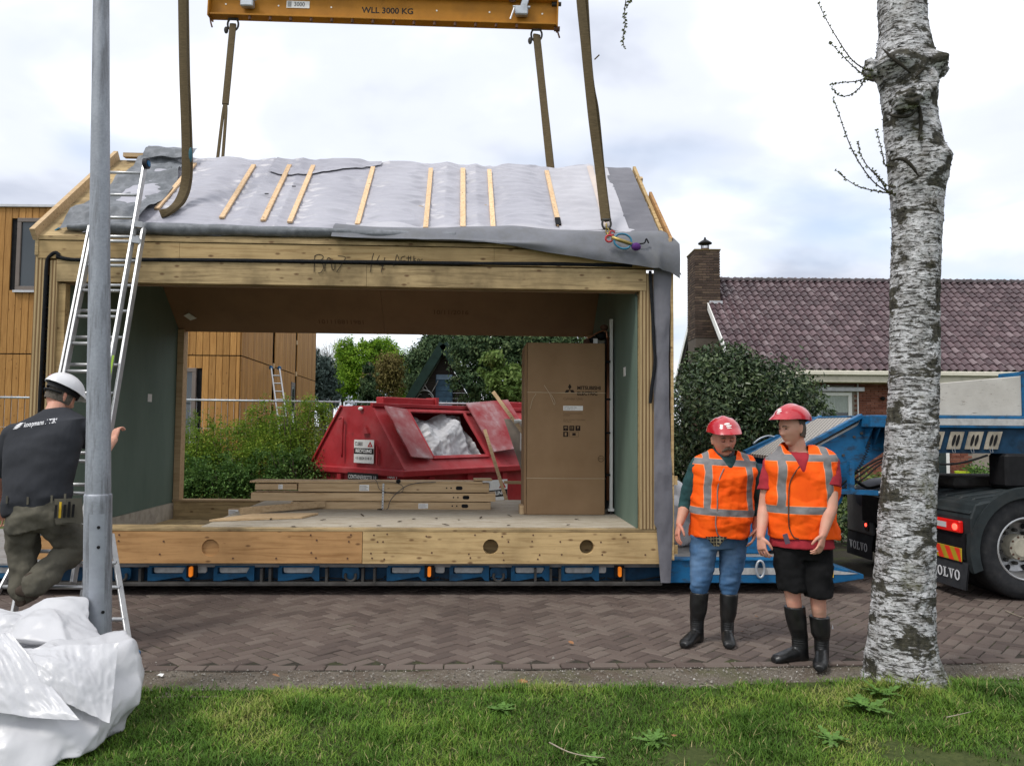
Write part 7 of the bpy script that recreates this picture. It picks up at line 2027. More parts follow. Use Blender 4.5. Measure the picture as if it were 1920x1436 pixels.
# ------------------------------------------------------------------ things inside the module
def build_interior():
	def mw(q): return MO + EU * q.x + EV * q.y + Vector((0, 0, q.z - 0.32))
	# cardboard box
	vb = mz(1060, 965, 0.676).y
	a, b = mv(987, 960, vb).x, mv(1134, 960, vb).x
	zt = mv(1060, 643, vb).z
	Wd, Ht = b - a, zt - 0.676
	Bx = thing('cardboard_box', 'tall brown cardboard appliance box printed with black logo and handling symbols', 'box', mw(Vector((a, vb, 0.676))), MYAW)
	n = NT('corrugated_cardboard')
	c = n.ramp(n.noise(n.vec(1), 2.5, 5, 0.6), [(0.3, (0.245, 0.155, 0.085)), (0.7, (0.30, 0.195, 0.11))])
	sx = n.sep(n.vec(1))[0]
	n.bump(n.wave(n.vec(1), 55, 0.3, 1, 1, 'BANDS', 'X'), 0.05, 0.002)
	card = n.done(c, 0.85)
	mb = MB(); mb.box(0, Wd, 0, 0.72, 0.0, Ht); body = mb.build('carton', card, Bx, bevel=0.006)
	mb = MB(); mb.prism([(-0.03, 0.02, 0.02), (-0.004, 0.0, 0.0), (-0.004, 0.0, Ht), (-0.03, 0.05, Ht - 0.03)], (0, 0.6, 0)); mb.build('side_flap', card, Bx)
	mb = MB(); mb.box(-0.075, -0.02, 0.05, 0.30, 0.0, 0.10); mb.build('pallet_foot', M['plank'], Bx)
	prn = mat_basic('black_print', (0.022, 0.015, 0.012), 0.8, bump=0)
	faint = mat_basic('faint_print', (0.13, 0.075, 0.04), 0.85, bump=0)
	def lp(px, py):
		q = mv(px, py, vb); return q.x - a, q.z - 0.676
	R = Matrix.Rotation(math.pi / 2, 4, 'X')
	lx, lz = lp(1082, 727.5)
	text_mesh('MITSUBISHI', 0.060, prn, 'lettering', body, 'LEFT', 0.0004, Matrix.Translation((lx, -0.0015, lz)) @ R, bold=0.0018, sx=0.93)
	lx, lz = lp(1082, 738)
	text_mesh('ELECTRIC', 0.060, prn, 'lettering', body, 'LEFT', 0.0004, Matrix.Translation((lx, -0.0015, lz)) @ R, bold=0.0018, sx=0.93)
	lx, lz = lp(1068.3, 731)
	s = 0.036
	def rh(cx, cz, ang, name='emblem'):
		pts = [(0, 0), (s * 0.58, s), (0, 2 * s), (-s * 0.58, s)]
		mb = MB(); mb.prism([(cx + x * math.cos(ang) - z * math.sin(ang), -0.0012, cz + x * math.sin(ang) + z * math.cos(ang)) for x, z in pts], (0, 0.001, 0)); mb.build(name, prn, body)
	for k in range(3): rh(lx, lz, k * 2 * math.pi / 3)
	for px, py, txt, sz in ((1056, 747.5, 'Cylinder Unit', 0.042), (1056, 775, 'Transportation and handling', 0.020), (1056, 778.5, 'see inside', 0.020), (1056, 786.5, 'Ne pas renverser / Nicht kippen', 0.020), (1056, 790, 'This way up', 0.020)):
		x, z = lp(px, py); text_mesh(txt, sz, faint, 'lettering', body, 'LEFT', 0.0004, Matrix.Translation((x, -0.0012, z)) @ R)
	x0, z0 = lp(1056, 769.5); x1, z1 = lp(1093, 761)
	mb = MB(); mb.box(x0, x1, -0.002, -0.0005, z0, z1); lab = mb.build('label', M['paper'], body)
	text_mesh('ERPT20X-VM2C  200L', 0.016, prn, 'lettering', lab, 'LEFT', 0.0003, Matrix.Translation((x0 + 0.012, -0.0025, z0 + 0.036)) @ R)
	text_mesh('SERVICE REF. 0 413 22', 0.013, prn, 'lettering', lab, 'LEFT', 0.0003, Matrix.Translation((x0 + 0.012, -0.0025, z0 + 0.014)) @ R)
	for i, (pa, pb) in enumerate(((1056, 1065.5), (1067.5, 1077), (1079, 1088))):
		x0, z0 = lp(pa, 807.5); x1, z1 = lp(pb, 798)
		mb = MB(); mb.box(x0, x1, -0.0015, -0.0005, z0, z1); sy = mb.build('handling_symbol', prn, body)
		cx, cz, u = (x0 + x1) / 2, (z0 + z1) / 2, (x1 - x0)
		mb = MB()
		if i == 0:
			mb.prism([(cx + 0.36 * u * math.cos(t), -0.0025, cz + 0.05 * u + 0.24 * u * math.sin(t)) for t in np.linspace(0, math.pi, 10)], (0, 0.001, 0)); mb.box(cx - 0.02 * u, cx + 0.02 * u, -0.0025, -0.0015, cz - 0.34 * u, cz + 0.05 * u)
		elif i == 1:
			for s_ in (-0.17, 0.17):
				mb.box(cx + (s_ - 0.05) * u, cx + (s_ + 0.05) * u, -0.0025, -0.0015, cz - 0.28 * u, cz + 0.2 * u); mb.prism([(cx + (s_ - 0.12) * u, -0.0025, cz + 0.18 * u), (cx + (s_ + 0.12) * u, -0.0025, cz + 0.18 * u), (cx + s_ * u, -0.0025, cz + 0.38 * u)], (0, 0.001, 0))
		else:
			mb.prism([(cx - 0.2 * u, -0.0025, cz + 0.35 * u), (cx - 0.12 * u, -0.0025, cz + 0.02 * u), (cx + 0.12 * u, -0.0025, cz + 0.02 * u), (cx + 0.2 * u, -0.0025, cz + 0.35 * u)], (0, 0.001, 0)); mb.box(cx - 0.03 * u, cx + 0.03 * u, -0.0025, -0.0015, cz - 0.3 * u, cz + 0.02 * u)
		mb.build('pictogram', card, sy)['kind'] = 'stuff'
	x0, z0 = lp(1056, 818.8); x1, z1 = lp(1065.5, 809.3)
	mb = MB(); mb.box(x0, x1, -0.0015, -0.0005, z0, z1); sy = mb.build('handling_symbol', prn, body)
	mb = MB(); mb.box(x0 + 0.018, x1 - 0.02, -0.0025, -0.0015, z0 + 0.012, z1 - 0.01); mb.build('pictogram', card, sy)
	x0, z0 = lp(1067.5, 818.8); x1, z1 = lp(1085, 809.3)
	mb = MB(); mb.box(x0, x1, -0.0015, -0.0005, z0, z1); sy = mb.build('handling_symbol', prn, body)
	mb = MB(); mb.box(x0 + 0.003, x1 - 0.003, -0.0025, -0.0015, z0 + 0.003, z1 - 0.003); fi = mb.build('pictogram', card, sy)
	mb = MB(); cx = (x0 + x1) / 2; mb.box(cx - 0.02, cx + 0.02, -0.0035, -0.0025, z0 + 0.015, z1 - 0.015); mb.build('pictogram', prn, sy)
	x, z = lp(1127, 860); mb = MB(); mb.tube([(x + 0.035 * math.cos(t), -0.001, z + 0.035 * math.sin(t)) for t in np.linspace(0, 2 * math.pi, 20, endpoint=False)], 0.0025, 4, closed=True); mb.build('stamp', prn, body)
	text_mesh('ISTA', 0.026, prn, 'lettering', body, 'CENTER', 0.0004, Matrix.Translation((x, -0.0012, z)) @ R)
	twine = mat_basic('pale_twine', (0.55, 0.45, 0.32), 0.8, bump=0)
	for py in (736.5, 897):
		_, z = lp(1060, py); mb = MB(); mb.tube([(-0.004, -0.004, z + 0.003), (Wd * 0.5, -0.005, z), (Wd + 0.004, -0.004, z + 0.002)], 0.0028, 5); mb.build('twine', twine, Bx)
	for pts in ([(1020, 722), (1030, 738), (1036, 752), (1039, 759), (1040, 752), (1032, 738)], [(994, 766), (998, 750), (1005, 738)]):
		mb = MB(); mb.tube(catmull([(lp(*p)[0], -0.012, lp(*p)[1]) for p in pts], 5), 0.0025, 5); mb.build('twine', twine, Bx)
	# pipe frame against the right wall
	vf = vb + 0.10
	xF, zF = mv(1143, 960, vf).x, 0.68
	zT = mv(1143, 598, vf).z
	Pf = thing('heating_pipework', 'white steel frame carrying copper pipes between box and green wall', 'pipework', mw(Vector((xF, vf, 0.676))), MYAW)
	h = zT - 0.676
	cop = mat_basic('copper_pipe', (0.30, 0.13, 0.07), 0.35, 0.8, bump=0); wht = M['white']
	w = (1149 - 1143) * 9.3 / FOC
	mb = MB(); mb.box(0, w, 0, 0.04, 0.06, h); mb.build('upright', wht, Pf, bevel=0.003)
	mb = MB(); mb.box(-0.02, w + 0.012, -0.02, 0.3, 0.035, 0.065); mb.build('foot_rail', wht, Pf)
	mb = MB(); mb.cyl((0.015, 0.0, 0.0), (0.015, 0.0, 0.04), 0.012, n=8); mb.build('levelling_foot', M['grime'], Pf)
	mb = MB(); mb.box(-0.05, -0.004, 0.06, 0.10, 0.06, h - 0.15); mb.build('back_panel', M['black'], Pf)
	for dx, r in ((-0.030, 0.010), (-0.012, 0.008)):
		mb = MB(); mb.cyl((dx, 0.0, 0.16), (dx, 0.0, h - 0.22), r, n=8); mb.build('pipe', cop, Pf, smooth=True)
	for z in (0.45, 0.95, 1.35, 1.8):
		mb = MB(); mb.box(-0.045, 0.004, -0.02, 0.03, z, z + 0.022); mb.build('pipe_clip', M['black'], Pf)
	for (dx, z, r) in ((-0.10, h - 0.20, 0.07), (-0.20, h - 0.25, 0.06), (-0.06, h - 0.10, 0.05), (-0.27, h - 0.27, 0.045)):
		mb = MB(); mb.ball((dx, 0.05, z), r, 0.05, r * 0.8); mb.build('fitting', M['black'] if r > 0.05 else M['rust'], Pf, smooth=True)
	mb = MB(); mb.tube(catmull([(-0.03, 0, h - 0.24), (-0.05, 0, h - 0.15), (-0.13, 0, h - 0.16), (-0.26, 0, h - 0.24)], 5), 0.010, 7); mb.build('pipe', cop, Pf, smooth=True)
	mb = MB(); mb.box(-0.20, -0.15, -0.01, 0.02, h - 0.30, h - 0.24); mb.build('valve', M['white'], Pf)
	# stack of slotted timber rails on the floor
	vs0 = mz(700, 954, 0.676).y
	gS = 'timber rails stacked on the module floor'
	def rail(px0, px1, py0, py1, dv, depth, label, yaw=0.0, slots=(), labels=()):
		A = mv(px0, py1, vs0 + dv); Bq = mv(px1, py1, vs0 + dv); z1 = mv(px0, py0, vs0 + dv).z; z0 = A.z
		L = Bq.x - A.x; h_ = z1 - z0
		T = thing('timber_rail', label, 'timber', mw(Vector((A.x, vs0 + dv, z0))), MYAW + yaw, gS)
		mb = MB(); mb.box(0, L, 0, depth, 0, h_); mb.build('rail_board', M['plank'], T, bevel=0.003)
		for sx_ in slots:
			x = (mv(sx_, 912, vs0 + dv).x - A.x)
			mb = MB(); mb.prism([(x + p[0], -0.0015, h_ / 2 + p[1]) for p in rounded(0, 0, 0.085, 0.046, 0.022)], (0, 0.001, 0)); mb.build('slot', M['darkvoid'], T)
			for k in (-0.10, -0.155):
				mb = MB(); mb.cyl((x + k, -0.0015, h_ / 2), (x + k, 0.0, h_ / 2), 0.010, n=10); mb.build('drill_hole', M['darkvoid'], T)
		for (pa, pb) in labels:
			xa, xb = mv(pa, 912, vs0 + dv).x - A.x, mv(pb, 912, vs0 + dv).x - A.x
			mb = MB(); mb.box(xa, xb, -0.002, 0, h_ * 0.12, h_ * 0.85); lb = mb.build('label', M['paper'], T)
			for k in range(4): mm = MB(); mm.box(xa + 0.006, xb - 0.012 - 0.02 * (k % 2), -0.003, -0.002, h_ * (0.22 + 0.15 * k), h_ * (0.26 + 0.15 * k)); mm.build('small_print', faint, lb)
		return T
	rail(545, 920, 940.5, 954, 0.0, 0.25, 'lowest slotted timber rail with white label near the cable plug', slots=(872,), labels=((785, 803),))
	rail(470, 929, 923, 938.5, 0.02, 0.30, 'middle slotted timber rail of the stack on the module floor', slots=(874,))
	rail(559, 917, 905.5, 921.5, 0.0, 0.28, 'upper slotted timber rail with a label beside steel strip', slots=(861,), labels=((674, 692),))
	rail(478, 557, 906, 918, 0.03, 0.20, 'short notched timber rail butted against the upper slotted rail', labels=((522, 530),))
	rail(468, 905, 901, 904.5, 0.0, 0.32, 'thin sawn board lying on top of the rail stack')
	rail(890, 923, 897.5, 901.5, 0.02, 0.2, 'small dark offcut board on the end of the stack', yaw=0.1)
	T = rail(427, 458, 953, 967, -0.28, 0.06, 'short timber block with paper label at the stack foot', labels=((430, 448),))
	A, Bq = mw(mz(440, 962, 0.70)), mw(mz(608, 944, 0.74))
	T = thing('timber_rail', 'slanting timber rail running back from the labelled block', 'timber', A, 0, gS)
	mb = MB(); mb.bar((0.05, 0.05, 0.02), Bq - A + Vector((0, 0, 0)), 0.06, 0.075); mb.build('rail_board', M['plank'], T, bevel=0.003)
	T = thing('loose_board', 'flat pale board lying on the floor sheet by the labelled block', 'board', mw(mz(392, 978, 0.676)), MYAW)
	mb = MB(); mb.prism([(0, 0, 0.002), (0.9, 0.3, 0.002), (1.0, 0.7, 0.002), (0.28, 0.62, 0.002)], (0, 0, 0.02)); mb.build('board', M['plank'], T)
	# perforated steel strip, cable with plug
	S = thing('steel_strip', 'perforated galvanised steel strip standing against the timber rails', 'strip', mw(mv(717, 957, vs0 - 0.03)), MYAW)
	mb = MB(); mb.bar((0, 0, 0), (0.006, 0.01, 0.33), 0.022, 0.003, (0, 1, 0)); mb.build('strip', M['alu'], S)
	for k in range(9):
		mb = MB(); mb.cyl((0.0006 * k, -0.006 + 0.001 * k, 0.03 + 0.034 * k), (0.0006 * k, 0.003, 0.03 + 0.034 * k), 0.005, n=6); mb.build('hole', M['darkvoid'], S)
	C = thing('cable', 'thin grey cable with black plug looping over the timber rails', 'cable', mw(mv(712, 959, vs0 - 0.08)), MYAW)
	o = mv(712, 959, vs0 - 0.08)
	def cp(px, py, dv=-0.03): q = mv(px, py, vs0 + dv); return q - o
	g_ = mat_basic('grey_cable', (0.10, 0.095, 0.09), 0.6, bump=0)
	mb = MB(); mb.tube(catmull([cp(716, 959, -0.06), cp(727, 953), cp(731, 940), cp(742, 926), cp(760, 912), cp(778, 906), cp(800, 904), cp(825, 904, 0.02)], 6), 0.005, 6); mb.build('cord', g_, C, smooth=True)
	mb = MB(); mb.tube(catmull([cp(672, 905), cp(690, 903), cp(730, 903), cp(752, 909), cp(756, 918), cp(748, 925), cp(730, 924), cp(712, 917), cp(707, 904), cp(700, 894, 0.05)], 6), 0.004, 6); mb.build('cord', g_, C, smooth=True)
	mb = MB(); mb.bar((-0.03, 0, 0.018), (0.03, -0.01, 0.022), 0.03, 0.03); mb.build('plug', M['black'], C, bevel=0.006)
	mb = MB(); mb.ball(cp(747, 902, 0.0), 0.03, 0.03, 0.028); mb.build('plug', M['black'], C, smooth=True)
	# dead leaves and scraps on the floor
	dk = mat_basic('dark_scrap', (0.045, 0.03, 0.02), 0.9, bump=0.2)
	rr = random.Random(9)
	for i, (px, py) in enumerate(((507, 974), (545, 987), (682, 968), (745, 978), (773, 973), (820, 972), (862, 974), (900, 972), (655, 987), (843, 985), (950, 985), (1077, 973), (960, 968), (1062, 984), (600, 975), (705, 985))):
		p = mw(mz(px, py, 0.678)); me = leaf_mesh('leaf_scrap', 0.05 + 0.04 * rr.random(), 0.03, 0.012, dk, 4, 0.3)
		o_ = link('leaf_scrap', me); o_.location = p; o_.rotation_euler = (rr.uniform(-.2, .2), rr.uniform(-.2, .2), rr.uniform(0, 6))
		tag(o_, 'dark shrivelled leaf scrap on the dusty module floor', 'leaf', 'leaf scraps on the module floor')
	# long battens and board leaning out of the container
	for (p0, p1, w_, lab) in (((1000, 838), (925, 735), 0.055, 'long pale batten leaning high over the container rim'), ((955, 955), (909, 806), 0.05, 'pale batten leaning against the tilted container lid')):
		A, Bq = at(*p0, 11.6), at(*p1, 12.3)
		T = thing('leaning_batten', lab, 'timber', A); mb = MB(); mb.bar((0, 0, 0), Bq - A, w_, 0.03, (0, 1, 0)); mb.build('batten', M['plank'], T)
		if p0[0] < 960:
			T.location = A;
	A = at(1000, 905, 11.7); T = thing('sheet_board', 'grey brown sheet panel leaning behind the tilted container lid', 'panel', A)
	pts = [at(945, 785, 12.2), at(966, 786, 12.2), at(1012, 900, 11.7), at(985, 905, 11.7)]
	mb = MB(); mb.prism([p - A for p in pts], (0.02, 0.04, 0)); mb.build('sheet', mat_basic('grey_board', (0.22, 0.185, 0.15), 0.8), T)
	A = at(980, 795, 11.9); T = thing('pipe_bend', 'white plastic pipe bend sticking out beside the box', 'pipe', A)
	mb = MB(); mb.tube(catmull([Vector((0, 0, -0.4)), Vector((0, 0, -0.05)), Vector((-0.03, 0, 0.03)), Vector((-0.13, 0, 0.03))], 5), 0.04, 10); mb.build('pipe', M['white'], T, smooth=True)
	mb = MB(); A = at(945, 904, 11.2); Bq = at(1000, 905, 11.2)
	T = thing('site_rail', 'thin wooden rail crossing before the container sign', 'timber', A); mb.bar((0, 0, 0), Bq - A, 0.03, 0.04); mb.build('rail', M['plank'], T)
build_interior()

# ------------------------------------------------------------------ street light column
def build_lamp():
	Y = 4.95
	base = at(182, 1300, Y); base.z = 0
	top = at(192.5, -420, Y)
	T = thing('street_light_column', 'galvanised steel street light column with welded seam and service door', 'street light', base)
	d = top - base
	def cz(z): return d * (z / d.z)
	def ring(z, r, n=40, seam=True):
		out = []
		for k in range(n):
			a = 2 * math.pi * k / n
			rr_ = r
			da = (a - math.radians(250) + math.pi) % (2 * math.pi) - math.pi
			if seam: rr_ += 0.0035 * math.exp(-(da / 0.09) ** 2) * (1 + 0.7 * mnoise.noise(Vector((z * 30, 1, 1))))
			out.append(cz(z) + Vector((rr_ * math.cos(a), rr_ * math.sin(a), 0)))
		return out
	def shell(zr, name, mat):
		mb = MB(); vs, fs = [], []; n = 40
		for (z, r) in zr: vs += ring(z, r, n)
		for i in range(len(zr) - 1):
			for k in range(n): fs.append((i * n + k, i * n + (k + 1) % n, (i + 1) * n + (k + 1) % n, (i + 1) * n + k))
		fs.append(tuple((len(zr) - 1) * n + k for k in range(n)))
		mb.add(vs, fs); return mb.build(name, mat, T, smooth=True)
	n = NT('mottled_zinc')
	a = n.voro(n.vec(1), 90, 'F1', 1.0, 1); b = n.noise(n.vec((1, 1, 0.35)), 9, 6, 0.65)
	c = n.mix(0.5, n.ramp(n.noise(n.vec(1), 60, 4, 0.7), [(0.3, (0.20, 0.215, 0.24)), (0.7, (0.34, 0.36, 0.40))]), n.ramp(b, [(0.35, (0.19, 0.20, 0.22)), (0.65, (0.36, 0.385, 0.43))]))
	st = n.noise(n.vec((5, 5, 0.5), loc=(2, 3, 1)), 3, 5, 0.7)
	c = n.mix(n.ramp(st, [(0.50, 0.0), (0.66, 0.7)]), c, (0.085, 0.085, 0.09))
	n.bump(n.noise(n.vec(1), 55, 4, 0.7), 0.25, 0.003)
	zinc = n.done(c, n.ramp(b, [(0.3, 0.42), (0.7, 0.6)]), 0.35)
	zs = at(183, 925, Y).z
	shell([(0, 0.0815), (0.3, 0.0810), (0.6, 0.0808), (zs - 0.05, 0.0798), (zs - 0.012, 0.0808), (zs, 0.076)], 'lower_sleeve', zinc)
	zz = np.linspace(zs - 0.01, d.z, 40)
	shell([(z, 0.0735 - (z - zs) * 0.0082) for z in zz], 'shaft', zinc)
	mb = MB()      # service door, slightly proud
	vs, fs = [], []
	for i, z in enumerate(np.linspace(0.42, zs - 0.12, 8)):
		for k in range(9):
			a = math.radians(262 + 62 * k / 8); vs.append(cz(z) + Vector((0.0826 * math.cos(a), 0.0826 * math.sin(a), 0)))
	for i in range(7):
		for k in range(8): fs.append((i * 9 + k, i * 9 + k + 1, (i + 1) * 9 + k + 1, (i + 1) * 9 + k))
	mb.add(vs, fs); dr = mb.build('service_door', mat_basic('smooth_zinc', (0.30, 0.32, 0.36), 0.45, 0.35, var=0.15, scale=7, bump=0.1, dirt=0.3, dirtcol=(0.13, 0.13, 0.13)), T, smooth=True)
	for z in (zs - 0.2, zs - 0.32, 0.55):
		a = math.radians(300 if z > 0.7 else 318); p = cz(z) + Vector((0.0832 * math.cos(a), 0.0832 * math.sin(a), 0))
		mb = MB(); mb.cyl(p, p + Vector((math.cos(a), math.sin(a), 0)) * 0.006, 0.010, n=8); mb.build('door_bolt', M['black'], dr)
build_lamp()

# ------------------------------------------------------------------ birch
def build_birch():
	Yb = 5.42
	prof = [(-160, 1641, 1738), (-60, 1642, 1739), (0, 1643, 1740), (60, 1645, 1743), (100, 1638, 1754), (135, 1640, 1760), (170, 1646, 1760), (210, 1652, 1758), (255, 1655, 1768), (300, 1659, 1778), (330, 1662, 1778), (370, 1667, 1771), (440, 1670, 1768), (520, 1668, 1765), (640, 1666, 1763), (760, 1663, 1762), (840, 1655, 1760), (940, 1647, 1757),
			(1040, 1640, 1755), (1140, 1631, 1753), (1190, 1625, 1755), (1230, 1620, 1762), (1262, 1617, 1776), (1290, 1610, 1798), (1320, 1598, 1822)]
	ys = np.array([p[0] for p in prof], float); L = np.array([p[1] for p in prof], float); R = np.array([p[2] for p in prof], float)
	T = thing('birch_tree', 'old silver birch trunk with peeling white bark and burls in the lawn', 'tree', (at(1690, 1285, Yb).x, Yb, 0))
	ox = T.location.x
	nr, ns = 560, 200
	pys = np.linspace(-150, 1318, nr)
	lp = np.interp(pys, ys, L); rp_ = np.interp(pys, ys, R)
	def sm(a): k = np.ones(9) / 9; return np.convolve(np.pad(a, 4, 'edge'), k, 'valid')
	lp, rp_ = sm(lp), sm(rp_)
	V = np.empty((nr, ns, 3)); A = np.linspace(0, 2 * np.pi, ns, endpoint=False)
	burls = [(1634, 132, -0.75, 0.075, 0.055, 0.09), (1762, 132, 0.72, 0.062, 0.05, 0.085), (1697, 192, -0.02, 0.085, 0.05, 0.045), (1775, 300, 0.7, 0.07, 0.06, 0.03), (1712, 150, 0.1, 0.04, 0.10, 0.012), (1668, 105, -0.3, 0.03, 0.08, 0.02), (1745, 330, 0.4, 0.10, 0.07, 0.02)]
	for i in range(nr):
		c = at((lp[i] + rp_[i]) / 2, pys[i], Yb); r = (rp_[i] - lp[i]) / 2 * Yb / FOC * 0.875
		z = max(c.z, -0.05)
		for k in range(ns):
			a = A[k]; ca, sa = math.cos(a), math.sin(a)
			q = Vector((ca * 1.1, sa * 1.1, z * 1.0))
			disp = 0.010 * mnoise.noise(q * 2.3) + 0.0065 * mnoise.noise(Vector((ca * 3.5, sa * 3.5, z * 17))) + 0.0042 * mnoise.noise(Vector((ca * 9, sa * 9, z * 46)))
			low = max(0, 0.55 - z)
			disp += low * 0.03 * mnoise.noise(Vector((ca * 2.4, sa * 2.4, 3))) + low * 0.035 * mnoise.noise(Vector((ca * 6, sa * 6, z * 6)))
			for (bx, by, sx, w_, hz, amp) in burls:
				bz = at(bx, by, Yb).z
				dx = ca - sx if sa < 0.25 else 2
				g = math.exp(-((z - bz) / hz) ** 2 - (dx / (w_ / 0.17)) ** 2)
				disp += amp * g * (1 + 0.35 * mnoise.noise(q * 6))
			V[i, k] = (c.x - ox + ca * (r + disp), sa * (r + disp), z)
	idx = np.arange(nr * ns).reshape(nr, ns); nx = np.roll(idx, -1, 1)
	F_ = np.stack([idx[:-1], idx[1:], nx[1:], nx[:-1]], -1).reshape(-1, 4)
	n = NT('birch_bark')
	o = n.vec(1)
	wht = n.ramp(n.noise(n.vec((6, 6, 9)), 2, 5, 0.6), [(0.3, (0.42, 0.415, 0.42)), (0.55, (0.62, 0.62, 0.63)), (0.8, (0.74, 0.74, 0.75))])
	grime = n.noise(n.vec((7, 7, 10), loc=(2, 9, 4)), 1.6, 6, 0.7)
	c = n.mix(n.ramp(grime, [(0.47, 0.0), (0.66, 0.75)]), wht, (0.20, 0.185, 0.165))
	lines = n.noise(n.vec((7, 7, 42)), 1.5, 6, 0.75, 0.5)
	c = n.mix(n.ramp(lines, [(0.515, 0.0), (0.56, 0.95)]), c, (0.035, 0.031, 0.026))
	flake = n.noise(n.vec((16, 16, 30), loc=(3, 1, 4)), 2.0, 6, 0.72)
	c = n.mix(n.ramp(flake, [(0.555, 0.0), (0.60, 0.9)]), c, (0.060, 0.054, 0.044))
	bands = n.noise(n.vec((2.4, 2.4, 5.2), loc=(5.3, 2.2, 0.6)), 1.6, 6, 0.66, 0.5)
	bf = n.ramp(bands, [(0.515, 0.0), (0.56, 0.96)])
	c = n.mix(bf, c, n.ramp(n.noise(n.vec(1), 30, 5, 0.75), [(0.35, (0.014, 0.013, 0.010)), (0.6, (0.060, 0.055, 0.036)), (0.75, (0.20, 0.19, 0.165))]))
	moss = n.noise(n.vec((1.6, 1.6, 1.9), loc=(1, 7, 3)), 2.3, 5, 0.65)
	c = n.mix(n.ramp(moss, [(0.60, 0.0), (0.72, 0.7)]), c, (0.075, 0.075, 0.022))
	sx = n.sep(n.vec(1))
	foot = n.math('MULTIPLY', n.ramp(sx[2], [(0.0, 1.0), (0.42, 0.0)]), n.ramp(sx[0], [(0.04, 0.0), (0.20, 1.0)]))
	c = n.mix(n.math('MULTIPLY', foot, n.ramp(grime, [(0.35, 0.4), (0.6, 0.95)])), c, (0.055, 0.058, 0.018))
	hgt = n.math('ADD', lines, n.math('MULTIPLY', flake, 0.8))
	n.bump(hgt, 0.9, 0.016)
	bark = n.done(c, 0.8)
	np_mesh('trunk', V.reshape(-1, 3), F_, bark, T, smooth=True)
	for (px, py, Yo, rx, rz, dark) in ((1633, 130, -0.02, 0.060, 0.066, 1), (1764, 128, -0.04, 0.050, 0.062, 0), (1698, 188, -0.19, 0.105, 0.062, 0), (1772, 300, -0.05, 0.040, 0.075, 0), (1745, 150, -0.15, 0.05, 0.09, 0)):
		c0 = at(px, py, Yb + Yo) - T.location; mb = MB()
		def lump(u, v):
			a = 2 * math.pi * u; th = -math.pi / 2 + math.pi * v
			d = Vector((math.cos(th) * math.cos(a), math.cos(th) * math.sin(a), math.sin(th)))
			r = 1 + 0.35 * mnoise.noise(d * 1.6 + c0) + 0.18 * mnoise.noise(d * 4 + c0)
			return c0 + Vector((d.x * rx * r, d.y * rx * 0.9 * r, d.z * rz * r))
		mb.grid(lump, 40, 28); mb.build('burl', bark, T, smooth=True)
	scar = mat_basic('dark_bark_scar', (0.030, 0.027, 0.020), 0.95, var=0.5, scale=40, bump=0.8, bscale=60, bdist=0.01)
	for pts in ([(1655, 92), (1672, 108), (1690, 122), (1708, 138)], [(1752, 112), (1738, 122), (1726, 135), (1716, 146)], [(1664, 215), (1685, 219), (1705, 217), (1722, 205)], [(1716, 185), (1724, 205), (1727, 235), (1722, 262)], [(1668, 302), (1690, 298), (1708, 310), (1722, 330)], [(1740, 290), (1750, 275), (1762, 272), (1772, 290)]):
		Q = []
		for x, y in catmull([(x, y, 0) for x, y in pts], 5) and [(v.x, v.y) for v in catmull([(x, y, 0) for x, y in pts], 5)]:
			cc = 0.5 * (np.interp(y, ys, L) + np.interp(y, ys, R)); rr_ = 0.5 * (np.interp(y, ys, R) - np.interp(y, ys, L)); k = min(0.97, abs(x - cc) / rr_)
			Q.append(at(x, y, Yb - math.sqrt(1 - k * k) * rr_ * Yb / FOC + 0.002) - T.location)
		mb = MB(); m_ = len(Q); mb.tube(Q, [0.011 * math.sin(math.pi * (i + 0.7) / (m_ + 0.6)) + 0.002 for i in range(m_)], 8); mb.build('bark_scar', scar, T, smooth=True)
	# bark curls standing off the edge
	rr = np.random.default_rng(9)
	K = 1500; vs = np.empty((K, 4, 3));
	for i in range(K):
		ii = rr.integers(5, nr - 12); kk = rr.integers(0, ns)
		p = V[ii, kk]; cc = V[ii].mean(0); out = p - cc; out[2] = 0; out /= np.linalg.norm(out); tg = np.array([-out[1], out[0], 0])
		s = 0.004 + 0.012 * rr.random(); w_ = 0.003 + 0.004 * rr.random()
		vs[i, 0] = p - tg * s; vs[i, 1] = p + tg * s; vs[i, 2] = p + tg * s * 0.7 + out * w_ * 1.6 + (0, 0, w_ * rr.uniform(-1, 1)); vs[i, 3] = p - tg * s * 0.6 + out * w_ + (0, 0, w_ * rr.uniform(-1, 1))
	fl = np_mesh('bark_flakes', vs.reshape(-1, 3), np.arange(K * 4).reshape(K, 4), bark, T); fl['kind'] = 'stuff'
	# twigs with young leaves
	tm = mat_basic('young_twig', (0.045, 0.035, 0.028), 0.7, bump=0)
	lm = leaf_mat('young_birch_leaf', (0.05, 0.06, 0.02), (0.085, 0.10, 0.03), (0.13, 0.15, 0.05), 0.5, trans=0.35)
	tws = [[(1622, 130), (1595, 110), (1565, 65), (1548, 35), (1534, 5)], [(1622, 142), (1600, 125), (1575, 100), (1555, 78)], [(1622, 148), (1605, 153), (1580, 155), (1560, 158)], [(1622, 150), (1612, 165), (1595, 178), (1575, 180), (1560, 165)],
		[(1665, 360), (1635, 338), (1605, 295), (1585, 250), (1572, 210), (1562, 185)], [(1664, 358), (1648, 335), (1625, 310), (1612, 285), (1610, 265)], [(1664, 362), (1640, 358), (1610, 350), (1585, 335), (1566, 318)], [(1660, 310), (1655, 290), (1650, 270), (1643, 243)], [(1664, 348), (1650, 335), (1635, 318)]]
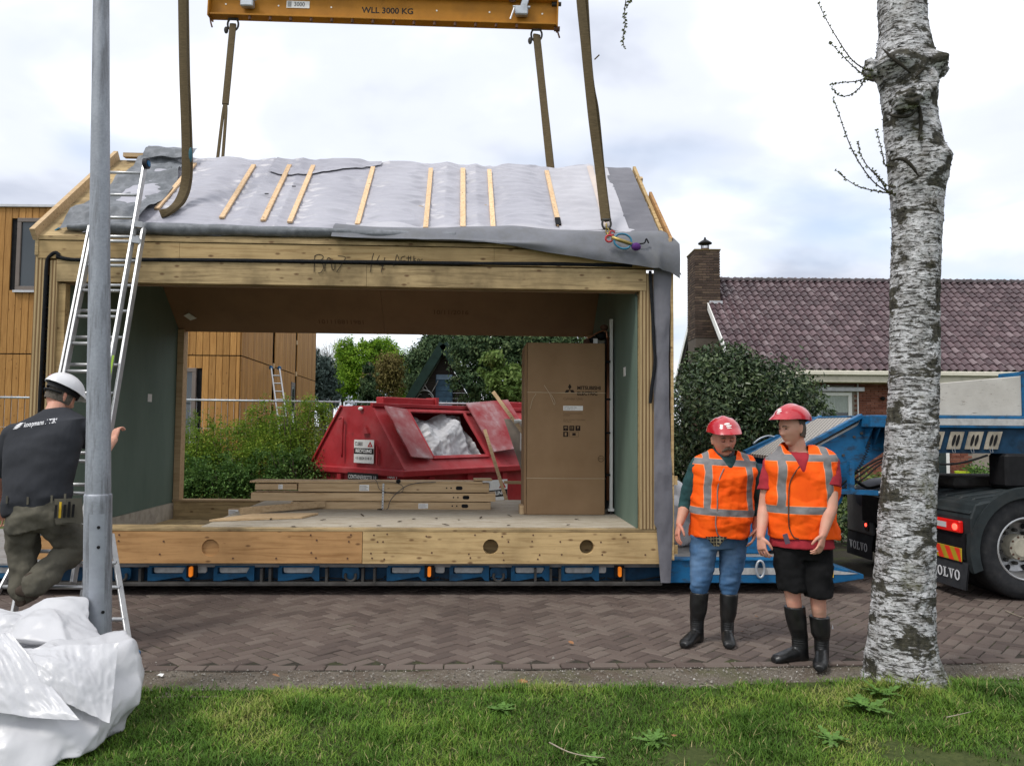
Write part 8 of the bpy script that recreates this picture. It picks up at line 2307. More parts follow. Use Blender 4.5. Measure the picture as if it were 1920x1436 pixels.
	for i, tw_ in enumerate(tws):
		tw_ = [(tw_[0][0] + 16, tw_[0][1] + 3)] + tw_
		P = catmull([at(x, y, Yb - 0.05 - 0.06 * math.sin(i + j)) - T.location for j, (x, y) in enumerate(tw_)], 8)
		mb = MB(); mb.tube(P, [0.0048 * (1 - 0.7 * j / len(P)) + 0.0006 for j in range(len(P))], 5); t = mb.build('twig', tm, T, smooth=True)
		vs, fs, nn = [], [], 0
		rr2 = random.Random(i)
		for j in range(2, len(P), 1):
			for s in range(2):
				if rr2.random() < 0.28: continue
				p = P[j]; d = Vector((rr2.gauss(0, 1), rr2.gauss(0, 0.6), rr2.gauss(0.1, 0.8))).normalized(); l = rr2.uniform(0.010, 0.022)
				sd = d.cross(Vector((rr2.random(), rr2.random(), 0.3))).normalized() * l * 0.36
				vs += [p, p + d * l * 0.45 + sd, p + d * l, p + d * l * 0.45 - sd]; fs.append((nn, nn + 1, nn + 2, nn + 3)); nn += 4
		o_ = np_mesh('leaves', np.array([tuple(v) for v in vs]), np.array(fs), lm, t, attr={'rnd': np.random.default_rng(i).random(nn)}); o_['kind'] = 'stuff'
	# hanging twig of another branch at the top of the view
	A = at(1172, -60, 5.2)
	T2 = thing('hanging_twig', 'thin birch twig with small leaves hanging in the sky', 'twig', A)
	P = catmull([at(x, y, 5.2) - A for x, y in ((1172, -60), (1174, -10), (1171, 20), (1172, 45), (1168, 70), (1170, 90))], 8)
	mb = MB(); mb.tube(P, 0.0028, 5); mb.build('stem', tm, T2, smooth=True)
	P2 = catmull([at(x, y, 5.2) - A for x, y in ((1171, 20), (1180, 5), (1184, -15))], 6); mb = MB(); mb.tube(P2, 0.002, 5); mb.build('stem', tm, T2, smooth=True)
	vs, fs, nn = [], [], 0; rr2 = random.Random(77)
	for p in P + P2:
		for s in range(2):
			if rr2.random() < 0.4: continue
			d = Vector((rr2.gauss(0, 1), rr2.gauss(0, 0.6), rr2.gauss(-0.4, 0.6))).normalized(); l = rr2.uniform(0.012, 0.028); sd = d.cross(Vector((0.2, 1, 0.3))).normalized() * l * 0.3
			vs += [p, p + d * l * 0.45 + sd, p + d * l, p + d * l * 0.45 - sd]; fs.append((nn, nn + 1, nn + 2, nn + 3)); nn += 4
	np_mesh('leaves', np.array([tuple(v) for v in vs]), np.array(fs), lm, T2, attr={'rnd': np.random.default_rng(3).random(nn)})['kind'] = 'stuff'
build_birch()

# ------------------------------------------------------------------ ladder against the module
def build_ladder():
	fl, frr = Vector((-3.84, 6.15, 0)), Vector((-3.40, 6.15, 0))
	tr = at(277, 309, 8.0); tl = tr + Vector((-0.445, -0.02, 0))
	T = thing('ladder', 'two section aluminium ladder leaning on the module eave behind the lamp column', 'ladder', (fl + frr) / 2)
	o = T.location
	back = Vector((0, 0.92, -0.38)) * 0.055
	def sect(t0, t1, off, inset, name):
		L0, L1 = fl.lerp(tl, t0) - o + off, fl.lerp(tl, t1) - o + off
		R0, R1 = frr.lerp(tr, t0) - o + off, frr.lerp(tr, t1) - o + off
		dx = Vector((inset, 0, 0))
		for a, b in ((L0 + dx, L1 + dx), (R0 - dx, R1 - dx)):
			mb = MB(); mb.bar(a, b, 0.024, 0.062, (0, 1, 0.4)); mb.build(name, M['alu'], T, bevel=0.003)
		n = int((L1 - L0).length / 0.275)
		for k in range(n):
			t = (k + 0.6) / n
			mb = MB(); mb.cyl((L0 + dx).lerp(L1 + dx, t), (R0 - dx).lerp(R1 - dx, t), 0.0155, n=10); mb.build('rung', M['alu'], T, smooth=True)
	sect(0.0, 0.84, back, -0.040, 'outer_rail')
	sect(0.10, 1.0, Vector((0, 0, 0)), 0.028, 'inner_rail')
	for p in (tl, tr):
		q = p - o
		mb = MB(); mb.cyl(q + Vector((-0.02, -0.03, 0.0)), q + Vector((0.02, -0.03, 0.0)), 0.055, n=16); mb.build('wall_wheel', mat_basic('wheel_rubber', (0.02, 0.02, 0.025), 0.6), T, auto=40)
		mb = MB(); mb.cyl(q + Vector((0.018, -0.03, 0.0)), q + Vector((0.03, -0.03, 0.0)), 0.03, n=12); mb.build('wheel_hub', M['blue'], T)
	for s in (0.8, 0.84):
		q = frr.lerp(tr, s) - o
		mb = MB(); mb.bar(q + Vector((-0.03, -0.01, 0)), q + Vector((0.03, 0.03, 0)), 0.05, 0.06); mb.build('guide_clamp', M['alu'], T)
	gm = mat_basic('green_marking', (0.20, 0.32, 0.03), 0.6, bump=0)
	a, b = frr.lerp(tr, 0.36) - o + Vector((0.0, -0.035, 0)), frr.lerp(tr, 0.53) - o + Vector((0.0, -0.035, 0))
	mb = MB(); mb.bar(a, b, 0.02, 0.004, (0, 1, 0.4)); mb.build('green_marking', gm, T)
	# splayed base section standing on blue feet
	for (p0, p1) in (((60, 990), (-62, 1236)), ((209, 1000), (245, 1226))):
		A = at(p0[0], p0[1], 6.45) - o; Bq = at(p1[0], p1[1], 5.86) - o; Bq.z = 0.03
		mb = MB(); mb.bar(A, Bq, 0.018, 0.045, (0, 1, 0.5)); mb.build('base_rail', M['alu'], T, bevel=0.003)
		mb = MB(); mb.box(Bq.x - 0.035, Bq.x + 0.055, Bq.y - 0.05, Bq.y + 0.05, -0.0, 0.045); mb.build('rubber_foot', M['blue'], T, bevel=0.012)
	A0, A1 = at(60, 990, 6.45) - o, at(207, 990, 6.45) - o
	B0 = at(-62, 1236, 5.86) - o; B1 = at(245, 1226, 5.86) - o; B0.z = B1.z = 0.03
	for t in (0.05, 0.30, 0.50, 0.75):
		mb = MB(); mb.cyl(A0.lerp(B0, t), A1.lerp(B1, t), 0.016, n=10); mb.build('rung', M['alu'], T, smooth=True)
	mb = MB(); q = at(135, 912, 6.4) - o; mb.bar(q, q + Vector((-0.01, 0, -0.12)), 0.03, 0.01); mb.build('strap', M['blue'], T)
build_ladder()

# ------------------------------------------------------------------ heap of white film: a sheet settled over bundled film
def build_heap():
	T = thing('film_heap', 'big crumpled heap of white plastic film on the grass by the column', 'plastic film', (0, 0, 0))
	def hull(pts, seed, lam, amp, name, cuts, cut_amp=0.0):
		bm = bmesh.new()
		for p in pts: bm.verts.new(p)
		r = bmesh.ops.convex_hull(bm, input=bm.verts)
		bmesh.ops.delete(bm, geom=[v for v in bm.verts if not v.link_faces], context='VERTS')
		for _ in range(cuts): bmesh.ops.subdivide_edges(bm, edges=bm.edges[:], cuts=1, use_grid_fill=True)
		bmesh.ops.triangulate(bm, faces=bm.faces[:])
		f1, f2 = crumpler(seed, 7, lam, amp), crumpler(seed + 7, 6, (lam[0] * 0.5, lam[0]), amp * 0.3)
		c = sum((v.co for v in bm.verts), Vector()) / len(bm.verts)
		for v in bm.verts:
			d = (v.co - c).normalized()
			k = f1(v.co) + f2(v.co) - amp * 1.0 + 0.012 * abs(mnoise.noise(v.co * 6)) - 0.012 * abs(mnoise.noise(v.co * 11)) - 0.007 * abs(mnoise.noise(v.co * 21))
			v.co = v.co + d * k
			v.co.z = max(v.co.z, 0.004)
		for _ in range(2): bmesh.ops.smooth_vert(bm, verts=bm.verts[:], factor=0.5, use_axis_x=True, use_axis_y=True, use_axis_z=True)
		me = bpy.data.meshes.new(name); bm.to_mesh(me); bm.free(); me.shade_smooth()
		return link(name, me, T, M['tarp'])
	g = lambda px, py, Y: at(px, py, Y)
	gz = lambda px, py: atz(px, py, 0.01)
	low = [g(252, 1196, 4.55), g(205, 1178, 4.72), g(249, 1320, 4.42), gz(170, 1440), g(225, 1385, 4.25), gz(-60, 1470), g(-40, 1215, 4.45), g(60, 1215, 4.35), g(150, 1200, 4.40), g(-200, 1200, 4.5), gz(-260, 1470), Vector((-2.45, 4.85, 0.0)), Vector((-4.0, 5.0, 0.0)), g(150, 1190, 4.75), g(90, 1320, 4.02), g(-200, 1350, 4.05), Vector((-2.62, 4.25, 0.0))]
	hull(low, 3, (0.35, 0.9), 0.055, 'film_bundle', 5)
	up = [g(108, 1098, 4.80), g(60, 1112, 4.85), g(0, 1136, 4.85), g(150, 1124, 4.85), g(193, 1170, 4.74), g(178, 1195, 4.60), g(120, 1205, 4.42), g(20, 1200, 4.40), g(-80, 1160, 4.7), g(-220, 1175, 4.8), g(-100, 1230, 4.45), g(60, 1250, 4.6), g(160, 1240, 4.75), g(-220, 1260, 4.7)]
	hull(up, 8, (0.3, 0.8), 0.045, 'film_bundle', 5)
	# loose layers folded over the front
	def sheet(c4, seed, amp, name='film_fold'):
		f = crumpler(seed, 7, (0.28, 0.8), amp); mb = MB()
		A, B_, C_, D = [Vector(q) for q in c4]; n = (B_ - A).cross(D - A).normalized()
		if n.y > 0: n = -n
		mb.grid(lambda u, v: (A.lerp(B_, u)).lerp(D.lerp(C_, u), v) + n * (0.6 * f(Vector((u * 0.7, v * 0.7, 0))) - 0.016 * abs(mnoise.noise(Vector((u * 5 + seed, v * 3, 1)))) - 0.008 * abs(mnoise.noise(Vector((u * 12, v * 7 + seed, 1)))) + 0.05 * math.sin(u * 3.14) * math.sin(v * 3.14)), 60, 60)
		mb.build(name, M['tarp'], T, auto=40)
	sheet((g(-60, 1190, 4.20), g(20, 1186, 4.26), g(150, 1352, 3.98), g(-60, 1330, 3.96)), 4, 0.030)
	sheet((g(40, 1212, 4.24), g(222, 1204, 4.38), g(205, 1352, 4.12), g(90, 1300, 4.06)), 6, 0.017)
	# bag of film on the trailer deck, right of the module
	A = at(1280, 1000, 9.3); T2 = thing('film_bag', 'white plastic film bundle standing on the trailer deck beside the module', 'plastic film', (A.x, A.y, 0.352))
	mb = MB(); bf = crumpler(31, 12, (0.5, 1.6), 0.11)
	def bag(u, v):
		a = u * 2 * math.pi; th = v * math.pi * 0.96 + 0.06
		d = Vector((math.cos(a) * math.sin(th), math.sin(a) * math.sin(th), -math.cos(th)))
		r = 1 + bf(d)
		return (d.x * 0.40 * r + 0.05, d.y * 0.36 * r, max(0.0, 0.36 + d.z * 0.42 * r))
	mb.grid(bag, 110, 80); mb.build('film', M['tarp'], T2, auto=40)
build_heap()
# ------------------------------------------------------------------ people
from mathutils.bvhtree import BVHTree
def loft(mb, st, n=28, cap=True):
	"""Closed tube through stations (centre, half-width vector, half-depth vector, squareness)."""
	vs, fs = [], []
	m = len(st)
	for (c, ax, ay, e) in st:
		for k in range(n):
			a = 2 * math.pi * k / n; ca, sa = math.cos(a), math.sin(a)
			vs.append(Vector(c) + Vector(ax) * (math.copysign(abs(ca) ** e, ca)) + Vector(ay) * (math.copysign(abs(sa) ** e, sa)))
	for i in range(m - 1):
		for k in range(n): fs.append((i * n + k, i * n + (k + 1) % n, (i + 1) * n + (k + 1) % n, (i + 1) * n + k))
	if cap: fs += [tuple(range(n - 1, -1, -1)), tuple((m - 1) * n + k for k in range(n))]
	return mb.add(vs, fs)
def limb(mb, pts, rads, k=6, n=18):
	"""Smooth tapering limb through joints, with rounded ends."""
	P = catmull(pts, k); m = len(P)
	R = np.interp(np.linspace(0, len(rads) - 1, m), range(len(rads)), rads)
	mb.tube(P, [float(r) for r in R], n)
	mb.ball(P[0], R[0]); mb.ball(P[-1], R[-1])
def solid(mb, voxel, name, mat, parent, smooth=6, wrinkle=None, cut=None):
	"""One continuous surface from overlapping closed pieces."""
	me0 = mb.mesh('tmp'); bm = bmesh.new(); bm.from_mesh(me0); bmesh.ops.remove_doubles(bm, verts=bm.verts[:], dist=1e-5); bmesh.ops.recalc_face_normals(bm, faces=bm.faces[:]); bm.to_mesh(me0); bm.free()
	tmp = bpy.data.objects.new('tmp', me0); COL.objects.link(tmp)
	r = tmp.modifiers.new('r', 'REMESH'); r.mode = 'VOXEL'; r.voxel_size = voxel; r.adaptivity = 0.0
	if smooth:
		s = tmp.modifiers.new('s', 'SMOOTH'); s.factor = 0.5; s.iterations = smooth
	dg = bpy.context.evaluated_depsgraph_get()
	me = bpy.data.meshes.new_from_object(tmp.evaluated_get(dg)); bpy.data.objects.remove(tmp)
	me.name = name
	if wrinkle:
		nv = len(me.vertices); co = np.empty(nv * 3, np.float32); no = np.empty(nv * 3, np.float32)
		me.vertices.foreach_get('co', co); me.vertices.foreach_get('normal', no); co = co.reshape(-1, 3); no = no.reshape(-1, 3)
		d = np.array([wrinkle(Vector(c)) for c in co], np.float32)
		me.vertices.foreach_set('co', (co + no * d[:, None]).ravel())
	if cut:
		bm = bmesh.new(); bm.from_mesh(me)
		bmesh.ops.delete(bm, geom=[f for f in bm.faces if cut(f.calc_center_median(), f.normal)], context='FACES')
		bd = [v for v in bm.verts if any(e.is_boundary for e in v.link_edges)]
		for _ in range(10):
			new = {}
			for v in bd:
				nb = [e.other_vert(v).co for e in v.link_edges if e.is_boundary]
				if len(nb) == 2: new[v] = v.co * 0.4 + (nb[0] + nb[1]) * 0.3
			for v, c in new.items(): v.co = c
		bm.to_mesh(me); bm.free()
	me.shade_smooth(); me.update()
	me.materials.clear()
	return link(name, me, parent, mat)
def skin_mat(name, base, red):
	n = NT(name)
	a = n.noise(n.vec(1), 18, 4, 0.6); b = n.noise(n.vec(1, loc=(4, 4, 4)), 6, 4, 0.6)
	c = n.mix(n.ramp(b, [(0.4, 0.0), (0.7, 0.7)]), base, red)
	c = n.mix(n.ramp(a, [(0.45, 0.0), (0.8, 0.25)]), c, tuple(x * 0.6 for x in base))
	n.bump(n.noise(n.vec(1), 160, 3), 0.12, 0.002)
	return n.done(c, 0.5, sss=0.08)
def cloth_mat(name, col, var=0.15, sc=7, fine=260, rough=0.9, bump=0.25, worn=None):
	n = NT(name)
	a = n.noise(n.vec(1), sc, 5, 0.6)
	c = n.ramp(a, [(0.3, tuple(x * (1 - var) for x in col)), (0.7, tuple(min(1, x * (1 + var)) for x in col))])
	if worn:
		b = n.noise(n.vec(1, loc=(3, 7, 1)), worn[2], 5, 0.65)
		c = n.mix(n.ramp(b, [(0.45, 0.0), (0.72, worn[1])]), c, worn[0])
	n.bump(n.noise(n.vec(1), fine, 2, 0.5), bump, 0.0015)
	return n.done(c, rough)
def vest_mat(name, zb, zc, xv, xc=0.0, tilt=0.0):
	"""Orange mesh vest: reflective grey bands round the waist, over the chest and down from the shoulders."""
	n = NT(name)
	s = n.sep(n.vec(1, loc=(-xc, 0, 0)))
	x, z = s[0], s[2]
	if tilt: z = n.math('ADD', z, n.math('MULTIPLY', x, tilt))
	def band(v, c, h, e=0.0015): return n.math('MULTIPLY', n.math('LESS_THAN', n.math('ABSOLUTE', n.math('SUBTRACT', v, c)), h), 1.0)
	ax = n.math('ABSOLUTE', x)
	wob = n.math('MULTIPLY', n.math('SUBTRACT', n.noise(n.vec(1), 5, 2), 0.5), 0.03)
	ax2 = n.math('ADD', n.math('ADD', ax, wob), n.math('MULTIPLY', n.math('SUBTRACT', z, zb), 0.05))
	b1 = band(z, zb, 0.026); b2 = band(z, zc, 0.024)
	b3 = n.math('MULTIPLY', band(ax2, xv, 0.026), n.math('GREATER_THAN', z, zb))
	g = n.math('MAXIMUM', b1, n.math('MAXIMUM', b2, b3))
	e1 = n.math('MAXIMUM', band(z, zb, 0.030), n.math('MAXIMUM', band(z, zc, 0.028), n.math('MULTIPLY', band(ax2, xv, 0.030), n.math('GREATER_THAN', z, zb))))
	org = n.ramp(n.noise(n.vec(1), 9, 4), [(0.3, (0.83, 0.085, 0.004)), (0.7, (0.95, 0.12, 0.006))])
	c = n.mix(e1, org, (0.85, 0.26, 0.10)); c = n.mix(g, c, n.ramp(n.noise(n.vec(1), 12, 3), [(0.3, (0.15, 0.145, 0.15)), (0.7, (0.21, 0.205, 0.205))]))
	n.bump(n.noise(n.vec(1), 300, 2), 0.2, 0.0015)
	return n.done(c, 0.75)
def head_mesh(mb, M_, jaw=1.0, wide=1.0):
	"""Head in its own frame: x to the side, y forward, z up, chin at -0.115, crown at 0.125."""
	nu, nv = 56, 44
	def fn(u, v):
		a = 2 * math.pi * u; th = -math.pi / 2 + math.pi * v
		x, y, z = math.cos(th) * math.cos(a), math.cos(th) * math.sin(a), math.sin(th)
		X, Y, Z = 0.077 * wide * x, 0.098 * y, 0.122 * z
		low = max(0, -z - 0.05)
		X *= 1 - 0.36 * low * (0.9 if jaw > 1 else 1); Y = Y * (1 - 0.10 * low) + 0.034 * low * max(0, -y)
		if y > 1e-6:
			fl = max(0, y - 0.55); Y -= 0.020 * fl                                     # flatter face
			yk = min(1, y * 4); G = lambda cx, cz, wx, wz: yk * math.exp(-((X - cx) / wx) ** 2 - ((Z - cz) / wz) ** 2)
			Y += 0.012 * G(0, 0.006, 0.011, 0.022) + 0.024 * G(0, -0.026, 0.013, 0.016) + 0.009 * (G(0.013, -0.031, 0.008, 0.008) + G(-0.013, -0.031, 0.008, 0.008))
			Y += 0.006 * (G(0.032, 0.028, 0.022, 0.008) + G(-0.032, 0.028, 0.022, 0.008)) - 0.011 * (G(0.031, 0.008, 0.015, 0.011) + G(-0.031, 0.008, 0.015, 0.011))
			Y += 0.006 * (G(0.043, -0.022, 0.02, 0.018) + G(-0.043, -0.022, 0.02, 0.018)) + 0.012 * G(0, -0.103, 0.028, 0.016) - 0.005 * G(0, -0.078, 0.03, 0.006)
			Y += 0.006 * G(0, -0.056, 0.022, 0.005) + 0.006 * G(0, -0.068, 0.020, 0.005) - 0.006 * G(0, -0.062, 0.026, 0.003)
		return M_ @ Vector((X, Y, Z))
	mb.grid(fn, nu, nv)
	for s in (-1, 1):
		for k, (dy, dz, r) in enumerate(((-0.010, 0.012, 0.018), (-0.006, -0.006, 0.016), (-0.002, -0.022, 0.011))):
			c = M_ @ Vector((s * (0.080 * wide), dy, dz)); mb.ball(c, r * 0.62, r * 0.9, r * 1.15, 10, 8)
def hand(mb, W, d, pn, side, curl=0.5, s=1.0, spread=1.0):
	"""Palm, four unequal curled fingers and a thumb. d along the fingers, pn out of the palm, side towards the thumb."""
	W, d, pn = Vector(W), Vector(d).normalized(), Vector(pn); pn = (pn - d * pn.dot(d)).normalized(); t = d.cross(pn); t = t * (1 if t.dot(Vector(side)) > 0 else -1)
	loft(mb, [(W - d * 0.02 * s, t * 0.027 * s, pn * 0.019 * s, 1), (W + d * 0.02 * s, t * 0.033 * s, pn * 0.018 * s, 0.9), (W + d * 0.06 * s, t * 0.042 * s, pn * 0.016 * s, 0.8), (W + d * 0.092 * s, t * 0.042 * s, pn * 0.013 * s, 0.8)], 18)
	for k, (off, L) in enumerate(((0.031, 0.072), (0.0105, 0.082), (-0.0105, 0.076), (-0.031, 0.060))):
		p = W + d * 0.085 * s + t * off * s * spread * 1.08; dd = d + t * off * 4.5 * spread
		pts = [p]
		for j, f in enumerate((0.45, 0.32, 0.23)):
			ang = curl * (0.55 + 0.75 * j) + 0.06 * k * curl
			v = (dd.normalized() * math.cos(ang) + pn * math.sin(ang)); p = p + v * L * f * s * 1.05; pts.append(p)
		mb.tube(catmull(pts, 3), [0.0088 * s, 0.0087 * s, 0.0086 * s, 0.0084 * s, 0.0082 * s, 0.008 * s, 0.0078 * s, 0.0076 * s, 0.0074 * s, 0.0068 * s], 10); mb.ball(pts[-1], 0.0075 * s, None, None, 8, 6)
	p = W + d * 0.022 * s + t * 0.028 * s
	pts = [p, p + (t * 0.7 + d * 0.65 + pn * 0.25).normalized() * 0.035 * s]; pts.append(pts[-1] + (t * 0.25 + d * 0.85 + pn * 0.45).normalized() * 0.032 * s); pts.append(pts[-1] + (t * -0.05 + d * 0.85 + pn * 0.5).normalized() * 0.024 * s)
	mb.tube(catmull(pts, 3), [0.0135 * s, 0.013 * s, 0.0125 * s, 0.012 * s, 0.0115 * s, 0.011 * s, 0.0105 * s, 0.010 * s, 0.0095 * s, 0.0085 * s], 10); mb.ball(pts[-1], 0.009 * s, None, None, 8, 6)
def helmet(parent, M_, mat, tiltx=0.0, emblem=None, inner=None):
	Mh = M_ @ Matrix.Translation((0, -0.004, 0.062)) @ Matrix.Rotation(tiltx, 4, 'X')
	mb = MB(); nu, nv = 48, 20
	def dome(u, v, g=0.0):
		a = 2 * math.pi * u; th = math.pi / 2 * v
		x, y = math.cos(th) * math.cos(a), math.cos(th) * math.sin(a)
		fl = 1 + 0.07 * (1 - v) ** 3
		ridge = 0.007 * math.exp(-(x * 0.108 / 0.022) ** 2) * math.sin(th) + 0.003 * math.exp(-((abs(x) * 0.108 - 0.055) / 0.010) ** 2) * math.sin(th)
		p = Vector(((0.113 + g) * x * fl, (0.130 + g) * y * fl, (0.106 + g) * math.sin(th) ** 0.9 + ridge))
		if v < 0.16 and y > 0.35:                      # peak over the brow
			k = (1 - v / 0.16) * min(1, (y - 0.35) / 0.35)
			p.y += 0.034 * k; p.z -= 0.010 * k
		return Mh @ p
	mb.grid(lambda u, v: dome(u, v), nu, nv)
	mb.grid(lambda u, v: dome(u, v, -0.006), nu, nv)
	mb.grid(lambda u, v: dome(u, 0, -0.006 * v), nu, 1)
	o = mb.build('helmet', mat, parent, smooth=True)
	mb = MB()
	for k in range(22):
		pass
	mb.grid(lambda u, v: Mh @ Vector((0.093 * math.cos(2 * math.pi * u), 0.112 * math.sin(2 * math.pi * u), 0.012 - (0.045 if inner else 0.016) * v)), 36, 2); mb.build('head_band', inner or M['black'], o, smooth=True)
	if emblem:
		tree_ = BVHTree.FromPolygons([v.co for v in o.data.vertices], [p.vertices for p in o.data.polygons])
		mb = MB()
		for j, (zc, w, h) in enumerate(((0.062, 0.020, 0.011), (0.048, 0.021, 0.010), (0.034, 0.018, 0.005))):
			pts = []
			for t in np.linspace(0, 2 * math.pi, 16, endpoint=False):
				q = Mh @ Vector((emblem[0] + w * math.cos(t) + (0.006 if j == 0 else -0.004), 0.30, zc + h * 0.6 * math.sin(t) + 0.12 * w * math.cos(t) * (-1 if j < 2 else 0)))
				dirn = (Mh.to_3x3() @ Vector((0, -1, 0)))
				hit = tree_.ray_cast(q, dirn)[0]
				pts.append((hit if hit else q) - dirn * 0.0012)
			cm_ = sum(pts, Vector()) / len(pts); hit = tree_.ray_cast(cm_ - dirn * 0.1, dirn)[0]; cm_ = (hit or cm_) - dirn * 0.0012
			mb.add(pts + [cm_], [(i, (i + 1) % len(pts), len(pts)) for i in range(len(pts))])
		mb.build('emblem', M['white'], o)['kind'] = 'stuff'
	return o
def boot(mb, top, ankle, toe, rt, ra, rib=True):
	"""Wellington: shaft, ankle, foot with heel."""
	top, ankle, toe = Vector(top), Vector(ankle), Vector(toe)
	f = Vector((toe.x - ankle.x, toe.y - ankle.y, 0)).normalized(); s = Vector((-f.y, f.x, 0)); up = Vector((0, 0, 1))
	mid = top.lerp(ankle, 0.55)
	loft(mb, [(top, s * rt, f * rt * 1.08, 1), (top.lerp(ankle, 0.3), s * rt * 0.98, f * rt * 1.06, 1), (mid, s * (rt * 0.85 + ra * 0.1), f * (rt * 0.95), 1), (ankle + up * 0.07, s * ra, f * ra * 1.15, 1), (ankle, s * ra * 0.98, f * ra * 1.2 , 1), (Vector((ankle.x, ankle.y, 0.03)) - f * 0.005, s * ra * 0.9, f * ra * 1.25, 1), (Vector((ankle.x, ankle.y, 0.004)) - f * 0.005, s * ra * 0.85, f * ra * 1.2, 1)], 24)
	a0 = Vector((ankle.x, ankle.y, 0)) - f * 0.045; L = (Vector((toe.x, toe.y, 0)) - a0).length
	st = []
	for t, w, z1 in ((0.0, 0.036, 0.085), (0.25, 0.042, 0.115), (0.5, 0.046, 0.094), (0.72, 0.052, 0.075), (0.9, 0.048, 0.064), (1.0, 0.030, 0.045)):
		st.append((a0 + f * (L * t) + up * (z1 / 2 + 0.002), s * w, up * (z1 / 2), 0.85))
	loft(mb, st, 22)
def boot_wr(top, ank):
	zt, za = top, ank
	def w(p):
		k = max(0, 1 - abs(p.z - (za + 0.055)) / 0.085)
		return 0.0026 * k * math.sin(p.z * 380) + 0.003 * mnoise.noise(p * 14)
	return w

SK1 = skin_mat('ruddy_skin', (0.52, 0.265, 0.185), (0.54, 0.165, 0.115))
SK2 = skin_mat('fair_skin', (0.55, 0.305, 0.22), (0.56, 0.225, 0.165))
RED_H = mat_basic('red_helmet_shell', (0.42, 0.012, 0.022), 0.22, var=0.06, scale=5, bump=0.0, coat=0.6)
WHT_H = mat_basic('white_helmet_shell', (0.62, 0.62, 0.64), 0.35, var=0.06, scale=5, bump=0.0, dirt=0.2, dirtcol=(0.35, 0.34, 0.33))
RUB = mat_basic('wellington_rubber', (0.007, 0.0075, 0.008), 0.40, var=0.3, scale=8, bump=0.08, dirt=0.35, dirtcol=(0.05, 0.045, 0.04))
DENIM = cloth_mat('blue_denim', (0.050, 0.115, 0.225), 0.2, 6, 320, 0.9, 0.3, ((0.15, 0.235, 0.36), 0.75, 3.2))
SHORTS = cloth_mat('black_work_cotton', (0.007, 0.007, 0.0075), 0.3, 8, 260, 0.92)
TEAL = cloth_mat('dark_teal_knit', (0.022, 0.060, 0.062), 0.2, 8, 240)
REDT = cloth_mat('red_jersey', (0.33, 0.028, 0.040), 0.15, 6, 280)
CHAR = cloth_mat('charcoal_jersey', (0.032, 0.034, 0.040), 0.15, 5, 280, worn=((0.044, 0.046, 0.052), 0.4, 3))
WORKT = cloth_mat('dusty_work_trousers', (0.095, 0.088, 0.068), 0.22, 5, 240, 0.95, 0.35, ((0.045, 0.046, 0.042), 0.7, 2.6))
HAIR = mat_basic('grey_hair', (0.10, 0.085, 0.07), 0.7, var=0.4, scale=60, bump=0.6, bscale=220, bdist=0.004)
STUB = mat_basic('brown_moustache', (0.115, 0.082, 0.058), 0.8, var=0.5, scale=90, bump=0.8, bscale=200, bdist=0.006)
BLK = mat_basic('eye_dark', (0.015, 0.012, 0.010), 0.3, bump=0)

def torso_st(pel, wai, che, sho, nek, R, Fw, g=0.0, w=(0.185, 0.185, 0.215, 0.195, 0.062), dp=(0.125, 0.125, 0.135, 0.105, 0.060), top=True):
	"""Stations from the hips to the neck; g grows it into clothing."""
	R, Fw = Vector(R), Vector(Fw)
	c = [pel + Vector((0, 0, -0.09)), pel, wai, wai.lerp(che, 0.5), che, che.lerp(sho, 0.55), sho, sho.lerp(nek, 0.6), nek]
	ww = [w[0] * 0.93, w[0], w[1], (w[1] + w[2]) / 2 * 1.01, w[2], w[2] * 0.98, w[3], w[3] * 0.56, w[4]]
	dd = [dp[0] * 0.9, dp[0], dp[1], (dp[1] + dp[2]) / 2, dp[2], dp[2] * 0.96, dp[3], dp[3] * 0.75, dp[4]]
	e = [0.85, 0.82, 0.85, 0.82, 0.80, 0.80, 0.82, 0.95, 1.0]
	st = [(cc, R * (a + g), Fw * (b + g), ee) for cc, a, b, ee in zip(c, ww, dd, e)]
	return st if top else st[:-1]
def V3(t, root): return t - root

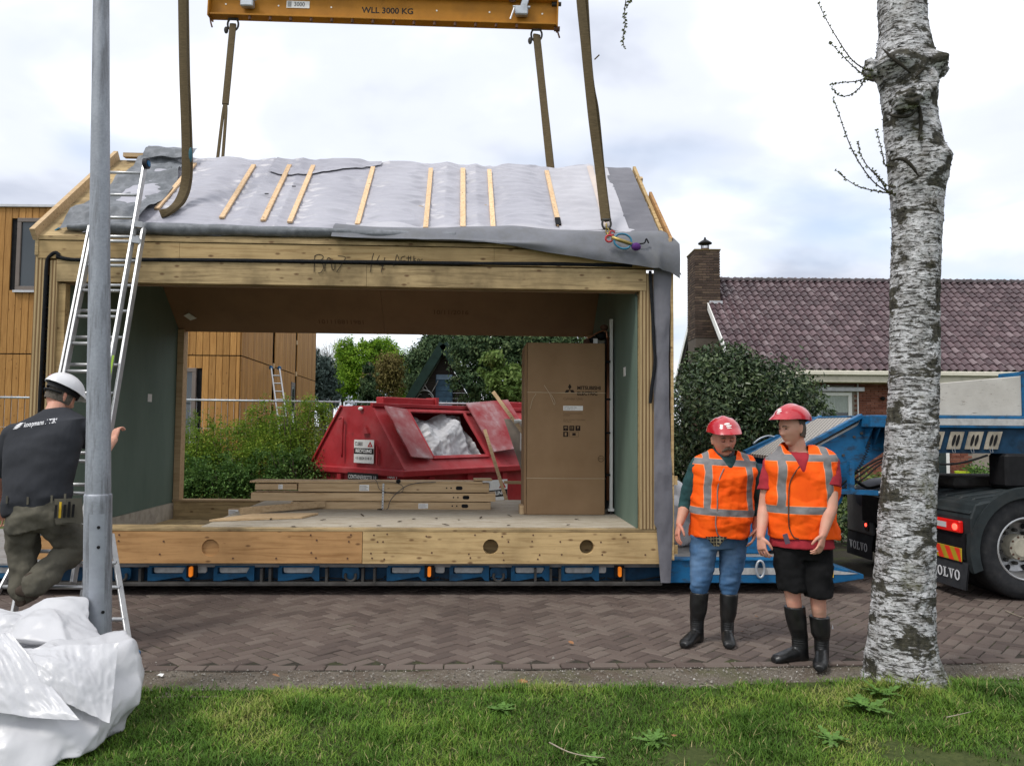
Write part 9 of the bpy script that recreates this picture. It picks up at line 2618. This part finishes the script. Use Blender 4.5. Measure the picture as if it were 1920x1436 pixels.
def standing(label, Y, root_px, J, spec):
	root = atz(root_px[0], root_px[1], 0.0)
	T = thing('person', label, 'person', root, 0, spec.get('group'))
	def P(k):
		v = J[k]; return at(v[0], v[1], root.y + (v[2] if len(v) > 2 else 0)) - root
	j = {k: P(k) for k in J}
	for k in ('ankL', 'ankR'): j[k].z = max(0.10, min(0.16, j[k].z))
	for k in ('toeL', 'toeR'): j[k].z = 0.03
	R, Fw = Vector(spec['right']).normalized(), Vector(spec['fwd']).normalized()
	hf = Vector(spec['hfwd']).normalized(); hu = Vector(spec['hup']); hr = hf.cross(hu).normalized(); hu = hr.cross(hf).normalized()
	Mh = Matrix((hr, hf, hu)).transposed().to_4x4() @ Matrix.Scale(spec.get('hs', 1.1), 4); Mh.translation = j['head']
	w, dp = spec['w'], spec['dp']
	# body
	mb = MB()
	loft(mb, torso_st(j['pel'], j['wai'], j['che'], j['sho'], j['nek'], R, Fw, -0.012, w, dp))
	limb(mb, [j['nek'] + Vector((0, 0, -0.05)), j['nek'].lerp(j['head'], 0.45), j['head'] + hu * -0.05 - hf * 0.012], [0.066, 0.060, 0.058])
	head_mesh(mb, Mh, spec.get('jaw', 1), spec.get('hw', 1.0))
	for s in 'LR':
		limb(mb, [j['sh' + s], j['sh' + s].lerp(j['el' + s], 0.5), j['el' + s], j['el' + s].lerp(j['wr' + s], 0.35), j['wr' + s]], [0.058, 0.055, 0.046, 0.046, 0.029])
		hd = (j['ht' + s] - j['wr' + s]).normalized()
		hand(mb, j['wr' + s], hd, spec['palm' + s], spec['thumb' + s], spec.get('curl', 0.55), 1.02)
		limb(mb, [j['hip' + s], j['kne' + s], j['kne' + s].lerp(j['ank' + s], 0.35), j['ank' + s]], [0.085, 0.056, 0.048, 0.026])
	solid(mb, 0.0052, 'body', spec['skin'], T, 3)
	# boots
	for s in 'LR':
		mb = MB(); bt = j['kne' + s].lerp(j['ank' + s], spec['boot' + s]); boot(mb, bt, j['ank' + s], j['toe' + s], 0.072, 0.053)
		b = solid(mb, 0.006, 'boot', RUB, T, 4, boot_wr(bt.z, j['ank' + s].z))
	return T, root, j, R, Fw, Mh, hf, hu, hr

def build_man_jeans():
	J = dict(pel=(1349, 1003), wai=(1350, 968), che=(1355, 905), sho=(1357, 864), nek=(1357, 849), head=(1357, 825, -0.05), hipL=(1322, 1012), hipR=(1376, 1012), kneL=(1313, 1090, -0.03), kneR=(1368, 1092, -0.02), ankL=(1307, 1178), ankR=(1364, 1182),
			toeL=(1281, 1206, -0.20), toeR=(1368, 1214, -0.22), shL=(1309, 874), shR=(1406, 877), elL=(1286, 942, 0.04), elR=(1423, 940, 0.03), wrL=(1274, 982, -0.04), wrR=(1417, 990, -0.05), htL=(1268, 1012, -0.08), htR=(1410, 1025, -0.10))
	sp = dict(right=(1, 0.06, 0), fwd=(0.06, -1, 0), hfwd=(0.05, -0.98, -0.13), hup=(-0.03, -0.13, 0.98), hs=1.12, w=(0.192, 0.20, 0.225, 0.205, 0.064), dp=(0.145, 0.16, 0.150, 0.11, 0.062), skin=SK1, bootL=0.22, bootR=0.22,
			palmL=(1, 0.2, 0), thumbL=(0.2, -1, 0), palmR=(-1, 0.2, 0), thumbR=(-0.2, -1, 0), curl=0.42, hw=1.04, jaw=1.2)
	T, root, j, R, Fw, Mh, hf, hu, hr = standing('man in orange vest, blue jeans and red helmet looking down with a moustache', 6.37, (1337, 1203), J, sp)
	w, dp = sp['w'], sp['dp']
	# jeans
	mb = MB()
	loft(mb, [(j['pel'] + Vector((0, 0, -0.10)), R * 0.185, Fw * 0.135, 0.85), (j['pel'] + Vector((0, 0, -0.02)), R * 0.198, Fw * 0.150, 0.85), (j['pel'] + Vector((0, 0, 0.10)), R * 0.200, Fw * 0.155, 0.85)])
	for s in 'LR':
		b = j['kne' + s].lerp(j['ank' + s], 0.26)
		limb(mb, [j['hip' + s] + Vector((0, 0, 0.02)), j['hip' + s].lerp(j['kne' + s], 0.5), j['kne' + s], b], [0.114, 0.102, 0.082, 0.064], n=22)
	jc = crumpler(9, 8, (0.07, 0.22), 0.0042, (1, 0.8, 1))
	def wr(p):
		k = 0.4 + 0.6 * math.exp(-((p.z - 0.46) / 0.10) ** 2) + 0.4 * math.exp(-((p.z - 0.80) / 0.07) ** 2)
		return jc(p) * k + 0.011 * k * mnoise.noise(Vector((p.x * 5, p.y * 5, p.z * 17))) + 0.006 * mnoise.noise(Vector((p.x * 11, p.y * 11, p.z * 34)))
	solid(mb, 0.008, 'jeans', DENIM, T, 5, wr)
	# jumper with pushed-up sleeves
	mb = MB(); loft(mb, torso_st(j['pel'] + Vector((0, 0, 0.10)), j['wai'], j['che'], j['sho'], j['nek'] + Vector((0, 0, -0.01)), R, Fw, 0.006, w, dp))
	for s in 'LR':
		cuff = j['el' + s].lerp(j['wr' + s], 0.22 if s == 'L' else 0.45)
		limb(mb, [j['sh' + s], j['sh' + s].lerp(j['el' + s], 0.5), j['el' + s], cuff], [0.074, 0.072, 0.060, 0.053], n=20)
	def wr2(p): return 0.009 * mnoise.noise(Vector((p.x * 7, p.y * 7, p.z * 20))) + 0.004 * mnoise.noise(p * 34)
	solid(mb, 0.008, 'jumper', TEAL, T, 5, wr2)
	mb = MB()      # dark collar
	mb.tube([j['nek'] + R * (0.072 * math.cos(a)) + Fw * (0.074 * math.sin(a)) + Vector((0, 0, 0.022 - 0.045 * max(0, math.sin(a)))) for a in np.linspace(0, 2 * math.pi, 26, endpoint=False)], 0.014, 8, closed=True); mb.build('collar', mat_basic('dark_collar', (0.05, 0.048, 0.055), 0.9), T, smooth=True)
	# checked shirt tail under the vest
	n = NT('checked_cotton'); s_ = n.sep(n.vec(1)); a = n.math('GREATER_THAN', n.math('SINE', n.math('MULTIPLY', s_[0], 260)), 0.55); b = n.math('GREATER_THAN', n.math('SINE', n.math('MULTIPLY', s_[2], 240)), 0.55)
	chk = n.done(n.mix(n.math('MAXIMUM', a, b), (0.012, 0.013, 0.016), (0.16, 0.14, 0.09)), 0.9)
	q = at(1343, 1013, root.y - 0.205) - root
	mb = MB(); mb.grid(lambda u, v: q + Vector(((u - 0.5) * (0.17 - 0.13 * v), -0.012 * math.sin(u * 9), 0.03 - 0.075 * v)), 12, 6); mb.build('shirt_tail', chk, T, smooth=True)
	# vest
	zb, zc, zh = (at(1350, 957, root.y) - root).z, (at(1350, 866, root.y) - root).z, (at(1350, 1004, root.y) - root).z
	mb = MB()
	st = torso_st(j['pel'], j['wai'], j['che'], j['sho'], j['nek'] + Vector((0, 0, -0.012)), R, Fw, 0.032, w, (0.155, 0.165, 0.155, 0.115, 0.062))
	st = [(Vector((c.x, c.y, max(c.z, zh))), a, b, e) for c, a, b, e in st[1:]]
	st[0] = (Vector((j['wai'].x, j['wai'].y, zh)), R * 0.232, Fw * 0.190, 0.84); st[1] = (j['wai'], R * 0.236, Fw * 0.195, 0.84)
	loft(mb, st)
	for s in 'LR': limb(mb, [j['sh' + s].lerp(j['nek'], 0.10) + Vector((0, 0, 0.004)), j['sh' + s].lerp(j['nek'], 0.55) + Vector((0, 0, 0.012))], [0.078, 0.066])
	x0 = j['nek'].x
	cr = crumpler(5, 11, (0.07, 0.30), 0.0085, (1, 0.3, 1))
	def wr3(p): return max(-0.005, wr3a(p)) + 0.004
	def wr3a(p): return cr(p) + 0.010 * mnoise.noise(Vector((p.x * 5, p.y * 5, p.z * 9))) + 0.008 * abs(mnoise.noise(Vector((p.x * 9 + 3, p.y * 6, p.z * 16)))) + 0.005 * math.sin(p.x * 22 + 3 * mnoise.noise(p * 4)) * max(0, min(1, (1.15 - p.z) / 0.3))
	zV = (at(1350, 873, root.y) - root).z
	def cut(c, nrm):
		if nrm.z < -0.75 and c.z < zh + 0.03: return True
		k = c.z - (zV - 0.012)
		return nrm.dot(Fw) > -0.15 and k > 0 and abs(c.x - x0 - 0.01) < 0.012 + k * 0.62
	v = solid(mb, 0.0065, 'vest', vest_mat('orange_vest_left_man', zb, zc, 0.178, x0 - 0.004, 0.05), T, 6, wr3, cut)
	tree_ = BVHTree.FromPolygons([p.co for p in v.data.vertices], [p.vertices for p in v.data.polygons])
	pts = []
	for px, py in ((1347, 876), (1338, 892), (1334, 915), (1333, 945), (1330, 970), (1331, 985), (1336, 998), (1350, 1003), (1370, 1007)):
		q = at(px, py, root.y) - root; h = tree_.ray_cast(q + Vector((0, -1, 0)), Vector((0, 1, 0)))[0]
		if h: pts.append(h + Vector((0, -0.003, 0)))
	mb = MB(); mb.tube(catmull(pts, 5), 0.005, 6); mb.build('piping', mat_basic('grey_piping', (0.22, 0.17, 0.16), 0.8, bump=0), v, smooth=True)
	# face: moustache, brows, lowered lids
	for s in (-1, 1):
		mb = MB(); mb.tube(catmull([Mh @ Vector(q) for q in ((0.002 * s, 0.108, -0.046), (s * 0.016, 0.109, -0.049), (s * 0.031, 0.100, -0.058), (s * 0.040, 0.090, -0.070))], 4), [0.012, 0.0135, 0.014, 0.014, 0.013, 0.013, 0.012, 0.0115, 0.011, 0.010, 0.008, 0.006, 0.004], 9); mb.build('moustache', STUB, T, smooth=True)
		mb = MB(); mb.tube(catmull([Mh @ Vector(q) for q in ((s * 0.014, 0.097, 0.026), (s * 0.030, 0.096, 0.031), (s * 0.046, 0.085, 0.026))], 4), [0.003, 0.004, 0.004, 0.0045, 0.0045, 0.004, 0.004, 0.003, 0.002], 6); mb.build('eyebrow', HAIR, T, smooth=True)
		mb = MB(); mb.tube(catmull([Mh @ Vector(q) for q in ((s * 0.019, 0.0895, 0.004), (s * 0.031, 0.0915, 0.0015), (s * 0.043, 0.084, 0.004))], 4), 0.0022, 5); mb.build('eye', BLK, T, smooth=True)
		mb = MB(); mb.ball(Mh @ Vector((s * 0.031, 0.0835, 0.010)), 0.013, 0.010, 0.009, 10, 8); mb.build('eyelid', SK1, T, smooth=True)
	helmet(T, Mh, RED_H, 0.06, (0.004,))
	return T
build_man_jeans()

def build_man_shorts():
	J = dict(pel=(1503, 1018), wai=(1503, 982), che=(1503, 910), sho=(1501, 858), nek=(1498, 843), head=(1485, 804, -0.03), hipL=(1476, 1030), hipR=(1530, 1030), kneL=(1487, 1118, -0.04), kneR=(1534, 1124, -0.06), ankL=(1500, 1212, 0.02), ankR=(1541, 1226, -0.02),
			toeL=(1450, 1232, -0.06), toeR=(1537, 1258, -0.26), shL=(1448, 872, 0.05), shR=(1555, 868, -0.07), elL=(1434, 948, 0.05), elR=(1558, 948, -0.17), wrL=(1426, 1006, -0.07), wrR=(1543, 1002, -0.24), htL=(1430, 1040, -0.10), htR=(1536, 1040, -0.28))
	sp = dict(right=(1, -0.22, 0), fwd=(-0.22, -1, 0), hfwd=(-0.90, -0.42, -0.10), hup=(-0.10, -0.02, 1), hs=1.08, w=(0.185, 0.19, 0.225, 0.215, 0.066), dp=(0.135, 0.145, 0.150, 0.115, 0.064), skin=SK2, bootL=0.19, bootR=0.33,
			palmL=(0.9, 0.5, 0), thumbL=(0.3, -1, 0), palmR=(-0.7, 0.7, 0), thumbR=(-0.9, -0.3, 0), curl=0.6, hw=1.0)
	T, root, j, R, Fw, Mh, hf, hu, hr = standing('man in orange vest, black shorts and red helmet with head turned aside', 5.95, (1512, 1240), J, sp)
	w, dp = sp['w'], sp['dp']
	# shorts
	mb = MB()
	loft(mb, [(j['pel'] + Vector((0, 0, -0.11)), R * 0.185, Fw * 0.135, 0.85), (j['pel'], R * 0.196, Fw * 0.150, 0.85), (j['pel'] + Vector((0, 0, 0.10)), R * 0.195, Fw * 0.150, 0.85)])
	for s, k in (('L', 0.86), ('R', 0.93)):
		e = j['hip' + s].lerp(j['kne' + s], k)
		st = []
		for t, r in ((0.0, 0.108), (0.4, 0.112), (0.8, 0.106), (1.0, 0.103)):
			st.append(((j['hip' + s] + Vector((0, 0, 0.03))).lerp(e, t), R * r, Fw * r * 1.08, 0.95))
		loft(mb, st, 24)
	q = at(1546, 1075, root.y - 0.02) - root
	mb.box(q.x - 0.015, q.x + 0.035, q.y - 0.09, q.y + 0.08, q.z - 0.10, q.z + 0.07)
	hc = crumpler(29, 7, (0.08, 0.2), 0.005)
	def wr(p): return hc(p) + 0.010 * mnoise.noise(Vector((p.x * 6, p.y * 6, p.z * 10))) + 0.006 * mnoise.noise(p * 22)
	so = solid(mb, 0.008, 'shorts', SHORTS, T, 4, wr)
	# tee shirt
	mb = MB(); st = torso_st(j['pel'] + Vector((0, 0, 0.03)), j['wai'], j['che'], j['sho'], j['nek'] + Vector((0, 0, -0.015)), R, Fw, 0.014, w, dp); zh0 = (at(1505, 1024, root.y) - root).z
	st[0] = (Vector((j['pel'].x, j['pel'].y, zh0)), R * 0.230, Fw * 0.180, 0.85); st[1] = (Vector((j['pel'].x, j['pel'].y, zh0 + 0.05)), R * 0.226, Fw * 0.178, 0.85); loft(mb, st)
	for s in 'LR':
		e = j['sh' + s].lerp(j['el' + s], 0.60)
		d = (e - j['sh' + s]).normalized(); sd = R; f2 = d.cross(sd).normalized()
		loft(mb, [(j['sh' + s] + Vector((0, 0, 0.03)) - d * 0.0, sd * 0.060, f2 * 0.075, 1), (j['sh' + s].lerp(e, 0.5), sd * 0.078, f2 * 0.086, 1), (e, sd * 0.078, f2 * 0.088, 1)], 20)
		mb.ball(j['sh' + s] + Vector((0, 0, 0.005)), 0.074, 0.078, 0.066)
	def wr2(p): return 0.007 * mnoise.noise(Vector((p.x * 6, p.y * 6, p.z * 12))) + 0.004 * mnoise.noise(p * 26)
	solid(mb, 0.008, 'tee_shirt', REDT, T, 4, wr2)
	# vest
	zb, zc, zh = (at(1505, 952, root.y) - root).z, (at(1505, 857, root.y) - root).z, (at(1505, 1006, root.y) - root).z
	mb = MB()
	st = torso_st(j['pel'], j['wai'], j['che'], j['sho'], j['nek'] + Vector((0, 0, -0.012)), R, Fw, 0.034, w, (0.15, 0.155, 0.155, 0.118, 0.064))[1:]
	st[0] = (Vector((j['wai'].x + 0.004, j['wai'].y, zh)), R * 0.246, Fw * 0.188, 0.84); st[1] = (j['wai'], R * 0.240, Fw * 0.188, 0.84)
	loft(mb, st)
	for s in 'LR': limb(mb, [j['sh' + s].lerp(j['nek'], 0.12) + Vector((0, 0, 0.008)), j['sh' + s].lerp(j['nek'], 0.55) + Vector((0, 0, 0.016))], [0.074, 0.068])
	x0 = j['nek'].x - 0.035
	zV = (at(1500, 882, root.y) - root).z
	cr = crumpler(15, 11, (0.07, 0.30), 0.0080, (1, 0.3, 1))
	def wr3(p): return max(-0.005, wr3a(p)) + 0.004
	def wr3a(p): return cr(p) + 0.008 * mnoise.noise(Vector((p.x * 5, p.y * 5, p.z * 9 + 4))) + 0.008 * abs(mnoise.noise(Vector((p.x * 8 + 3, p.y * 6, p.z * 14 + 2)))) + 0.004 * math.sin(p.x * 26 + 3 * mnoise.noise(p * 4)) * max(0, min(1, (1.15 - p.z) / 0.3))
	def cut(c, nrm):
		if nrm.z < -0.75 and c.z < zh + 0.03: return True
		k = c.z - (zV - 0.005)
		return nrm.dot(Fw) > -0.2 and k > 0 and abs(c.x - x0) < 0.006 + k * 0.42
	v = solid(mb, 0.0065, 'vest', vest_mat('orange_vest_right_man', zb, zc, 0.170, j['nek'].x - 0.015), T, 6, wr3, cut)
	tree_ = BVHTree.FromPolygons([p.co for p in v.data.vertices], [p.vertices for p in v.data.polygons])
	pts = []
	for px, py in ((1483, 872), (1474, 885), (1467, 905), (1464, 935), (1464, 965), (1467, 985), (1473, 1000), (1482, 1004)):
		q = at(px, py, root.y) - root; h = tree_.ray_cast(q + Vector((0, -1, 0)), Vector((0, 1, 0)))[0]
		if h: pts.append(h + Vector((0, -0.003, 0)))
	mb = MB(); mb.tube(catmull(pts, 5), 0.005, 6); mb.build('zip', mat_basic('dark_zip', (0.12, 0.05, 0.03), 0.8, bump=0), v, smooth=True)
	q = at(1475, 1010, root.y - 0.20) - root
	mb = MB(); mb.bar(q + Vector((-0.012, 0, 0.035)), q + Vector((0.008, 0, -0.035)), 0.035, 0.006, (0, 1, 0)); mb.build('badge', mat_basic('badge_holder', (0.10, 0.07, 0.10), 0.4), T)
	mb = MB()
	mb.tube([j['pel'] + Vector((0, 0, 0.055)) + R * (0.207 * math.cos(a)) + Fw * (0.166 * math.sin(a)) for a in np.linspace(0, 2 * math.pi, 30, endpoint=False)], 0.013, 6, closed=True); mb.build('belt', M['black'], T, smooth=True)
	# face
	for s in (-1, 1):
		mb = MB(); mb.tube(catmull([Mh @ Vector(q) for q in ((s * 0.014, 0.098, 0.024), (s * 0.030, 0.096, 0.028), (s * 0.046, 0.085, 0.023))], 4), [0.003, 0.0035, 0.004, 0.004, 0.004, 0.0035, 0.003, 0.003, 0.002], 6); mb.build('eyebrow', HAIR, T, smooth=True)
		mb = MB(); mb.ball(Mh @ Vector((s * 0.031, 0.083, 0.008)), 0.008, 0.0075, 0.004, 10, 8); mb.build('eye', BLK, T, smooth=True)
	mb = MB()      # short grey hair round the back and sides
	def hairf(u, v):
		a = math.radians(178 + 184 * u); th = math.radians(-24 - 10 * math.sin(math.pi * u) + 60 * v)
		edge = 0.004 + 0.002 * mnoise.noise(Vector((u * 30, v * 9, 1)))
		return Mh @ Vector(((0.077 + edge) * math.cos(th) * math.cos(a), (0.098 + edge) * math.cos(th) * math.sin(a), (0.122 + edge) * math.sin(th)))
	mb.grid(hairf, 40, 16); mb.grid(lambda u, v: Mh @ (Mh.inverted() @ hairf(u, v) * 0.94), 40, 16); mb.build('hair', HAIR, T, smooth=True)
	helmet(T, Mh @ Matrix.Rotation(0.10, 4, 'X'), RED_H, 0.06, (0.0,))
	# white mark on the right boot
	q = at(1557, 1176, root.y - 0.02) - root
	mb = MB(); mb.prism([q + Vector((-0.006, -0.04, 0)), q + Vector((0.008, -0.035, 0)), q + Vector((0.002, -0.04, 0.03))], (0, 0.004, 0)); mb.build('boot_mark', M['whiteprint'], T)
	return T
build_man_shorts()

def build_climber():
	Y = 5.98
	root = Vector((at(80, 1090, Y).x, Y, 0))
	T = thing('person', 'worker in charcoal shirt and white helmet climbing the ladder behind the column', 'person', root)
	def p(px, py, dy=0.0): return at(px, py, Y + dy) - root
	R = Vector((0.96, 0.10, 0.16)).normalized(); Fw = Vector((-0.08, 1, 0.0)).normalized()
	j = dict(pel=p(70, 962), wai=p(71, 918, 0.02), che=p(82, 848, 0.07), sho=p(92, 793, 0.11), nek=p(102, 768, 0.15), head=p(114, 745, 0.22))
	j['shL'], j['shR'] = p(30, 815, 0.06), p(150, 802, 0.16)
	j['elL'], j['wrL'], j['htL'] = p(-6, 905, 0.15), p(0, 955, 0.38), p(10, 975, 0.46)
	j['elR'], j['wrR'], j['htR'] = p(190, 850, 0.46), p(214, 824, 0.74), p(221, 792, 0.82)
	hipL, hipR = p(44, 975), p(100, 972)
	knL, ankL = p(44, 1038, 0.06), p(44, 1115, 0.02)
	knR, ankR = p(140, 1022, 0.20), p(58, 1102, -0.10)
	hf = Vector((0.55, 0.72, -0.42)).normalized(); hu = Vector((0.25, 0.30, 0.9)); hr = hf.cross(hu).normalized(); hu = hr.cross(hf).normalized()
	Mh = Matrix((hr, hf, hu)).transposed().to_4x4() @ Matrix.Scale(1.12, 4); Mh.translation = j['head']
	w, dp = (0.213, 0.213, 0.255, 0.245, 0.072), (0.15, 0.155, 0.16, 0.13, 0.07)
	mb = MB()
	loft(mb, torso_st(j['pel'], j['wai'], j['che'], j['sho'], j['nek'], R, Fw, -0.012, w, dp))
	limb(mb, [j['nek'] - Vector((0, 0.02, 0.05)), j['nek'].lerp(j['head'], 0.5), j['head'] + hu * -0.045], [0.068, 0.062, 0.060])
	head_mesh(mb, Mh)
	for s in 'LR':
		limb(mb, [j['sh' + s], j['sh' + s].lerp(j['el' + s], 0.5), j['el' + s], j['el' + s].lerp(j['wr' + s], 0.35), j['wr' + s]], [0.060, 0.056, 0.048, 0.047, 0.031])
		hand(mb, j['wr' + s], j['ht' + s] - j['wr' + s], (0.35, 0.9, 0.1) if s == 'R' else (0, 0.3, -1), (-0.9, 0.2, 0.6), 0.95, 1.06)
	for h_, k_, a_ in ((hipL, knL, ankL), (hipR, knR, ankR)): limb(mb, [h_, k_, k_.lerp(a_, 0.35), a_], [0.088, 0.060, 0.060, 0.044])
	solid(mb, 0.0055, 'body', SK2, T, 3)
	mb = MB()
	loft(mb, [(j['pel'] + Vector((0, 0, -0.13)), R * 0.185, Fw * 0.150, 0.85), (j['pel'], R * 0.205, Fw * 0.165, 0.85), (j['pel'].lerp(j['wai'], 0.9), R * 0.196, Fw * 0.152, 0.85)])
	limb(mb, [hipL, hipL.lerp(knL, 0.5), knL, ankL + Vector((0, 0, 0.02))], [0.125, 0.118, 0.100, 0.088], n=22)
	limb(mb, [hipR, hipR.lerp(knR, 0.5), knR, knR.lerp(ankR, 0.5), ankR + Vector((0.02, 0, 0.01))], [0.125, 0.120, 0.104, 0.100, 0.086], n=22)
	tc_ = crumpler(19, 9, (0.07, 0.2), 0.007)
	def wr(q): return tc_(q) + 0.013 * mnoise.noise(Vector((q.x * 6 + q.z * 8, q.y * 5, q.z * 9 - q.x * 6))) + 0.007 * mnoise.noise(Vector((q.x * 16, q.y * 12, q.z * 18)))
	tr = solid(mb, 0.008, 'trousers', WORKT, T, 4, wr)
	# tool pocket with rule and pens on the hip
	q = p(120, 958, -0.13)
	mb = MB(); mb.grid(lambda u, v: q + Vector((-0.075 + 0.15 * u + 0.02 * v, -0.022 * math.sin(u * 3.1) - 0.02 * u * 0 + 0.10 * u, 0.09 - 0.19 * v)), 8, 8); mb.grid(lambda u, v: q + Vector((-0.06 + 0.11 * u + 0.02 * v, -0.034 - 0.016 * math.sin(u * 3.1) + 0.08 * u, 0.045 - 0.13 * v)), 8, 6); mb.build('tool_pocket', WORKT, T, smooth=True)
	for k in range(5):
		mb = MB(); a = q + Vector((-0.03 + 0.022 * k, -0.058 + 0.018 * k, 0.0)); mb.bar(a + Vector((0, 0, -0.045)), a + Vector((0.004, 0, 0.05 + 0.02 * (k % 2))), 0.015, 0.008, (0, 1, 0)); mb.build('pencil' if k == 1 else 'tool', mat_basic('yellow_rule', (0.55, 0.36, 0.03), 0.5, bump=0) if k == 1 else M['black'], T)
	for (px, py) in ((13, 936), (52, 938), (97, 935), (122, 932)):
		a = p(px, py, -0.155); mb = MB(); mb.bar(a + Vector((0, 0, 0.025)), a + Vector((0, 0, -0.03)), 0.014, 0.006, (0, 1, 0)); mb.build('belt_loop', WORKT, T)
	for ank, d in ((ankR, Vector((-0.62, 0.45, 0))), (ankL, Vector((-0.2, 0.9, 0)))):
		mb = MB(); d = d.normalized(); s = Vector((-d.y, d.x, 0)); up = Vector((0, 0, 1)); st = []
		a0 = ank - d * 0.07 + Vector((0, 0, -0.075))
		for t, w_, z1 in ((0.0, 0.036, 0.10), (0.2, 0.044, 0.125), (0.45, 0.047, 0.105), (0.72, 0.053, 0.080), (0.9, 0.048, 0.066), (1.0, 0.030, 0.045)): st.append((a0 + d * (0.29 * t) + up * (z1 / 2), s * w_, up * (z1 / 2), 0.85))
		loft(mb, st, 20); limb(mb, [ank + Vector((0, 0, 0.06)), ank + Vector((0, 0, -0.02))], [0.056, 0.054])
		solid(mb, 0.007, 'work_shoe', mat_basic('worn_leather', (0.045, 0.032, 0.024), 0.7, var=0.3, bump=0.3), T, 4)
	# shirt
	mb = MB()
	loft(mb, torso_st(j['pel'] + (j['wai'] - j['pel']) * 0.62, j['wai'], j['che'], j['sho'], j['nek'] + Vector((0, 0, -0.005)), R, Fw, 0.020, w, dp))
	for s in 'LR':
		e = j['sh' + s].lerp(j['el' + s], 0.82 if s == 'L' else 0.55); d = (e - j['sh' + s]).normalized(); sd = d.orthogonal().normalized(); f2 = d.cross(sd).normalized()
		loft(mb, [(j['sh' + s] - d * 0.02, sd * 0.075, f2 * 0.075, 1), (j['sh' + s].lerp(e, 0.5), sd * 0.084, f2 * 0.084, 1), (e, sd * 0.080, f2 * 0.080, 1)], 20); mb.ball(j['sh' + s], 0.084, 0.080, 0.074)
	sc_ = crumpler(23, 7, (0.15, 0.4), 0.006)
	def wr2(q): return sc_(q) + 0.010 * mnoise.noise(Vector((q.x * 4 - q.z * 3, q.y * 4, q.z * 6 + q.x * 3))) + 0.006 * mnoise.noise(Vector((q.x * 9, q.y * 9, q.z * 14)))
	sh = solid(mb, 0.008, 'shirt', CHAR, T, 5, wr2)
	mb = MB(); mb.tube([j['nek'] + R * (0.075 * math.cos(a)) + Fw * (0.072 * math.sin(a)) + Vector((0, 0, -0.004)) for a in np.linspace(0, 2 * math.pi, 24, endpoint=False)], 0.012, 7, closed=True); mb.build('collar', CHAR, T, smooth=True)
	tree_ = BVHTree.FromPolygons([v.co for v in sh.data.vertices], [v.vertices for v in sh.data.polygons])
	def wrap(o):
		for v in o.data.vertices:
			h = tree_.ray_cast(Vector((v.co.x, -2, v.co.z)), Vector((0, 1, 0)))[0]
			if h: v.co = (v.co.x, h.y - 0.0025, v.co.z)
		o.data.update()
	a, b = p(50, 797), p(104, 789)
	Mx = frame(a, (b - a), (0, 0, 1))
	wp = mat_basic('shirt_print', (0.62, 0.62, 0.64), 0.8, bump=0)
	o = text_mesh('koopmans / TBI', 0.050, wp, 'lettering', sh, 'LEFT', 0.0, Mx, bold=0.0012, sx=0.72); wrap(o)
	mb = MB(); c = p(40, 797)
	for k in range(3):
		mb.add([c + Vector((x, 0, z)) for x, z in ((-0.03 - 0.006 * k, -0.006 - 0.013 * k), (0.0 - 0.006 * k, 0.018 - 0.013 * k), (0.034 - 0.006 * k, 0.018 - 0.013 * k), (0.004 - 0.006 * k, -0.001 - 0.013 * k))], [(0, 1, 2, 3)])
	o = mb.build('emblem', wp, sh); o['kind'] = 'stuff'; wrap(o)
	mb = MB()
	def hairf(u, v):
		a_ = math.radians(150 + 240 * u); th = math.radians(-20 + 50 * v)
		return Mh @ Vector((0.0805 * math.cos(th) * math.cos(a_), 0.1015 * math.cos(th) * math.sin(a_), 0.125 * math.sin(th)))
	mb.grid(hairf, 36, 12); mb.build('hair', HAIR, T, smooth=True)
	h = helmet(T, Mh, WHT_H, -0.05, None, M['black'])
	c = Mh @ Vector((-0.03, -0.118, 0.115)); mb = MB(); mb.ball(c, 0.014, 0.008, 0.006, 8, 6); mb.build('helmet_badge', mat_basic('helmet_badge_red', (0.35, 0.02, 0.05), 0.5, bump=0), h)
	mb = MB(); mb.tube([Mh @ Vector((0.094 * math.cos(t), -0.115 * abs(math.sin(t)) + 0.0, 0.012)) for t in np.linspace(0.35, math.pi - 0.35, 14)], 0.010, 6); mb.build('ratchet', M['black'], h, smooth=True)
build_climber()
